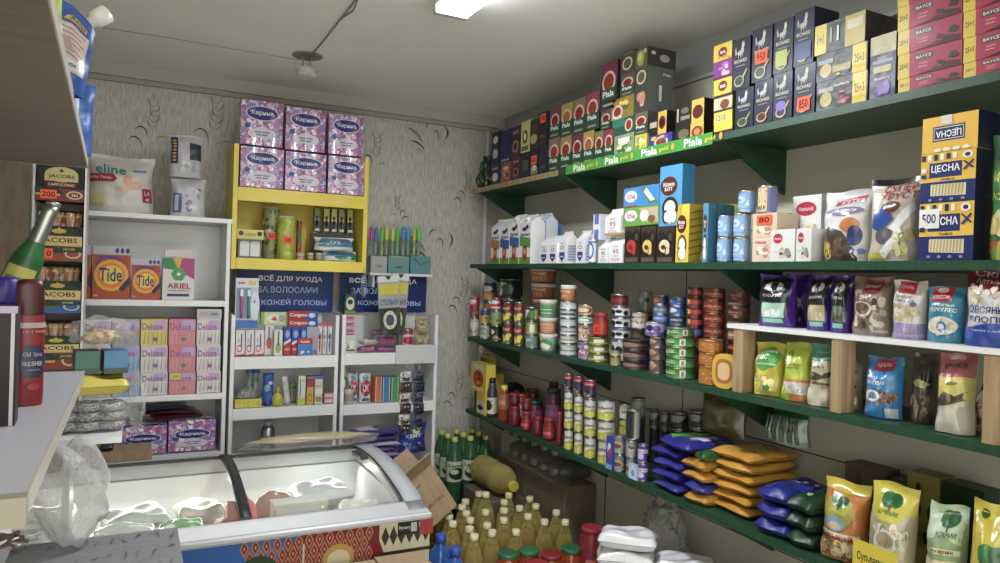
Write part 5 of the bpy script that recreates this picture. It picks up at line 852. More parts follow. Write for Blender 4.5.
BGB(84,156,153,zA,'d0ccc4',[('t','eline',.36,.74,.46,.17,'2a8a80'),('p',[(.02,.5),(.4,.52),(.46,.58),(.4,.66),(.02,.64)],'b02838'),('t','Baby Pants',.2,.58,.34,.06,'f0e0e0'),('e',.62,.58,.07,.08,'d8a088'),('e',.72,.48,.12,.07,'d8a890'),('e',.55,.42,.1,.05,'e0b8a0'),('r',.84,.2,.98,.44,'a82038'),('t','L4',.91,.36,.08,.08,'f0e0e0'),('t','40',.91,.25,.06,.06,'f0e0e0'),('r',.0,.12,.3,.34,'d8d090'),('r',.7,.72,.9,.76,'5a8ac0')],'large white nappy pack with baby picture on top of the white rack',nap,'nappy pack',seed=101,d=.15,mat='wrap',seal=.05)
k=BGB(171,208,177,zA,'c8c8cc',[('r',.05,.1,.3,.6,'4a6aa8'),('r',.1,.15,.2,.55,'d8d8e0'),('n',.3,.1,.9,.8,['a8acb8','e0e0e8','7a88a8'],12,.08)],'pale wrapped sanitary pad pack, lower of the two stacked ones','pad_pack','pack',seed=102,d=.1,mat='wrap',seal=.04,group='stacked pad packs')
BGB(169,205,133,k,'c0c0c6',[('r',.05,.3,.25,.95,'1c2c60'),*[('e',.15,.38+.08*i,.06,.025,'e0b030') for i in range(7)],('r',.6,.4,.95,.8,'3a3e50'),('n',.3,.1,.9,.4,['a8acb8','e0e0e8'],8,.08)],'pale wrapped sanitary pad pack with navy stripe, upper of the two','pad_pack','pack',seed=103,d=.1,mat='wrap',seal=.04,group='stacked pad packs')
zB=RA[3][0]+.0026
tide=[('r',0,0,1,.84,'b04a24'),('r',0,.84,1,1,'b8b8c0'),*[('e',.5+.14*i,.92,.05,.05,'2a3a80') for i in range(1,4)],('e',.5,.45,.46,.3,'e0b020'),('e',.5,.45,.38,.24,'e87820'),('e',.5,.46,.3,.18,'e8c830'),('t','Tide',.48,.46,.62,.26,'1c2c78'),('p',[(.7,.2),(1,.45),(1,.3),(.8,.14)],'1c2c50'),('r',.05,.05,.15,.09,'d8a080'),('p',[(.05,.6),(.3,.78),(.9,.72),(.6,.82),(.2,.82)],'6a3a90')]
BB(85.5,92,246,zB,'b04a24',[('r',0,.84,1,1,'b8b8c0'),('p',[(.4,.3),(1,.6),(1,.2)],'1c2c50'),('p',[(.5,.6),(1,.8),(1,.65)],'5a9a30')],'orange washing powder box cut off by the coffee rack','powder_box',group='orange washing powder boxes',mat='gloss')
BB(93,131,246,zB,'a8441f',tide,'large orange washing powder box with blue lettering','powder_box',group='orange washing powder boxes')
BB(131.8,161,258.5,zB,'a8441f',tide,'smaller orange washing powder box beside the white green-flower one','powder_box',group='orange washing powder boxes')
BB(163,195,258,zB,'d8d4d4',[('p',[(0,.75),(0,1),(.3,1),(.5,.7)],'3a8a50'),('p',[(1,.5),(1,1),(.6,1),(.5,.7)],'b03a80'),('p',[(.3,1),(.6,1),(.5,.7)],'d8b030'),*[('e',.5+.13*math.cos(i*1.047),.62+.09*math.sin(i*1.047),.11,.075,'4aa050') for i in range(6)],('e',.5,.62,.06,.04,'e8e8e0'),('t','ARIEL',.52,.34,.74,.13,'b02838'),('t','горная свежесть',.52,.22,.7,.04,'4a4a70'),('r',.15,.09,.85,.15,'2a3a78')],'white washing powder box with a green flower and red lettering','powder_box')
x,w_,h_=bk(165,192,250,P(178,257,y=YA+.01).z,YA+.02); m=MB('gloss'); m.box(-w_/2,w_/2,-.02,.02,0,h_,'c84848',cols=dict(t='e8e0d8',f='d8c8c0')); fin(m.build('flat_sachet'),x,YA+.045,P(178,257,y=YA+.01).z,0,'small flat soap packet lying on the white powder box','sachet',None)
# boxed napkins, three rows of five
zN=RA[3][1]+.0026
NC=[['white','ltgrey','yellow','pink','white'],['white','sky','white','pink','white'],['white','sky','white','pink','white']]
hxn=dict(white='d6d2d0',ltgrey='a8a4a8',yellow='d8c860',pink='d88088',sky='8fb4dc')
cols=[(84.5,111.5),(112.5,140),(141,168),(169,196),(197,221)]
for c,(u0,u1) in enumerate(cols):
    k=zN
    for r in (2,1,0):
        cc=NC[r][c]; bc=hxn[cc]
        D=[('p',[(.42,.6),(.5,.95),(.95,.95),(.98,.6)],'b8a0d0' if cc!='yellow' else 'c0a8c8'),('t','Deluxe',.44,.72,.78,.26,'a04a90'),*[('p',[(.1+.16*i,.08),(.14+.16*i,.5),(.17+.16*i,.5),(.15+.16*i,.08)],'a8a4a4' if cc in('white','ltgrey') else 'c8a0a0' if cc=='pink' else '7a9ab8' if cc=='sky' else 'b0a050') for i in range(6)],('e',.55,.25,.1,.08,'8a6a80')]+([('r',.05,.68,.42,.94,'d8e030'),('t','210',.23,.81,.24,.14,'3a4a20')] if c==3 and r==2 else [])
        k=BB(u0,u1,[319,346,372][r]+(1 if c==0 else 0),k,bc,D,f'{dict(white="white",ltgrey="grey-white",yellow="yellow",pink="pink",sky="light blue")[cc]} napkin packet, {["top","middle","bottom"][r]} row, {NTH[4-c]} column from the toothbrush rack','napkin_packet','packet','boxed paper napkins',mat='wrap',d=.11,price=None)
        if c==3 and r==2: pass
BB(197,222,309,k,'c4c2be',[('r',.1,.2,.9,.8,'a8a8a4'),('t','napkin',.7,.5,.3,.3,'4a4a48')],'flat white napkin packet lying on the last napkin column','napkin_packet','packet',None,mat='wrap',d=.1)
# toilet paper packs
def rollpack(u0,u1,vt,zb,y,label,group,d=.12,logo=.72):
    x,w,h=bk(u0,u1,vt,zb,y); t=empty('toilet_paper_pack'); m=MB('flower')
    def S(s,tt,k): # two fronts of the rolls bulge through the film
        return ((s-.5)*w, -d/2-k+.0045*(1-abs(math.sin(s*2*PI))), .004+tt*(h-.008))
    m.grid(lambda s,tt:S(s,tt,0),24,4,'c890b0'); m.grid(lambda s,tt:(lambda p:(-p[0],d/2,p[2]))(S(s,tt,0)),8,2,'c890b0')
    for sg in (-1,1): m.grid(lambda a,b:(sg*w/2,(-d/2+.01+(d-.01)*a)*(1 if sg>0 else 1),.004+b*(h-.008)),4,4,'c890b0',flip=sg<0)
    m.grid(lambda a,b:((a-.5)*w,-d/2+.01+b*(d-.01),h-.004+.004*abs(math.sin(a*2*PI))),12,2,'d8b8c8'); m.grid(lambda a,b:((a-.5)*w,-d/2+.01+b*(d-.01),.004),4,2,'d8b8c8',flip=True)
    m.decals([('e',.5,logo,.40,.17,'d8d4e4'),('e',.5,logo,.37,.15,'2a2c80'),('t','Карина',.5,logo,.52,.13,'e8e8f4'),('e',.36,.26,.2,.1,'dcd4e0'),('e',.6,.26,.24,.12,'dcd4e0'),('e',.5,.3,.2,.12,'dcd4e0'),('r',.32,.28,.68,.31,'6a6aa8'),('r',.36,.22,.64,.25,'6a6aa8'),('e',.15,.42,.07,.06,'3a5aa0')],S,.0014,.0003,1,'gloss')
    m.build('wrapped_rolls',t)
    m=MB('clear'); m.box(-w*.48,w*.48,-d*.3,d*.3,h-.003,h-.001,'white'); m.build('film_top',t)
    fin(t,x,y+d/2,zb,0,label,'toilet paper',group); return zb+h+.0005
zY=RY[3][0]+.0026
zr0=[]
cu=[(241,284.5),(286,327),(329,365)]
for c,(u0,u1) in enumerate(cu): zr0.append(rollpack(u0,u1,[146.5,152,156][c],zY,YA+.026,f'purple flowered toilet paper pack, lower row, {["next to the powder rack","middle one","next to the wallpaper"][c]}','toilet paper packs on the yellow shelf'))
for c,(u0,u1) in enumerate(cu): rollpack(u0+.5,u1-.5,[100,107.5,114][c],zr0[c],YA+.026,f'purple flowered toilet paper pack, upper row, {["next to the powder rack","middle one","next to the wallpaper"][c]}','toilet paper packs on the yellow shelf')
zK=RA[3][2]+.0026
k1=rollpack(119,167,425,zK,YA+.03,'shadowed toilet paper pack low in the white rack, beside the scourers','toilet paper packs low in the rack',logo=.55)
k2=rollpack(169,216,419,zK,YA+.03,'shadowed toilet paper pack low in the white rack, by the rack side','toilet paper packs low in the rack',logo=.55)
kk=max(k1,k2)
for i,(u0,u1,c,lab) in enumerate(((150,205,'4a1c28','maroon folded plastic packet, lowest of the flat packets on the toilet paper'),(145,198,'5a2430','maroon folded plastic packet, middle of the flat packets'),(137,190,'4a5a80','blue-grey folded plastic packet topping the flat packets'))):
    x,w_,h_=bk(u0,u1,410,0,YA+.05); o=flatbag('folded_packet',w_*.95,.12,.018,c,[],110+i,'film'); fin(o,x,YA+.11,kk,[.1,-.05,.06][i],lab,'packet','flat packets on the toilet paper'); kk+=.0185
# yellow shelf, lower compartment
zy=RY[3][1]+.0026; yy=YA+.03
k=BB(238,262,239,zy,'6a6a68',[('r',.08,.1,.48,.8,'dcdcd8'),('r',.52,.1,.92,.8,'dcdcd8'),('e',.28,.8,.2,.08,'c8c8c4'),('e',.72,.8,.2,.08,'c8c8c4')],'small grey pack of white cotton rolls on the yellow shelf','cotton_pack','pack',y=yy)
BB(237,264,229.5,k,'d8d468',[('e',.15,.6,.1,.25,'3a3a30'),('e',.85,.6,.1,.25,'3a3a30'),('t','cotton',.5,.5,.4,.3,'6a6a30')],'lime and black header card above the cotton rolls','header_card','card',y=yy+.02,d=.003)
BLBn=0
def ROLL(u0,u1,vt,zb,y,col,cap,D,lab,price=None):
    x,w,h=bk(u0,u1,vt,zb,y); t=empty('cleaning_roll'); r=w/2; m=MB('wrap'); m.lathe([(r*.97,0),(r,.004),(r,h-.008),(r*.95,h-.004)],col,24)
    m.decals(D,lambda a,b,k:((r+k)*math.sin((a-.5)*PI),-(r+k)*math.cos((a-.5)*PI),b*(h-.01)),.001,.0003,1); m.build('roll_body',t)
    m=MB('plastic'); m.lathe([(r*.9,h-.005),(r*.97,h-.004),(r*.97,h),(r*.3,h+.001)],cap,20); m.build('roll_end',t)
    if price: pricetag(t,price,2*r,h,2*r,sx=.5,sz=.016,cz=.45)
    fin(t,x,y+r,zb,0,lab,'roll',None); return zb+h
ROLL(264,282,207,zy,YA+.09,'8a9050','c8ccb0',[('n',0,0,1,1,['5a6a38','c8cca0','3a4a28'],40,.07)],'tall green patterned cleaning roll with orange sticker','650')
ROLL(279,298,216,zy,YA+.03,'a8b030','d0d0cc',[('n',0,0,1,1,['b8c040','98a028'],30,.08)],'yellow-green cleaning roll with white end and orange sticker','500')
ROLL(297,302.5,220,zy,YA+.12,'7a3a38','a0a080',[('n',0,0,1,1,['5a7a38','b04a30'],12,.2)],'slim red and green roll behind the yellow one')
for i,(u0,u1,c) in enumerate(((297,306,'c8c0b8'),(307.5,315,'8a8468'),(316,324,'98906c'))):
    x,w_,h_=bk(u0,u1,252.5,zy,yy-.0); o=tub('cream_jar',w_*.46,w_*.48,h_,c,[('r',.1,.2,.9,.7,'c87868' if i==0 else 'a89a78')],'b8b4a8',lh=.006,n=18); fin(o,x,yy+w_/2,zy,0,f'small round shoe cream jar, {NTH[i]} from the yellow-green roll','jar','small cream jars')
k=zy
for i,(v,D) in enumerate(((251,[('e',.5,.5,.2,.3,'3a8a78'),('r',.8,.2,.95,.7,'2a8070')]),(237,[('t','JOY',.45,.6,.4,.35,'e8f0f8'),('p',[(0,.3),(.3,.7),(.8,.7),(1,.3)],'5a88a8')]))):
    x,w_,h_=bk([324,316][i],[360,357][i],v,k,yy); D2=[('p',[(0,.55),(.2,.95),(.9,.9),(1,.5)],'4a80a0')]+D
    o=bag('wet_wipes_pack',w_*.98,.08,h_,'d0d8d8',D2,seed=120+i,mat='wrap',seal=.12); fin(o,x,yy+.05,k,0,f'white and teal wet wipes pack, {["lower","upper"][i]} one on the yellow shelf','wipes','wet wipes'); k+=h_+.001
BB(312,354,234,zy,'5a5a48',[('r',0,0,1,1,'4a4a3c')],'shade-coloured carton behind the wet wipes holding up the razor packs','carton_box','box',y=YA+.15,d=.05)  # dark olive colour imitates the shade inside the yellow shelf
zz=P(338,234,y=YA+.15).z+.003
for i,u0 in enumerate((314.5,324,331.5,339,347.5)):
    c=['8a8a40','c8cc40','c8cc48','a8a060','b8b840'][i]
    x,w_,h_=bk(u0,u0+6.6,207.5+i*.4,zz,YA+.14); t=empty('razor_pack'); m=MB('wrap'); m.box(-w_/2,w_/2,-.008,.008,0,h_,'2a2a22'); m.decals([('r',.08,.45,.92,.98,c),('e',.5,.6,.25,.08,'2a2a22')],lambda s,tt,k:((s-.5)*w_,-.008-k,tt*h_)); m.build('blister',t)
    m=MB('plastic'); m.tube([(0,-.010,h_*.08),(0,-.013,h_*.3),(0,-.010,h_*.5)],w_*.16,'1a1a18',6); m.box(-w_*.34,w_*.34,-.016,-.009,h_*.05,h_*.16,'c8c8c0'); m.build('razor',t); fin(t,x,YA+.155,zz,0,f'yellow and black razor blister, {NTH[i]} from the cleaning rolls','razor','razor blisters')
# little bubble wands and teal boxes over the small rack
ys=YA+.14
x0,x1=P(370,272,y=ys).x,P(432,272,y=ys).x; zs_=P(400,273.5,y=ys).z
t=empty('wall_ledge',(x0,ys,zs_)); m=MB('whitelam'); m.box(0,x1-x0,0,WY-ys-.001,-.012,0,'white'); m.build('ledge_board',t); m=MB('whitelam'); m.box(.02,.03,.02,WY-ys-.001,-.07,-.012,'white'); m.build('ledge_bracket',t); tag(t,'small white ledge beside the yellow shelf carrying teal boxes','shelf')
kw_=[]
for i,(u0,u1,c,D) in enumerate(((371,387.5,'a8aeb0',[('t','120',.5,.4,.4,.14,'4a5050')]),(388.5,409.5,'6a9a9c',[('e',.5,.35,.16,.06,'3a6a6c'),('r',.1,.92,.9,.97,'b8a050')]),(410.5,431,'5a9094',[('p',[(.15,.9),(.5,.55),(.9,.75),(.9,.7),(.5,.5),(.1,.86)],'2a5a60')]))):
    kw_.append(BB(u0,u1,[256,256,256][i],zs_+.0006,c,D,['pale grey display box under the bubble wands, next to the yellow shelf','teal display box in the middle under the bubble wands','teal display box with a dark curve, next to the wallpaper'][i],'display_box','box','display boxes under the wands',y=ys+.004,d=.11))
WC=['c03a90','3a7ac8','62c838','d8c828','c8d038','50c048','3a88d0','4a9ad8','b8c040','60d040']
for i in range(10):
    u=372.5+i*5.4; zb_=kw_[0 if u<388 else 1 if u<410 else 2]+.001; x,w_,h_=bk(u-2.4,u+2.4,226+(i%3)*.8,zb_,ys+.03); r=w_*.42
    t=empty('bubble_wand'); r=w_*.52; m=MB('plastic'); pr=[(r*.7,h_*.52)]
    for j in range(9): z=h_*(.54+.05*j); pr.append((r*(1.0 if j%2 else .62),z))
    pr.append((r*.4,h_)); m.lathe(pr,WC[i],12); m.build('wavy_cap',t)
    m=MB('plastic'); m.lathe([(r*.6,0),(r*.65,.003),(r*.65,h_*.52)],['7a9a7a','6aa088','88b070'][i%3],10); m.build('tube_body',t)
    fin(t,x,ys+.045+.012*(i%2),zb_,0,f'{dict(zip(["c03a90","3a7ac8","62c838","d8c828","c8d038","50c048","3a88d0","4a9ad8","b8c040","60d040"],["magenta","blue","lime green","yellow","yellow-lime","green","bright blue","sky blue","olive yellow","vivid green"]))[WC[i]]} wavy-topped bubble wand, {NTH[i]} from the yellow shelf','toy','bubble wands')
# low rack with toothpaste
zT=RB[3][0]+.0026
pd=[('r',.05,.08,.95,.92,'dcdad8'),('e',.4,.3,.3,.14,'c83848'),('e',.4,.3,.2,.09,'dcdad8'),('t','П',.3,.6,.16,.12,'2a2a80'),('r',.55,.35,.68,.85,'3a3a90'),('p',[(0,0),(1,0),(1,.1),(0,.06)],'b02838')]
for i,(u0,u1) in enumerate(((236,245.5),(246,254.5),(255,264.5))): BB(u0,u1,330,zT,'dcdad8',pd,f'white and red gum toothpaste box, {NTH[i]} from the napkin rack','toothpaste_box',group='white and red gum toothpaste boxes',d=.04)
BB(265,274,325,zT,'d8d4d4',[('e',.5,.4,.3,.2,'c84858'),('r',.4,.5,.55,.95,'4a4a98')],'toothpaste box set back beside the three white and red ones','toothpaste_box',y=YA+.05,d=.04)
BB(274.5,283,330,zT,'d8dcd0',[('e',.5,.3,.35,.2,'98a858'),('r',.4,.4,.6,.95,'3a6a48')],'white and green toothpaste box beside the blue ones','toothpaste_box',d=.04)
for i,(u0,u1) in enumerate(((284,291.5),(292,300),(300.5,307.5))): BB(u0,u1,327,zT,'2a48a8',[('r',0,0,1,.45,'b82838'),('t','AQUA',.5,.2,.7,.1,'e8e0e8'),('e',.5,.75,.3,.14,'8ab0e0'),('p',[(0,.45),(1,.6),(1,.5),(0,.35)],'e0e0e8')],f'blue and red toothpaste box, {NTH[i]} from the white and green one','toothpaste_box',group='blue and red toothpaste boxes',y=YA+.03,d=.04)
BB(298,313,338,zT,'3a80c0',[('r',0,.65,1,1,'c02838'),('n',.1,.05,.9,.3,['e8e8f0'],5,.09),('t','kids',.5,.8,.6,.14,'f0e0e0')],'small light blue toothpaste box in front of the blue and red ones','toothpaste_box',d=.02,y=YA+.0065)
for i,(u0,u1) in enumerate(((318.5,322.5),(323.5,327.5),(328.5,332.5))):
    x,w_,h_=bk(u0,u1,323,zT,YA+.03); t=empty('toothbrush_pack'); m=MB('wrap'); m.box(-w_/2,w_/2,0,.006,0,h_,'d8d4d8'); m.decals([('r',0,.9,1,1,'c04868'),('r',.1,.5,.9,.62,'2a2a60'),('e',.5,.3,.3,.14,'c86878')],lambda s,tt,k:((s-.5)*w_,-k,tt*h_)); m.build('blister_card',t)
    m=MB('plastic'); m.tube([(0,-.004,h_*.06),(0,-.006,h_*.4),(0,-.004,h_*.7)],w_*.14,['c83a60','e8e8e8','3a80c0'][i],6); m.box(-w_*.2,w_*.2,-.012,-.002,h_*.7,h_*.86,'e8e8f0'); m.build('toothbrush',t); fin(t,x,YA+.035,zT,0,f'pink-topped toothbrush blister, {NTH[i]} from the blue toothpaste','toothbrush','toothbrush blisters')
x,w_,h_=bk(236,259.5,278,P(246,329,y=YA+.01).z+.002,YA+.02); t=empty('toothbrush_pack'); m=MB('wrap'); m.box(-w_/2,w_/2,0,.01,0,h_,'b8c4d8')
m.decals([('r',0,.82,1,1,'d8d4dc'),('r',.55,.86,.9,.94,'d8c038'),('r',.1,.88,.4,.92,'c85880'),('r',0,0,1,.16,'2a6ab8'),('r',.05,.2,.68,.8,'7a88a8'),('e',.86,.45,.2,.3,'d8dce8'),('r',.8,.5,.86,.56,'2a3a80')],lambda s,tt,k:((s-.5)*w_,-k,tt*h_)); m.build('blister_card',t)
for dx_,c in ((-.24,'c84888'),(.08,'3aa088')): m=MB('plastic'); m.tube([(dx_*w_,-.006,h_*.2),(dx_*w_,-.009,h_*.5),(dx_*w_,-.006,h_*.75)],.005,c,8); m.box(dx_*w_-.006,dx_*w_+.006,-.014,-.003,h_*.64,h_*.77,'e8e8f0'); m.build('toothbrush',t)
fin(t,x,YA+.03,P(246,329,y=YA+.01).z+.002,0,'large hanging pack of pink and green toothbrushes before the blue sign','toothbrush',None)
zU=P(300,327,y=YA+.03).z+.001
k=BB(261,289,312,P(270,325,y=YA+.05).z+.001,'c8d0a0',[('e',.45,.5,.25,.3,'e0e0d0'),('p',[(.35,.4),(.5,.7),(.6,.3)],'c83838'),('r',0,0,.12,1,'8ab038'),('r',.88,0,1,1,'8ab038'),('e',.75,.5,.12,.3,'98a0b0')],'flat green and white box lying on the toothpaste row','toothpaste_box',y=YA+.05,d=.03)
k=zU
for i in range(2): k=BB(288.5,318,[319.5,311][i],k,'b02434',[('p',[(.55,0),(.7,1),(1,1),(1,0)],'2a50a8'),('t','Colgate',.34,.5,.6,.5,'f0e8e8'),('e',.8,.5,.12,.3,'c8d8f0')],f'long red and blue toothpaste box, {["lower","upper"][i]} one lying across the row','toothpaste_box',group='long red and blue toothpaste boxes',y=YA+.03,d=.035)
# low rack, second board
zL=RB[3][1]+.0026
x,w_,h_=bk(235,262,399,zL,YA+.008); t=empty('sponge_basket'); m=MB('plastic')
m.box(-w_/2,w_/2,0,.004,0,h_,'c8c030'); m.box(-w_/2,w_/2,.10,.104,0,h_,'c8c030'); m.box(-w_/2,-w_/2+.004,.004,.10,0,h_,'c8c030'); m.box(w_/2-.004,w_/2,.004,.10,0,h_,'c8c030'); m.box(-w_/2+.004,w_/2-.004,.004,.10,0,.003,'c8c030')
m.decals([('n',0,.05,1,.9,['6a7a30','a83838','e0d858'],16,.05)],lambda s,tt,k:((s-.5)*w_,-k,tt*h_)); m.build('basket_body',t); m=MB('steelwool'); crumple(m,0,.05,h_+.012,w_*.42,.04,.03,'dkgrey','steelwool',7,16,.3,.6); m.build('scourer',t)
fin(t,x,YA+.012,zL,0,'yellow printed tray of scourers on the lower board','basket',None)
BLB(248,254,370,P(250,399,y=YA+.06).z,'clear bottle with blue cap rising from behind the yellow tray',y=YA+.12,mat='pet',liquid='c8d4dc',cap='blue') if False else None
for i,(u0,u1) in enumerate(((247.5,253.2),(253.8,259.5))): BLB(u0,u1,368,zL,f'slim clear bottle with blue cap behind the yellow tray, {["first","second"][i]} from the rack side',y=YA+.125,mat='pet',liquid='b8c8d4',cap='3a78b8',label=('c8d0dc',.3,.6),group='slim clear bottles')
def TUBEX(u0,u1,vt,zb,y,col,cap,lab,name='cream_tube',D=(),roll=0):
    x,w,h=bk(u0,u1,vt,zb,y); t=empty(name); S=bagS(w,w*.55,h,5,.08,0); m=MB('gloss'); m.grid(lambda s,tt:S(s,tt*.86+.0,0),8,12,col); m.grid(lambda s,tt:S(1-s,tt*.86,0,1),8,12,col)
    m.x=None; m.decals(list(D),lambda a,b,k:S(a,b*.86,k),.001,.0003,2)
    m2=MB('plastic'); m2.lathe([(w*.32,0),(w*.34,.002),(w*.34,.016),(w*.3,.018)],cap,14); 
    # tube stands on its cap: flip so the seal is up
    for i,p in enumerate(m.v): m.v[i]=Vector((p.x,p.y,.014+p.z*(h-.014)/(h*.86)*.99))
    m.build('tube_body',t); m2.build('cap',t); fin(t,x,y+w*.3,zb,0,lab,'tube',None); 
    if roll: t.rotation_euler.y=roll
    return t
TUBEX(263,275,373,zL,YA+.03,'2a5aa0','1c3a80','wide blue hair cream tube beside the yellow tray',D=[('e',.4,.5,.3,.12,'8ab0d8'),('r',.5,.62,.85,.72,'c8ccd0')])
BLB(273,285,388,zL,'small round yellow bottle with a pointed cap',y=YA+.008,cap='c8b028',neck=.005,col='c8c030',liquid=None,mat='tin',shoulder=.45) 
o_=[q for q in COL.objects if q.name.startswith('lotion_bottle')][-1]
for ch in o_.children:
    if ch.name.startswith('bottle_body'):
        ch.data.attributes['Col'].data.foreach_set('color',[v for _ in ch.data.polygons for v in (*C('b8b428'),1)])
TUBEX(286,292,376,zL,YA+.02,'c4c4c4','a8a8a8','white cream tube leaning beside the yellow bottle',roll=-.14,D=[('r',.3,.1,.6,.9,'d4d4d4')])
BB(291,298,383,zL,'8a9a78',[('e',.5,.4,.35,.3,'b08a78'),('r',.1,.7,.9,.85,'5a7a50')],'greenish cream box in shadow behind the leaning tube','cosmetics_box',y=YA+.09,d=.03)
BB(298.5,306,376,zL,'d0d4c4',[('r',0,0,1,.25,'c0c850'),('r',.2,.3,.35,.9,'5a6ab0'),('r',.5,.8,.9,.9,'c8c040')],'tall white and lime cosmetics box on the lower board','cosmetics_box',d=.04,group='cosmetics boxes')
BB(307,314,380,zL,'c8a828',[('r',0,.72,1,1,'a83050'),('e',.5,.3,.25,.18,'c84a20'),('e',.5,.28,.12,.1,'d8c828')],'yellow and crimson matchbox-style box with flame picture','cosmetics_box',d=.04,group='cosmetics boxes')
BB(315,323,379,zL,'c8c8b0',[('r',0,.4,1,.6,'d8d8d0'),('r',.1,.1,.9,.3,'8a9060'),('r',.2,.7,.8,.75,'a89040')],'cream and olive cosmetics box beside the pink soap','cosmetics_box',d=.04,group='cosmetics boxes')
BB(307,324,376,P(315,379.5,y=YA+.01).z+.001,'4a6aa0',[('r',0,.3,.5,.8,'c84858')],'thin blue and red packet lying across the cosmetics boxes','cosmetics_box',d=.04) if True else None
x,w_,h_=bk(324,334,393,zL,YA+.02); k=zL
for i in range(2): o=carton('soap_bar',w_,.05,h_*.5,'b87888',[('r',.1,.2,.9,.8,'d8b8c0')],scol='a06878'); fin(o,x,YA+.045,k,0,f'pink wrapped soap bar, {["lower","upper"][i]} one at the end of the board','soap','pink soap bars'); k+=h_*.5+.001
# the small rack: soap, sponges
zC=RC[3][0]+.0026
BB(345,356.5,335,zC,'c8ccb8',[('p',[(.1,.2),(.5,.8),(.7,.4)],'4a8a50'),('e',.6,.5,.25,.25,'e0e0d8'),('r',.1,.1,.9,.2,'3a6a48')],'white and green soap carton at the board beside the toothbrushes','soap_box',d=.05)
k=P(349,334.5,y=YA+.01).z+.001
for i,v in enumerate((327.5,321,315)): k=BB(345,355,v,k,'c888a8',[('t','мыло',.5,.5,.6,.4,'5a2a50'),('r',0,.9,1,1,'e8c8d8')],f'small pink soap box, {["lowest","middle","highest"][i]} of three in the small rack','soap_box',group='small pink soap boxes',d=.05)
BB(345,356,294,k,'2a4a34',[('e',.5,.55,.4,.32,'c0ccb8'),('e',.5,.62,.25,.12,'2a3a2a'),('r',0,0,1,.2,'6a8a48')],'dark green soap box with a pale oval, over the pink soap','soap_box',d=.05)
k=zC; pk=[('e',.3,.5,.12,.2,'e8c8d8'),('r',.5,.3,.9,.7,'a04878')]
for i,(u0,u1,v,c,rz_) in enumerate(((360,376,346.5,'b86898',.1),(378,396,347,'b06aa0',-.1),(362,380,339,'c8c8b0',.3),(380,398,337,'c06a98',-.2),(372,392,330,'a87898',.35))):
    if i==2: k=P(370,346,y=YA+.01).z+.003
    if i==4: k=P(370,337,y=YA+.01).z+.005
    x,w_,h_=bk(u0,u1,v,k,YA+.03); o=flatbag('soap_sachet',w_,.05,max(h_,.015),c,pk,130+i,'wrap'); fin(o,x,YA+.06,k,rz_,['pink soap sachet at the board, nearer the soap boxes','mauve soap sachet at the board, nearer the price card','cream soap sachet lying on the pink one','pink soap sachet lying on the mauve one','mauve sachet on top of the soap sachets'][i],'sachet','pink and mauve soap sachets')
BB(399,410,329,zC,'b8b4b0',[('r',.1,.1,.9,.5,'c8a8b0')],'pale box under shadow carrying a red and white tin','soap_box',y=YA+.06,d=.05)
x,w_,h_=bk(404,415,329,zC,YA+.01); o=can('cream_tin',w_/2,h_,'d8c8cc',[('e',.5,.5,.3,.2,'a82048'),('r',0,.8,1,1,'a82048')]); fin(o,x,YA+.01+w_/2,zC,0,'white and crimson tin standing beside the tan packs','tin',None)
k=zC
for i,(u0,u1,v) in enumerate(((416,432,333),(417,431,316))): BGB(u0,u1,v,k,'a89a78',[('n',.05,.05,.95,.8,['b8ab88','8a7c5c','c8bc98'],20,.08)],f'clear pack of tan sponges, {["lower","upper"][i]} one near the rack end','sponge_pack','pack','tan sponge packs',seed=140+i,d=.06,mat='wrap'); k=P(424,332.5,y=YA+.01).z+.001
a=P(396,345,y=YA-.012); b=P(436,363,y=YA-.012); m=MB('card'); m.box(0,b.x-a.x,-.003,0,b.z,a.z-.001,'c8ccce'); put(m.build('price_card'),(a.x,YA-.009,0)); tag([q for q in COL.objects if q.name.startswith('price_card')][-1],'blank white card fixed over the front of the small rack','card')
def card(u0,u1,v0,v1,y,D,col,label,rz=0,roll=0,name='insole_card'):
    a=P(u0,(v0+v1)/2,y=y); b=P(u1,(v0+v1)/2,y=y); zt=P((u0+u1)/2,v0,y=y).z; zb=P((u0+u1)/2,v1,y=y).z; W=b.x-a.x; H=zt-zb; m=MB('wrap'); m.box(-W/2,W/2,-.008,.004,-H,0,col)
    m.decals(D,lambda s,t,k:((s-.5)*W,-.008-k,-H+t*H)); o=m.build(name,None,((a.x+b.x)/2,y,zt)); o.rotation_euler=(0,roll,rz); tag(o,label,'card','insole cards'); return o
ic=[('r',0,.9,1,1,'d0d0d0'),('r',.05,.68,.95,.86,'c8b828'),('t','СТЕЛЬКИ',.5,.55,.86,.1,'3a4a80'),('r',0,0,1,.45,'2a3228'),('e',.5,.24,.32,.16,'d0d0c0'),('e',.5,.24,.2,.1,'3a4a70'),*[('e',.5+.26*math.cos(i*.785),.24+.13*math.sin(i*.785),.04,.02,'b8b848') for i in range(8)],('p',[(.35,1),(.45,.94),(.55,.94),(.65,1)],'2a2a2a')]
card(391,408,274,335,YA-.012,ic,'9aa0a0','insole card with yellow band hanging behind its twin',roll=.06)
card(376,397,276,334,YA-.04,ic,'9aa0a0','insole card with yellow band hanging in front, turned a little',roll=-.08)
# sachet with chain hung from the yellow shelf corner
p=P(366,275,y=YA-.02); m=MB('wrap'); crumple(m,0,0,-.05,.014,.008,.05,'b0b0b8','clear',17,12,.3); m.tube([(0,0,0),(0,0,.03)],.002,'c0c0c4',6,'metal'); o=m.build('hanging_sachet',None,(p.x,YA+.008,p.z)); tag(o,'small clear sachet dangling from the yellow shelf corner','sachet')
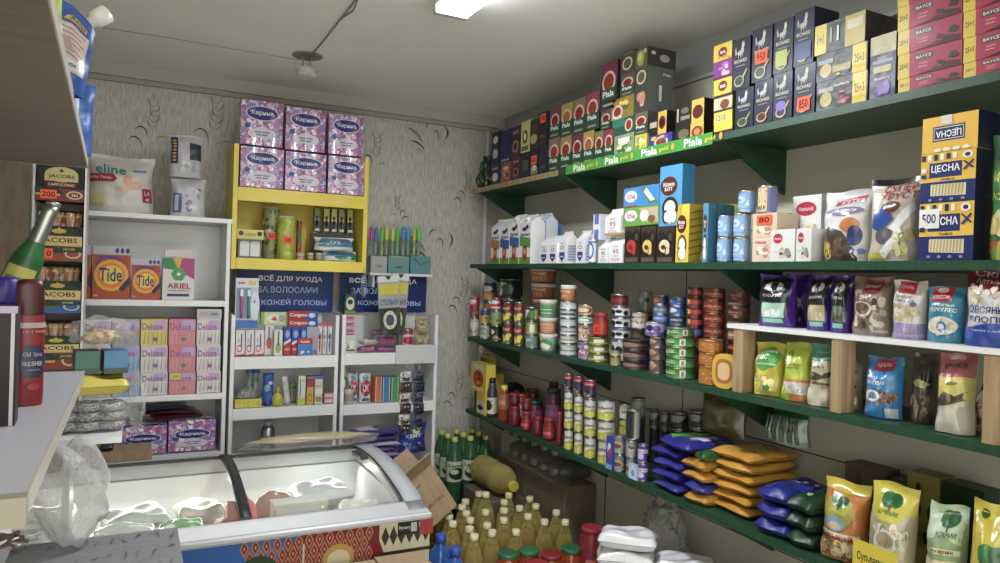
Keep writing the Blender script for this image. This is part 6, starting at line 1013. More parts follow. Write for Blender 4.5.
# second board of the small rack
zD=RC[3][1]+.0026
BB(341.8,347,367,zD,'8ac83a',[('e',.6,.55,.4,.2,'2a3a2a'),('e',.6,.55,.25,.12,'d0e0c0')],'lime green box with dark oval at the end of the board','soap_box',y=YA+.05,d=.05)
x,w_,h_=bk(345,355.5,390,zD,YA+.006); o=tub('cream_jar',w_*.46,w_*.48,h_,'b8b0a8',[('r',.1,.2,.9,.8,'98908a')],'c8c4bc',lh=.01,n=18); fin(o,x,YA+.006+w_/2,zD,0,'small white cream jar before the hand soap bottles','jar',None)
ok=[('e',.5,.5,.42,.3,'a82038'),('t','OK',.5,.5,.56,.26,'e8e0e8'),('r',.2,.05,.8,.15,'2a4a80'),('e',.5,.85,.25,.08,'4a8ab0')]
for i,(u0,u1) in enumerate(((348.5,359.5),(360.2,372.5))): BGB(u0,u1,373,zD,'c8ccd0',ok,f'white detergent pouch with a red round mark, {["beside the small jar","beside the orange sponge"][i]}','detergent_pouch','pouch','white detergent pouches',seed=150+i,d=.04,y=YA+[.05,.03][i])
for i,(u0,u1,c) in enumerate(((375,381.5,'c86a30'),(382.3,390,'3a7ab0'),(391,398.5,'3a9a50'))):
    BB(u0,u1,377,zD,c,[('r',0,0,.12,1,'c8c8c0'),('r',.88,0,1,1,'c8c8c0')],f'{["orange","blue","green"][i]} scrubbing sponge in film on the lower board','sponge','sponge','upright sponges',d=.06,mat='wrap',rz=.1)
# dark strips of snack sachets hanging from the small rack
for q,(ux,c,c2,lab) in enumerate(((406,'3a2c28','c8c4bc','strip of brown and white sachets hanging in the small rack'),(419,'1c1e28','3a4a60','strip of black sachets hanging beside the brown one'))):
    t=empty('sachet_strip'); a=P(ux,371,y=YA-.012); tag(t,lab,'sachets','hanging sachet strips'); t.location=(a.x,YA-.014,a.z)
    m=MB('plastic'); m.tube([(0,.0,.03),(0,0,0)],.0015,'c8c8c8',5); m.build('hook',t)
    for i in range(6):
        S=bagS(.055,.012,.046,160+i+q*9,.12,.05); m=MB('wrap'); X=(i%2-.5)*.006; Z=-.05*(i+1)+.002
        f=lambda s,tt,k,sg=-1:(lambda p:(p[0]+X,p[1],p[2]+Z))(S(s,tt,k,sg))
        m.grid(lambda s,tt:f(s,tt,0),8,6,c2 if i%2==0 else c); m.grid(lambda s,tt:f(1-s,tt,0,1),8,6,c); m.decals([('r',.1,.1,.9,.45,c),('n',.1,.5,.9,.85,['e0dcd4' if q==0 else '7a8aa0',c],5,.12)],f,.0012,.0003,2); m.build('sachet',t)
p=P(413,443,y=YA-.05)
BGB(400,428,424,p.z-.05,'24388a',[('t','KEMY',.5,.6,.6,.12,'d0d4f0'),('e',.6,.75,.14,.1,'d8c838'),('n',.1,.1,.9,.4,['3a50a8','16205a','8a9ad0'],12,.1)],'royal blue snack pouch hanging below the dark strips','snack_pouch','pouch',y=YA-.03,seed=171,d=.05,mat='wrap')
for q in [z for z in COL.objects if z.name.startswith('snack_pouch')]: pass
# ------------------------------------------------------------------ chest freezer with a bowed glass top
FX0,FX1,FY0,FY1=-.98,.865,2.15,2.84
def arch(y):
    pts=[(2.13,.848),(2.15,.853),(2.21,.870),(2.24,.882),(2.33,.901),(2.45,.921),(2.57,.931),(2.70,.929),(2.84,.916)]
    for (a,za),(b,zb) in zip(pts,pts[1:]):
        if y<=b: return za+(zb-za)*max(0,(y-a)/(b-a))
    return pts[-1][1]
fz=empty('chest_freezer',(0,FY0,0)); tag(fz,'long white chest freezer with bowed glass lids and printed front','freezer')
def Y(y): return y-FY0
m=MB('greyplastic'); ins=.062
def strip(m,x0,x1,y0,y1,th,dz=0,n=14,col='grey'):
    ys_=[y0+(y1-y0)*i/n for i in range(n+1)]; T=[]
    for y in ys_: T.append([m.V((x0,Y(y),arch(y)+dz)),m.V((x1,Y(y),arch(y)+dz)),m.V((x1,Y(y),arch(y)+dz-th)),m.V((x0,Y(y),arch(y)+dz-th))])
    for a,b in zip(T,T[1:]):
        for k in range(4): j=(k+1)%4; m.face((a[k],a[j],b[j],b[k]),col,k in(0,2))
    m.face(T[0][::-1],col); m.face(T[-1],col)
strip(m,FX1-ins,FX1,FY0+.01,FY1,.055); strip(m,FX0,FX0+ins,FY0+.01,FY1,.055); strip(m,FX0+ins,FX1-ins,FY1-.05,FY1,.055); m.build('lid_frame',fz)
m=MB('whitelam'); strip(m,FX0,FX1,FY0-.015,FY0+.058,.02,0,8,'white'); m.build('front_rim',fz)
m=MB('greyplastic'); m.box(FX0,FX1+.004,Y(FY0)-.024,Y(FY0)+.0,.832,.851,'grey',bev=.005); m.build('bumper',fz)
m=MB('rubber'); 
gx=FX1-ins-.004; gy0=FY0+.058; gy1=FY1-.055
strip(m,gx-.008,gx,gy0,gy1,.012,.003); strip(m,FX0+ins+.004,FX0+ins+.012,gy0,gy1,.012,.003); strip(m,FX0+ins,gx,gy1-.008,gy1,.012,.003); m.build('seal',fz)
xd=P(240,500,z=.89).x
m=MB('rubber'); strip(m,xd-.016,xd+.016,gy0,gy1,.014,.008); m.build('divider',fz)
for a,b,nm in ((FX0+ins,xd-.02,0),(xd+.02,gx-.01,1)):
    m=MB('pane'); strip(m,a,b,gy0+.01,gy1-.01,.004,-.002); gl_=m.build('glass_lid',fz)
m=MB('rubber'); m.x=Matrix.Translation((gx-.045,Y(2.56),.938))@Matrix.Rotation(R(-4),4,'X'); m.box(-.014,.014,-.06,.06,-.004,.012,'black',bev=.003); m.build('lid_handle',gl_)
m=MB('whitelam')   # liner: inner walls and outer shell
for (a,b,c_,d_,e_,f_) in ((FX0+.02,FX1-.02,Y(FY0)+.0,Y(FY0)+.052,.12,.832),(FX0+.02,FX1-.02,Y(FY1)-.055,Y(FY1)-.005,.12,.86),(FX0+.005,FX0+.06,Y(FY0)+.055,Y(FY1)-.055,.12,.86),(FX1-.06,FX1-.005,Y(FY0)+.055,Y(FY1)-.055,.12,.86)): m.box(a,b,c_,d_,e_,f_,'white')
m.box(FX0+.02,FX1-.02,Y(FY0)+.055,Y(FY1)-.055,.12,.64,'white'); m.build('cabinet',fz)
m=MB('rubber'); m.box(FX0+.05,FX1-.05,.04,.62,.0,.12,'black'); m.build('base',fz)
m=MB('gloss'); W_=FX1-FX0; H_=.71
m.box(FX0,FX1,-.008,-.0005,.12,.831,'1f66b8')
u2s=lambda u:(P(u,545,y=FY0).x-FX0)/W_
D=[('p',[(u2s(225),.55),(u2s(232),.7),(u2s(262),.86),(u2s(300),1),(1,1),(1,0),(u2s(225),0)],'7a1c28')]
m.decals(D[:1],lambda a,b,k:(FX0+a*W_,-.008-k,.12+b*H_),.0006)
for off,col,q in ((.0010,'b87858',1.0),(.0013,'7a1c28',.62),(.0016,'c89a70',.25)):
    L=[]
    for i in range(17):
        for j in range(8):
            cx=u2s(244)+i*.0165+.008*(j%2); cy=.97-j*.045
            if u2s(238)+.02*j*.3<cx<u2s(372): L.append(('p',[(cx-.0072*q,cy),(cx,cy+.038*q),(cx+.0072*q,cy),(cx,cy-.038*q)],col))
    m.decals(L,lambda a,b,k:(FX0+a*W_,-.008-off,.12+b*H_),0,0)
m.decals([('e',u2s(258),.86,.032,.075,'2a4a2c'),('e',u2s(258),.85,.024,.05,'c8b878'),('t','Dala Dem',u2s(258),.86,.036,.03,'2a4a2c'),('e',u2s(338),.88,.026,.06,'b89848'),('e',u2s(338),.87,.019,.045,'d8c8a0'),('r',u2s(302),.82,u2s(304),.96,'c8c0c0'),
 ('p',[(u2s(378),.93),(u2s(378),1),(u2s(400),1),(u2s(428),.98),(u2s(428),.6),(u2s(405),.6)],'c8c0a0'),*[('p',[(u2s(380+8*i),.94),(u2s(384+8*i),.985),(u2s(388+8*i),.94),(u2s(384+8*i),.9)],'3a3428') for i in range(6)],('r',u2s(380),.86,u2s(428),.875,'3a3428'),
 ('r',u2s(418),.93,u2s(431),1,'a83838'),('r',u2s(396),.94,u2s(417),1,'1c2026'),('t','Mystery',u2s(403),.97,.02,.02,'c8c8d0'),('r',u2s(409),.95,u2s(415),.99,'b8b8b8')],lambda a,b,k:(FX0+a*W_,-.008-k,.12+b*H_),.0018,.0002)
m.build('printed_front',fz)
# things lying in the freezer
def crb(name,u,v,z,rx,ry,rz_,col,mat,seed,label,cat='bag',group=None,col2=None,amp=.3):
    p=P(u,v,z=z+rz_*.6); m=MB(mat); crumple(m,0,0,0,rx,ry,rz_,col,mat,seed,26,amp,.35); lo=min(q.z for q in m.v)
    for q in m.v: q.z-=lo
    o=m.build(name); put(o,(p.x,min(p.y,2.72-ry),z),0); tag(o,label,cat,group); return o
FZ=.6405
noisy('foodbits', (.50,.47,.38), (.88,.87,.80), 30, .4, pos=(.3,.7), bstr=.9, coat=.5)
noisy('leafprint', (.10,.42,.08), (.82,.86,.78), 22, .35, pos=(.45,.5), bstr=.5, coat=.5)
def fpile(x,y,n,w,d,h,cols,mats,what,rz,seed,z=None):
    z=z or FZ
    for i in range(n):
        o=flatbag('frozen_bag',w,d,h,cols[i%len(cols)],[],seed+i,mats[i%len(mats)]); put(o,(x+.012*math.sin(seed+i*2),y+.008*math.cos(seed*3+i*2),z),rz+.12*math.sin(seed+i*5)); tag(o,f'{what}, {["lowest","middle","top"][i+3-n]} layer','bag','frozen food bags'); z+=h*1.0
fpile(-.20,2.32,3,.15,.11,.075,['c8c6b8','d8d6cc'],['film','foodbits'],'white frozen bag at the hidden freezer end near the front',.1,11)
fpile(-.215,2.61,3,.16,.15,.070,['c8b078','d8c898'],['foodbits','film'],'bag of dumplings by the far wall, hidden freezer end',0,21)
fpile(.0,2.32,3,.17,.12,.074,['e0e2dc','d0d2cc'],['film','film'],'plump white frozen bag near the front glass, before the green one',-.1,31)
fpile(.015,2.605,3,.19,.16,.060,['c0c4bc','d4d4c8'],['wrap','foodbits'],'frozen pieces bag by the far wall opposite the plump bags',.1,41)
fpile(.165,2.325,3,.125,.11,.070,['d0d8c0','c8dcb8'],['leafprint','leafprint'],'green-leaf printed frozen bag before the lid divider',.15,51)
fpile(.215,2.66,3,.15,.14,.055,['cfc9ae','d8d4c4'],['film','foodbits'],'cream frozen bag by the far wall under the divider',0,61)
m=MB('wrap'); crumple(m,0,0,.0,.062,.07,.12,'e85014','wrap',207,34,.35,.5); crumple(m,.03,.0,-.02,.045,.055,.11,'f06020','wrap',217,28,.4,.5); lo=min(q.z for q in m.v); hi=max(q.z for q in m.v)
for q in m.v: q.z=(q.z-lo)*.262/(hi-lo)
tag(put(m.build('orange_bag'),(.318,2.38,FZ)),'crumpled bright orange bag beside the lid divider','bag')
o=carton('frozen_carton',.17,.07,.225,'e4e2dc',[('r',0,.0,.04,1,'d8b840'),('r',.96,0,1,1,'d8b840'),('r',.0,.94,1,1,'e0d8b0'),('t','Блинчики',.5,.6,.6,.1,'b8a890')]); put(o,(.50,2.36,FZ),.0); tag(o,'white carton with yellow edges inside the freezer','box')
m=MB('film'); crumple(m,0,0,.0,.075,.03,.08,'a0682c','film',208,28,.06,1); lo=min(q.z for q in m.v)
for q in m.v: q.z-=lo
o=m.build('frozen_flatbread'); put(o,(.45,2.53,FZ+.05)); tag(o,'round tan frozen flatbread standing behind the white carton','bread')
o=flatbag('frozen_bag',.16,.12,.05,'c8c8c0',[],81,'film'); put(o,(.45,2.53,FZ)); tag(o,'white frozen bag under the round tan flatbread','bag','frozen food bags')
fpile(.62,2.60,3,.19,.18,.068,['c8ccc8','e0e2e0'],['wrap','foodbits'],'pale frozen bag by the far wall, handle end',.1,91)
fpile(.705,2.33,3,.14,.14,.068,['c8c8b4','a8a894'],['foodbits','wrap'],'frozen fish bag near the front glass, handle end',-.1,101)
# things on the freezer's far edge and behind
p=P(312,440,z=.95); m=MB('clear'); crumple(m,0,0,0,.26,.045,.035,'c8bc90','clear',220,26,.25,.3); lo=min(q.z for q in m.v)
for q in m.v: q.z-=lo
crumple(m,0,0,.028,.22,.03,.018,'b0a070','film',221,20,.2,.4); o=m.build('yellow_film_bag'); put(o,(p.x,2.80,.933)); tag(o,'flat yellowish film bag lying along the far edge of the freezer','bag')
k=.60
t=empty('storage_crate',(P(372,440,y=3.0).x,3.0,0)); tag(t,'plain white crate behind the freezer holding purple packets','crate')
m=MB('whitelam'); m.box(-.12,.12,-.09,.09,0,.80,'white'); m.build('crate_body',t)
k=.8006
for i in range(6):
    o=flatbag('napkin_packet',.2,.14,.022,['5a4a88','8a7aa8','6a5a98','a898b8','4a3a80','34306a'][i],[('r',.1,.2,.5,.8,'b8a8c8')],230+i,'wrap'); put(o,(P(372,440,y=3.0).x+.01*(i%2),3.0,k),.1*(i%3-1)); tag(o,f'purple wrapped wipes packet, {ORD[i] if i<5 else "top"} one in the pile behind the freezer','packet','purple packets behind the freezer'); k+=.0235
x,w_,h_=bk(262,275,420,.6,YA+.05); t=empty('cylinder_candle',(0,0,0)); bpy.data.objects.remove(t)
t=empty('spray_can'); m=MB('metal'); h_=P(268,421,y=YA+.08).z; m.lathe([(.028,0,'silver'),(.03,.004,'silver'),(.03,h_-.04),(.026,h_-.03,'silver'),(.02,h_-.02)],'silver',18)
for i in range(5): m.lathe([(.0305,h_-.075-.03*i),(.031,h_-.07-.03*i),(.0305,h_-.06-.03*i)],'c0c4c8',18,capb=False,capt=False)
m.build('can_body',t); m=MB('plastic'); m.lathe([(.02,h_-.02),(.021,h_-.01),(.018,h_)],'b8bcc0',14); m.build('cap',t); fin(t,P(268,430,y=YA+.08).x,YA+.08,.0005,0,'ribbed silver canister standing in the dark base of the rack','canister',None)
# ------------------------------------------------------------------ cartons before the freezer and the tilted box
def cardbox(name,x0,x1,y0,y1,z0,z1,label,seam=True,cat='box'):
    t=empty(name,((x0+x1)/2,(y0+y1)/2,z0)); W,D_,H=x1-x0,y1-y0,z1-z0; m=MB('cardboard'); m.box(-W/2,W/2,-D_/2,D_/2,0,H-.006,'tan'); m.build('carton_body',t)
    for s in (-1,1): m=MB('cardboard'); m.box(-W/2,W/2,min(s*.0015,s*D_/2),max(s*.0015,s*D_/2),H-.0055,H,'tan'); m.build('flap',t)
    m=MB('gloss'); m.box(-W/2,W/2,-.02,.02,H+.0004,H+.0008,'b89a70'); m.build('packing_tape',t); tag(t,label,cat,'brown cartons before the freezer'); return t
a=P(364,546,z=.74); b=P(412,541,z=.74)
cardbox('cardboard_box',a.x-.40,a.x-.004,1.72,min(2.10,a.y),.0,.74,'wide brown cardboard box before the freezer front')
cardbox('cardboard_box',a.x,b.x-.01,1.76,min(2.11,b.y),.0,.742,'narrow brown cardboard box beside the wide one, nearer the water bottles')
t=empty('open_carton'); p=P(437,484,y=2.62); m=MB('cardboard')
w_,d_,h_=.155,.11,.20
for (x0,x1,y0,y1) in ((-w_/2,w_/2,-d_/2,-d_/2+.004),(-w_/2,w_/2,d_/2-.004,d_/2),(-w_/2,-w_/2+.004,-d_/2+.004,d_/2-.004),(w_/2-.004,w_/2,-d_/2+.004,d_/2-.004)): m.box(x0,x1,y0,y1,0,h_,'tan')
m.box(-w_/2+.004,w_/2-.004,-d_/2+.004,d_/2-.004,0,.004,'tan'); m.decals([('t','BRUT 2KG',.6,.35,.5,.07,'5a4a38'),('r',.1,.8,.5,.82,'5a4a38')],lambda s,tt,k:((s-.5)*w_,-d_/2-k,tt*h_),mat='card'); m.build('carton_body',t)
for rx_,yy_,s in ((R(40),-d_/2,-1),(R(-30),d_/2,1)):
    m=MB('cardboard'); m.x=Matrix.Translation((0,yy_,h_))@Matrix.Rotation(rx_*1.0,4,'X'); m.box(-w_/2,w_/2,-.002,.002,0,.07,'tan'); m.build('flap',t)
t.location=(p.x,2.62,.66); t.rotation_euler=(R(-10),R(-32),R(10)); tag(t,'tilted open brown carton wedged between freezer and drink bottles','box')
# ------------------------------------------------------------------ drinks and oil on the low pallet
PZ=.38; t=empty('low_pallet',(1.40,2.72,0)); tag(t,'low wooden pallet under the bottles in the corner','pallet')
m=MB('pine'); 
for i in range(5): m.box(-.33,.36,-.42+.17*i,-.27+.17*i,PZ-.02,PZ,'tan')
m.build('deck_board',t)
for x in (-.30,.03,.32): m=MB('pine'); m.box(x-.03,x+.03,-.42,.41,0,PZ-.02,'tan'); m.build('runner',t)
def water(x,y,zb,lab,g): o=bottle('water_bottle',.055,.36,'petblue',cap='2a50b8',neck=.016,ribs=3,caph=.022,liquid=None); put(o,(x,y,zb)); tag(o,lab,'bottle',g)
zc=.53+.0; wt_=[(441,534),(455,547),(463,559),(473,562),(446,556)]
acc=[]
for i,(u,v) in enumerate(wt_):
    p=P(u,v,z=.70); 
    if any((p.x-a)**2+(p.y-b)**2<.113**2 for a,b in acc): 
        p.y-=.09; p.x-=.03
        if any((p.x-a)**2+(p.y-b)**2<.113**2 for a,b in acc): continue
    if p.y>2.1 and p.x<.93: p.x=.935
    acc.append((p.x,p.y)); water(p.x,p.y,.34,f'blue water bottle, {NTH[i]} going from the freezer corner toward the jars','blue water bottles by the freezer')
m=MB('cardboard'); m.box(.88,1.16,1.75,2.5,0,.339,'tan',bev=.004) if False else None
m=MB('cardboard'); xs=[a for a,_ in acc]; ysq=[b for _,b in acc]; m.box(min(xs)-.06,min(max(xs)+.06,.947),min(ysq)-.06,max(ysq)+.06,0,.3395,'tan'); tag(m.build('bottle_crate'),'brown carton base beneath the blue water bottles','box')
def oil(p,h,r,lab,g='sunflower oil bottles',zb=PZ): 
    o=oil.proto
    if o is None:
        o=oil.proto=bottle('oil_bottle',.036,.29,'oil',cap='e4dcae',label=('a8985a',.2,.5),D=[('e',.5,.5,.3,.36,'5a6a28'),('t','масло',.5,.6,.5,.2,'d8d0a0')],liquid='8a7a18',lmat='oilfill',ribs=0); c=o
    else: c=copy_tree(o)
    c.location=(p.x,p.y,zb); tag(c,lab,'bottle',g); return c
oil.proto=None
caps=[(180,300),(235,305),(290,305),(325,320),(375,313),(343,300),(273,330),(330,352),(390,345),(434,352),(465,368),(414,377),(361,382),(421,402),(272,395),(300,393),(317,438),(398,300),(427,310),(250,440),(445,330),(455,300)]
ac=[]
kp=0
for (cx_,cy_) in caps:
    p=P(430+cx_/3.677,410+cy_/3.677,z=PZ+.29)
    if p.x>WX-.045 or p.y>3.09 or p.y<2.345 or p.x<1.11 or (p.x>1.38 and p.y>2.78) or (p.x>1.555 and p.y>2.44): continue
    if any((p.x-a)**2+(p.y-b)**2<.0735**2 for a,b in ac): continue
    ac.append((p.x,p.y)); oil(p,.29,.036,f'oil bottle with yellow cap, {["row by the dark bottles","middle rows","row by the jars"][0 if cy_<325 else 1 if cy_<385 else 2]}, {NTH[kp%12]} {"cap" if kp<12 else "cap again"} from the lemonade'); kp+=1
gq=P(486,492,z=PZ+.33)
for r_ in range(6):
    for q_ in range(6):
        x=1.13+q_*.079+.02*math.sin(r_*2.1); y=2.36+r_*.078+.012*math.sin(q_*1.7)
        if x>1.555 or (x>1.38 and y>2.76) or math.hypot(x-gq.x,y-gq.y)<.085 or any((x-a)**2+(y-b)**2<.0735**2 for a,b in ac): continue
        ac.append((x,y)); oil(Vector((x,y,0)),.29,.036,f'oil bottle with yellow cap in the gaps, {NTH[r_]} row from the jars, {NTH[q_]} across')
p=P(486,492,z=PZ+.33); p=Vector((1.18,2.50,0)) if False else p
o=bottle('oil_bottle',.043,.33,'oil',cap='e4dcae',label=('a88a3a',.06,.3),D=[('e',.5,.5,.3,.36,'7a3a28')],liquid='a08c20',lmat='oilfill',ribs=6); 
for a,b in ac:
    pass
dmin=min(((p.x-a)**2+(p.y-b)**2)**.5 for a,b in ac); put(o,(p.x-(.012 if dmin<.08 else 0),p.y-(.02 if dmin<.08 else 0),PZ)); tag(o,'tallest oil bottle with ribbed body standing before the dark bottles','bottle')
p=P(527,520,z=PZ+.29)
# stack of packs carrying the green bottles
t=empty('drink_crate',(1.22,3.26,0)); 
bx0=P(447,490,y=3.2).x; bx1=P(493,490,y=3.2).x
m=MB('darkpet'); tag(t,'film-wrapped pack of dark drink bottles under the green ones','drinks pack')
for i in range(3):
    for j in range(2):
        x=bx0+.045+i*.088-1.22; y=-.03+j*.088
        m=MB('plastic'); m.lathe([(.036,PZ-.38),(.04,PZ-.375),(.04,.30),(.03,.36),(.014,.42),(.014,.455),(.016,.456),(.016,.48)],'15171c',14,cx=x,cy=y); m.build('dark_bottle',t)
m=MB('pane'); m.box(bx0-1.22-.004,bx0-1.22+.27,-.078,.105,.001,.40,'grey'); m.build('shrink_film',t)
m=MB('cardboard'); m.box(bx0-1.22-.004,bx0-1.22+.28,-.08,.11,.481,.495,'tan'); m.build('card_sheet',t)
t.location.z=0
gp=None; n=0
for j in range(3):
    for i in range(3):
        x=bx0+.04+i*.084; y=3.215+j*.0835
        if gp is None: gp=g=bottle('lemonade_bottle',.04,.325,'petgreen',cap='c8cc50',label=('c8d4b4',.36,.66),D=[('e',.5,.4,.3,.3,'24342a'),('t','Lemon',.5,.8,.6,.16,'2a4a2c'),('e',.4,.5,.15,.12,'d0d8b0')],liquid='1c4a22',lmat='lemonfill')
        else: g=copy_tree(gp)
        g.location=(x,min(y,3.455),.496); tag(g,f'green lemonade bottle, {["first","second","third"][j]} row, {["closest to the rack","middle","closest to the shelves"][i]}','bottle','green lemonade bottles'); n+=1
m=MB('darkcard'); m.box(1.43,1.755,2.83,3.12,PZ+.0005,.615,'tan',bev=.004); tag(m.build('support_carton'),'shade-coloured carton under the five-litre bottle on its side','box')  # these cartons are coloured dark to imitate shade in the bottle corner
m=MB('darkcard'); m.box(1.60,1.755,2.50,2.82,PZ+.0005,.752,'tan',bev=.003); tag(m.build('support_carton'),'tall shade-coloured carton behind the oil bottles, under the dark bottle pack','box')
m=MB('darkcard'); m.box(1.60,1.755,2.83,3.12,.616,.752,'tan',bev=.003); tag(m.build('support_carton'),'shade-coloured carton in the corner behind the lying bottle, carrying the bottle pack','box')
t=empty('juice_pack',(1.675,2.81,.753)); tag(t,'film-wrapped pack of dark bottles lying with their ends outward','drinks pack')
for i in range(6):
    for j in range(2): m=MB('tin'); m.x=Matrix.Translation((.08,-.235+i*.087,.043+j*.084))@Matrix.Rotation(R(-90),4,'Y'); m.lathe([(.034,0),(.038,.005),(.038,.10),(.026,.13),(.013,.15)],'2a2622',14); m.lathe([(.014,.15),(.014,.168)],'8a8468',10); m.build('dark_bottle',t)
m=MB('pane'); m.box(-.085,.083,-.282,.245,.0005,.172,'grey'); m.build('shrink_film',t)
o=bottle('big_oil_bottle',.068,.33,'oil',cap='c8b428',liquid='6a5c14',lmat='oilfill',ribs=4,neck=.02,caph=.02); put(o,(1.52,3.11,.686),0); o.rotation_euler=(R(90),0,0); tag(o,'five-litre oil bottle lying on its side above the small bottles','bottle')
# jars and odds at the bottom edge
for i,(u,v,c,l) in enumerate(((508,552,'3a1a1a','2a6a40'),(529,549,'4a2a18','2f7448'),(551,553,'5a1418','8a2028'),(571,547,'3a2a18','2a6a40'),(537,562,'5a1418','a02830'),(606,556,'2a3a28','2a5a38'))):
    p=P(u,v,z=.66); o=jar('pickle_jar',.04,.13,c,l,mat='amber'); 
    put(o,(p.x,p.y,.53)); tag(o,f'{["green","green","red","green","red","dark green"][i]}-lidded preserve jar, {NTH[i]} along the front of the low bench','jar','preserve jars on the low bench')
p=P(592,525,z=.74); o=jar('tomato_jar',.042,.17,'8a1c24','a02830',mat='tin',label='8a2030',D=[('r',.2,.3,.8,.5,'c86a60')]); put(o,(p.x,p.y,.565)); tag(o,'bright red tomato jar before the white sugar bags','jar')
o=carton('jar_box',.09,.1,.033,'8a6a48'); put(o,(p.x,p.y,.531)); tag(o,'flat brown box under the bright red tomato jar','box')
p=P(560,557,z=.68); o=bottle('cleaner_bottle',.022,.13,'petblue',cap='d0d8e8',liquid='7a9ad0',neck=.009,caph=.02); put(o,(p.x,p.y-.02,.531)); tag(o,'small pale blue bottle standing among the red and green lids','bottle')
t=empty('low_bench',(1.42,1.65,0)); tag(t,'low grey bench under the sugar bags','bench'); m=MB('greyplastic'); m.box(-.36,.34,-.8,.62,.50,.5295,'grey'); m.build('bench_top',t)
for x in (-.3,.3):
    for y in (-.74,.56): m=MB('greyplastic'); m.box(x-.02,x+.02,y-.02,y+.02,0,.50,'grey'); m.build('leg',t)
# white sugar bags
def sugar(u,v,z,w,d,h,rz,lab,seed):
    p=P(u,v,z=z+h*.6); o=flatbag('sugar_bag',w,d,h,'dcdce0',[('r',.35,.4,.65,.6,'d4d4dc')],seed,'film'); put(o,(p.x,p.y,z),rz); tag(o,lab,'sugar bag','white sugar bags'); return p
zz=.531; px_,py_=None,None; p0=P(628,532,z=.80)
for i in range(5):
    o=flatbag('sugar_bag',.18,.115,.056,'dcdce0',[('r',.3,.3,.7,.7,'d2d2da')],300+i,'film'); put(o,(p0.x-.006*(4-i),p0.y-.0*(i),zz),[.9,.93,.87,.91,.85][i]-PI/2); tag(o,f'white sugar bag, {["bottom","second","third","fourth","top"][i]} of the taller pile on the low bench','sugar bag','white sugar bags'); zz+=.0562
p1=P(668,555,z=.74); p1=p1+(p1-p0).normalized()*max(0,.190-(p1-p0).length); zz=.531
for i in range(4):
    o=flatbag('sugar_bag',.18,.115,.054,'dcdce0',[('r',.3,.3,.7,.7,'d2d2da')],310+i,'film'); put(o,(p1.x,p1.y-.01,zz),[.86,.9,.84,.88][i]-PI/2); tag(o,f'white sugar bag, {["bottom","second","third","top"][i]} of the shorter pile on the low bench','sugar bag','white sugar bags'); zz+=.0545
m=MB('haze'); crumple(m,0,0,.12,.06,.09,.16,'grey','haze',320,26,.3,.8); lo=min(q.z for q in m.v)
for q in m.v: q.z-=lo
p=P(660,530,x=1.62); tag(put(m.build('plastic_bag'),(1.665,p.y+.03,.531)),'hazy clear plastic bag slumped against the wall behind the sugar','bag')
m=MB('film'); crumple(m,0,0,.1,.12,.12,.14,'6a5628','film',322,26,.2,.7); lo=min(q.z for q in m.v)
for q in m.v: q.z-=lo
p=P(742,548,x=1.55); tag(put(m.build('brown_sack'),(1.60,p.y-.06,.531)),'olive brown sack lying on the low bench under the lowest shelf','sack')
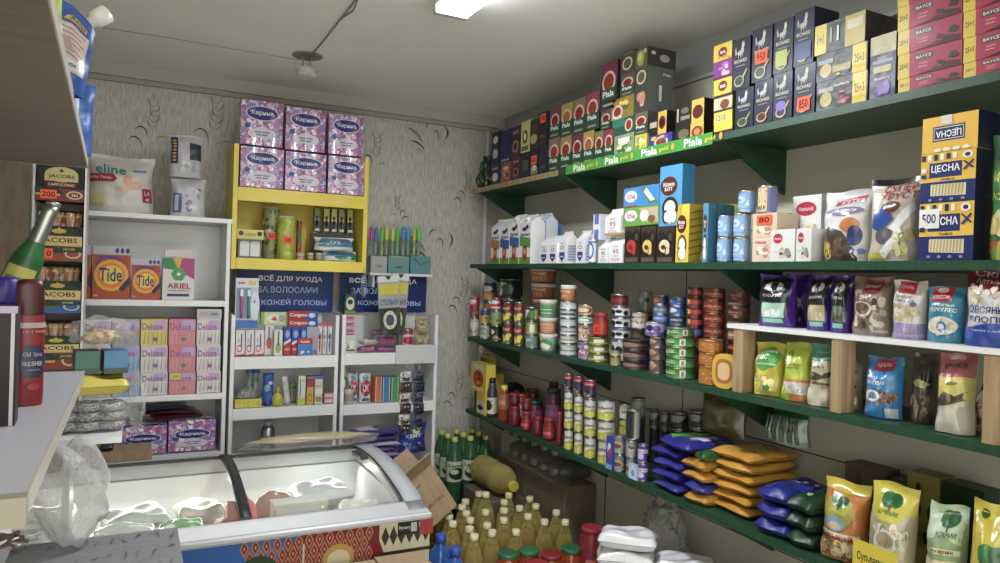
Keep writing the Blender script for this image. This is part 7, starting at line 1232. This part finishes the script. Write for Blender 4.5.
# ------------------------------------------------------------------ coffee rack behind the till counter
YC=2.90
cx0,cx1=P(31,250,y=YC).x,P(85,250,y=YC).x; ct=empty('coffee_rack',(cx0,YC,0)); tag(ct,'narrow white-edged coffee rack behind the counter','rack')
WC_=cx1-cx0
for a in (0,WC_-.006): m=MB('whitelam'); m.box(a,a+.006,0,.16,0,1.95,'white'); m.build('upright',ct)
m=MB('brownlam'); m.box(.006,WC_-.006,.155,.16,0,1.95,'brown'); m.build('back_panel',ct)
rows=[(188,201,165,'7a3020','c8b030',0),(246,261,206,'8a4424','2a5a34',1),(300,313,262,'2a5aa0','3a6a38',2),(353,369,320,'8a3028','c8a040',3)]
for i,(v0,v1,vt,c1,c2,kd) in enumerate(rows):
    zt=P(58,v0,y=YC).z; zb=P(58,v1,y=YC).z; m=MB('gloss'); m.box(.007,WC_-.007,-.002,.15,zb,zt-.0,'2a2018')
    m.decals([('r',0,0,1,1,c1),('p',[(0,.55),(.6,.55),(.45,1),(0,1)],'14301c'),('r',0,.42,.5,.55,c2),('p',[(.5,.1),(.75,.9),(1,.9),(1,.1)],c1),('e',.8,.5,.17,.32,'c8bca0'),('e',.8,.5,.13,.22,c1),('r',.5,.6,1,.95,'1c3a22') if i else ('r',.5,.95,1,1,'3a2018'),('t','JACOBS',.72,.78,.24,.2,'c8a850') if i else ('t','3в1',.8,.5,.12,.2,'e8e0c8')],lambda s,tt,k:(.007+s*(WC_-.014),-.002-k,zb+tt*(zt-zb)))
    st_=m.build('shelf_strip',ct)
    if i in (0,1):
        m=MB('card'); a0=.14 if i==0 else .1; z0=zb+(zt-zb)*.15; z1_=zb+(zt-zb)*.82; m.box(WC_*a0,WC_*(a0+.3),-.005,-.0042,z0,z1_,'tag'); m.decals([('t',['200','110'][i],.5,.5,.8,.6,'2a1410')],lambda s,tt,k:(WC_*a0+s*WC_*.3,-.005-k,z0+tt*(z1_-z0))); m.build('price_tag',st_)
    # display carton with its sachets
    w_=WC_-.02; h_=P(58,vt,y=YC).z-zt-.001; t=empty('coffee_display'); hb_=h_ if kd==0 else h_*.5
    m=MB('card'); m.box(-w_/2,w_/2,0,.004,0,hb_,'1c241e'); m.box(-w_/2,w_/2,.10,.104,0,h_*.95,'1c241e'); m.box(-w_/2,-w_/2+.003,.004,.10,0,hb_,'1c241e'); m.box(w_/2-.003,w_/2,.004,.10,0,hb_,'1c241e'); m.box(-w_/2+.003,w_/2-.003,.004,.10,0,.002,'1c241e')
    S=lambda s,tt,k:((s-.5)*w_,-k,tt*hb_)
    if kd==0: m.decals([('e',.52,.6,.36,.34,'c8b878'),('r',.16,.3,.88,.62,'c8b878'),('t','JACOBS',.52,.5,.56,.2,'2a2018'),('p',[(.46,.72),(.52,.86),(.58,.72)],'2a3a20'),('r',.2,.04,.84,.26,'6a2020'),('t','CAPPUCCINO',.52,.15,.56,.12,'d8c8a8')],S,.0006)
    else: m.decals([('e',.5,.6,.44,.38,'2a3a22'),('r',0,0,1,.5,'d8bc78'),('t','JACOBS',.5,.25,.8,.32,'1c1810'),('e',.5,.75,.16,.12,'c8a850'),('p',[(.4,.7),(.5,.95),(.6,.7)],'c8a850')],S,.0006)
    m.build('display_box',t)
    if kd:
        for j in range(6):
            S2=bagS(.026,.012,h_*.85,400+j+i*7,.1,.05); X=-w_/2+.018+j*(w_-.036)/5; m=MB('film'); c=['a86a48','8a5038','b88868'][(j+i)%3]
            g=lambda s,tt,k,sg=-1:(lambda q:(q[0]+X,q[1]+.03+.015*(j%2),q[2]+.003))(S2(s,tt,k,sg)); m.grid(lambda s,tt:g(s,tt,0),6,8,c); m.grid(lambda s,tt:g(1-s,tt,0,1),6,8,c); m.decals([('t','3в1',.5,.62,.7,.14,'e0c8a8'),('r',.1,.85,.9,.93,'c8a850')],g,.001,.0003,2); m.build('coffee_stick',t)
    fin(t,(cx0+cx1)/2,YC+.006,zt+.0006,0,f'{["cappuccino carton with cream label, top of the coffee rack","open tray of coffee sticks, second level of the coffee rack","open tray of coffee sticks, third level above the blue strip","open tray of coffee sticks, lowest level by the counter board"][i]}','coffee box','coffee displays')
m=MB('darkcard'); a=P(33,200,y=YC-.0); m.box(-1.45,P(30,200,y=YC-.05).x,YC-.05,YC-.03,1.0,2.05,'brown'); o=m.build('dark_panel'); tag(o,'dark brown upright panel beside the coffee rack','panel')
# ------------------------------------------------------------------ till counter goods
CZ=1.3756
def shampoo(u0,u1,vt,vb,col,cap,label,D,name='shampoo_bottle'):
    um=(u0+u1)/2; p=P(um,vb,z=CZ); s=(P(u0,vb,z=CZ)-P(u1,vb,z=CZ)).length; r=s/2; h=P(um,vt,y=p.y).z-CZ; t=empty(name); m=MB('tin')
    def cs(s_,z,k=0,f=1):
        a=s_*2*PI; rx,ry=r*.98*f,r*.62*f; return ((rx+k)*abs(math.cos(a))**.8*math.copysign(1,math.cos(a)),(ry+k)*abs(math.sin(a))**.8*math.copysign(1,math.sin(a)),z)
    zs=[0,.004,h*.5,h*.70,h*.715]; fs=[.93,1,1,1,.96]
    m.grid(lambda a,b:cs(a,zs[round(b*4)],0,fs[round(b*4)]),28,4,col); m.poly([cs(i/28,0,0,.93) for i in range(28)][::-1],col)
    m.decals(D,lambda a,b,k:(lambda q:(q[0],q[1],b*h*.70))(cs(.5+a*.5,0,k)),.0012,.0003,2); m.build('bottle_body',t)
    m=MB('tin'); z2=[h*.715,h*.725,h*.94,h*.985,h]; f2=[.9,.93,.92,.8,.5]; m.grid(lambda a,b:cs(a,z2[round(b*4)],0,f2[round(b*4)]),28,4,cap); m.poly([cs(i/28,h,0,.5) for i in range(28)],cap); m.build('cap',t)
    return t,p,r,h
t,p,r,h=shampoo(12,42,279,405,'8a1420','4a0c18','',[('r',.25,.88,.95,.94,'b8a8a8'),('t','2 IN 1 SHAMPOO',.6,.84,.5,.03,'c88888'),('r',.0,.47,1,.56,'3a2c78'),('p',[(.38,.68),(.3,.58),(.3,.42),(.38,.32),(.68,.32),(.76,.42),(.76,.58),(.68,.68)],'1c2444'),('p',[(.4,.66),(.32,.57),(.32,.43),(.4,.34),(.66,.34),(.74,.43),(.74,.57),(.66,.66)],'242c50'),('t','Old Spice',.53,.58,.3,.06,'b0a8b8'),('t','FRESHER',.53,.48,.32,.05,'c8c0c8'),('t','captain',.53,.41,.2,.03,'8a8aa8'),('e',.55,.22,.1,.04,'a02830'),('t','3%',.75,.08,.1,.03,'c8a0a0')])
fin(t,p.x,p.y,CZ,.35,'dark red shampoo bottle standing on the white counter board','bottle',None)
t,p2,r2,h2=shampoo(-12,17,292,420,'1a1418','d8d0e0','',[('e',.5,.6,.3,.08,'b04050'),('r',.1,.1,.9,.2,'2a2028')],'hair_product_box')
bpy.data.objects.remove(t.children[0]); bpy.data.objects.remove([c for c in t.children][0]); bpy.data.objects.remove(t)
a=P(14.5,425,z=CZ); o=carton('hair_dye_box',.075,.05,P(10,306,y=a.y).z-CZ,'1a1216',[('r',.0,.94,1,1,'b8a8c8'),('r',.9,0,.96,.94,'c8c0c8'),('e',.3,.7,.3,.1,'5a1c28'),('t','COLOR',.45,.4,.6,.05,'8a6a70')],scol='2a2028'); fin(o,a.x-.038,a.y+.02,CZ,.05,'black box with a lavender top on the counter before the red shampoo','box',None)
b_=P(6,290,y=p.y+.02); t=empty('shampoo_bottle'); m=MB('tin'); hb_=P(8,277,y=p.y+.09).z-CZ; m.lathe([(.024,0),(.028,.004),(.028,hb_*.72),(.02,hb_*.78)],'1c1c50',20); m.build('bottle_body',t); m=MB('plastic'); m.lathe([(.022,hb_*.78),(.023,hb_*.8),(.022,hb_*.97),(.017,hb_)],'34248a',20); m.build('cap',t); q=P(5,277,y=p.y+.09); fin(t,q.x,p.y+.09,CZ,0,'dark blue bottle with a violet cap behind the black box','bottle',None)
# tilted green bottle with a foil neck
t=empty('green_bottle'); m=MB('tin'); L=.27; m.lathe([(.026,0,'1c5a2c'),(.03,.004,'1c5a2c'),(.03,L*.5),(.027,L*.58,'1f6a34'),(.016,L*.70,'b0b8b0','metal'),(.014,L*.93,'b8c0b8','metal'),(.0145,L*.95,'a8b0a8','metal'),(.012,L,'a8b0a8','metal')],'1c5a2c',22)
m.decals([('r',.2,.3,.8,.5,'b8b040'),('r',.25,.36,.75,.42,'5a7a28')],lambda a,b,k:((.03+k)*math.sin((a-.5)*PI),-(.03+k)*math.cos((a-.5)*PI),b*L),.001,.0003,1); m.build('bottle_body',t)
m=MB('metal'); m.lathe([(.0125,L-.001),(.0135,L),(.0135,L+.006),(.011,L+.008)],'silver',16); m.build('cap',t)
a=P(40,233,y=1.72); b=P(2,300,y=1.72); fin(t,b.x-.01,1.72,max(b.z-.06,CZ+.03),0,'green bottle with silver foil neck leaning over the counter','bottle',None); dv=Vector((a.x,1.72,a.z))-t.location; t.rotation_euler=(0,math.atan2(dv.x,dv.z),0)
# detergent pouches on the overhead shelf
def pouch(name,base,w,h,d,rz,tilt,D,col,label,seed,group,spout=None):
    S=bagS(w,d,h,seed,.05,0); t=empty(name); m=MB('wrap'); sh=lambda q:(q[0]+(.0 if not spout else max(0,q[2]/h-.0)*.0),q[1],q[2])
    cut=lambda s,tt: tt*(1-.22*max(0,(s-.62)/.38)) if spout else tt
    m.grid(lambda s,tt:S(s,cut(s,tt),0),14,16,col); m.grid(lambda s,tt:S(1-s,cut(1-s,tt),0,1),14,16,col); m.decals(D,lambda s,tt,k:S(s,cut(s,tt),k),.001,.0003,2); m.build('pouch_body',t)
    if spout: m=MB('plastic'); m.x=Matrix.Translation((w*.37,0,h*.885))@Matrix.Rotation(R(38),4,'Y'); m.lathe([(.009,-.004),(.009,.006),(.013,.007),(.0135,.03),(.011,.031)],'d8d8d4',16); m.build('spout_cap',t)
    t.location=base; t.rotation_euler=(0,tilt,rz); tag(t,label,'pouch',group)
pD=[('r',0,.86,.9,1,'2a58a8'),('p',[(.5,.8),(.55,.86),(.85,.86),(.85,.8)],'c8a838'),('t','Ariel',.7,.83,.24,.04,'1c2c60'),('r',.06,.22,.9,.76,'c8b8b4'),*[('r',.1,.70-.06*i,.85-.05*(i%2),.715-.06*i,'8a6a70') for i in range(6)],('r',.1,.24,.8,.36,'c8ccd8'),('t','жидкий порошок',.45,.3,.64,.07,'1c2438'),('p',[(.3,.5),(.6,.6),(.7,.45),(.4,.4)],'a89088')]
ex=lambda y: POUCHX+dx*(POUCHY-y)
pouch('detergent_pouch',(ex(1.22)-.034,1.22,POUCHZ),.10,.128,.035,.35,.16,pD,'2a58a8','blue detergent pouch with white spout leaning out over the shelf edge',501,'detergent pouches','s')
pouch('detergent_pouch',(ex(1.93)-.045,1.92,POUCHZ),.11,.165,.04,.2,.03,[('r',.05,.1,.7,.9,'c8ccd8'),*[('r',.1,.8-.14*i,.65,.84-.14*i,'3a4a70') for i in range(5)]],'2a5aa8','lower blue detergent pouch with white text panel at the shelf end',502,'detergent pouches')
pouch('detergent_pouch',(ex(.93)-.04,.96,POUCHZ),.08,.15,.03,.5,0.06,[('e',.5,.6,.3,.1,'d8d840'),('t','JOY',.5,.6,.3,.06,'f0f0e0')],'a8b828','lime green detergent pouch behind the blue spouted one',503,'detergent pouches')
# small white shelf with sponges and scourers between counter and freezer
zs2=P(95,437,y=1.95).z; sx0,sx1=P(58,437,y=1.94).x,P(122,437,y=1.94).x
t=empty('corner_shelf',(sx0,1.935,0)); tag(t,'small white shelf with sponges and scourers behind the counter','shelf'); m=MB('whitelam'); m.box(0,sx1-sx0,0,.17,zs2-.014,zs2,'white'); m.build('shelf_board',t)
m=MB('whitelam'); m.box(.01,.025,.02,.16,0,zs2-.014,'white'); m.build('support_panel',t); m=MB('whitelam'); m.box(.0,sx1-sx0,0,.20,zs2-.16,zs2-.146,'white') if False else None
ysp=2.02; k=zs2+.0006
t=empty('scourer_pack'); m=MB('steelwool')
for j in range(3):
    for i in range(3):
        n_=20; r0_=.024; 
        m.grid(lambda a,b:((i-1)*.05+(r0_+.008*math.cos(b*2*PI))*math.cos(a*2*PI),(r0_+.008*math.cos(b*2*PI))*math.sin(a*2*PI),.012+j*.023+.011*math.sin(b*2*PI)),n_,8,'grey','steelwool')
m.build('wire_scourer',t); m=MB('clear'); crumple(m,0,0,.04,.088,.05,.048,'white','clear',602,22,.12,.8); m.build('film_wrap',t); p=P(88,430,y=ysp); fin(t,p.x,ysp,k+.004,0,'clear pack of steel wire scourers on the small white shelf','scourers',None)
k+=.092
o=flatbag('sponge_pack',.135,.09,.05,'c8b838',[('r',.6,.1,.95,.9,'b8a028'),('n',.1,.1,.5,.9,['d8cc60','a8a028','c87860'],8,.1)],603,'wrap'); p=P(96,393,y=ysp); fin(o,p.x,ysp,k,.1,'yellow sponge pack lying on the steel scourers','sponge','sponge packs'); k+=.052
for i,(dx,c,cc) in enumerate(((-.03,'2a6a5a','dark green'),(.03,'3a7aa8','blue'))): o=carton('scrub_sponge',.052,.07,.055,c,[('r',0,0,1,.25,'1c4a3a')],scol=c,mat='wrap'); p=P(100,370,y=ysp); fin(o,p.x+dx,ysp,k,.15,f'{cc} scrubbing sponge in film on top of the yellow sponge pack','sponge','sponge packs')
k+=.057
m=MB('clear'); crumple(m,0,0,.03,.07,.05,.04,'white','clear',604,22,.3,.6); crumple(m,.0,0,.018,.04,.03,.018,'a08878','foodmix',605,18,.7,.7); p=P(100,342,y=ysp); tag(put(m.build('film_bag'),(p.x,ysp,k+.01)),'crumpled clear bag with reddish contents on top of the sponges','bag')
m=MB('clear'); crumple(m,0,0,.0,.018,.02,.07,'white','clear',606,22,.5,1); p=P(125,402,y=2.02); tag(put(m.build('loose_film'),(sx1+.03,2.02,p.z)),'loose crinkled clear film hanging beside the scourers','film')
# dark yellow packs under the small shelf
for i,(u0,u1,c,lab) in enumerate(((88,100,'8a8a28','yellow and black glove pack on the lowest ledge, first behind the bag'),(101,114,'2a2a28','black glove pack on the lowest ledge beside the yellow one'))):
    x,w_,h_=bk(u0,u1,440,RA[3][2]+.02,YA-.12); o=flatbag('glove_pack',w_,.09,.03,c,[('n',.1,.1,.9,.9,['1c1c1a','c8c030','8a8a80'],10,.1)],610+i,'wrap'); fin(o,x,YA-.10,P(80,452,y=YA-.12).z,0,lab,'pack','glove packs')
a=P(86,453,y=YA-.2); b=P(152,453,y=YA-.2); m=MB('cardboard'); m.box(a.x,b.x,YA-.18,YA-.02,0,P(80,452.5,y=YA-.12).z-.001,'tan'); tag(m.build('brown_box'),'brown cardboard box under the glove packs behind the freezer','box')
# clear sack, printed wrap and odd bags at the near corner
ytop=1.91; zt=P(120,535,y=ytop).z; wx0=P(-20,540,y=1.5).x; wx1=P(190,525,y=1.5).x
t=empty('wrapped_box',((wx0+wx1)/2,1.68,0)); W2=(wx1-wx0)/2; m=MB('whitelam'); m.box(-W2,W2,-.23,.23,zt-.16,zt,'a8aaac',bev=.004)
m.build('box_body',t); m=MB('wrap'); m.box(-W2-.002,W2+.002,-.232,.232,zt-.162,zt+.002,'8a8c8f'); D=[]
rgd=random.Random(4)
for i in range(11):
    for j in range(5):
        cx=.05+i*.09+rgd.uniform(-.015,.015); cy=.08+j*.2+rgd.uniform(-.03,.03); an=rgd.uniform(0,6.28); Lw=.035
        pts_=[(cx+Lw*.6*math.cos(an+q)*(1 if q<2.6 else .62),cy+Lw*1.5*math.sin(an+q)*(1 if q<2.6 else .62)) for q in (0,.6,1.2,1.8,2.4)]+[(cx+Lw*.36*math.cos(an+q),cy+Lw*.9*math.sin(an+q)) for q in (2.4,1.8,1.2,.6,0)]
        D.append(('p',pts_,['5c6066','74787d'][(i+j)%2]))
m.decals(D,lambda s,tt,k:(-W2-.002+s*2*W2,-.232-k,zt-.162+tt*.16)); m.decals(D,lambda s,tt,k:(-W2-.002+s*2*W2,-.232+tt*.464,zt+.002+k)); m.build('printed_film',t); tag(t,'grey box in printed film standing before the freezer end','box')
m=MB('cardboard'); m.box(-W2+.01,W2-.01,-.22,.22,0,zt-.163,'tan'); m.build('lower_carton',t)
m=MB('haze'); crumple(m,0,0,.14,.075,.07,.12,'grey','haze',701,36,.30,.9); lo=min(q.z for q in m.v)
for q in m.v: q.z-=lo
p=P(68,500,y=1.80); tag(put(m.build('plastic_sack'),(p.x+.0,1.86,zt+.004)),'greyish clear plastic sack slumped beside the counter on the wrapped box','bag')
zt2=zt+.003
m=MB('clear'); crumple(m,0,0,.03,.065,.05,.034,'white','clear',703,24,.3,.7); lo=min(q.z for q in m.v)
for q in m.v: q.z-=lo
rgc=random.Random(9)
for i in range(16):
    an=rgc.uniform(0,3.1); cx=rgc.uniform(-.04,.04); cy=rgc.uniform(-.03,.03); cz=rgc.uniform(.008,.035); L=rgc.uniform(.012,.022)
    m.tube([(cx-L*math.cos(an),cy-L*math.sin(an),cz),(cx,cy,cz+.004),(cx+L*math.cos(an),cy+L*math.sin(an),cz)],[.003,.006,.002],'6a3c2c',6,'driedfood')
noisy('driedfood', (.05,.02,.012), (.20,.09,.05), 60, .6, bstr=.8)
p=P(30,545,z=zt2); tag(put(m.build('snack_bag'),(p.x-.045,p.y+.0,zt2+.001)),'clear bag with brown dried snacks lying on the printed grey box','bag')
m=MB('film'); crumple(m,0,0,.03,.025,.03,.035,'b8b020','film',705,16,.2,.8); lo=min(q.z for q in m.v)
for q in m.v: q.z-=lo
p=P(-2,535,z=zt2); tag(put(m.build('yellow_packet'),(p.x,p.y+.05,zt2+.001)),'small yellow packet beside the snack bag on the printed grey box','packet')
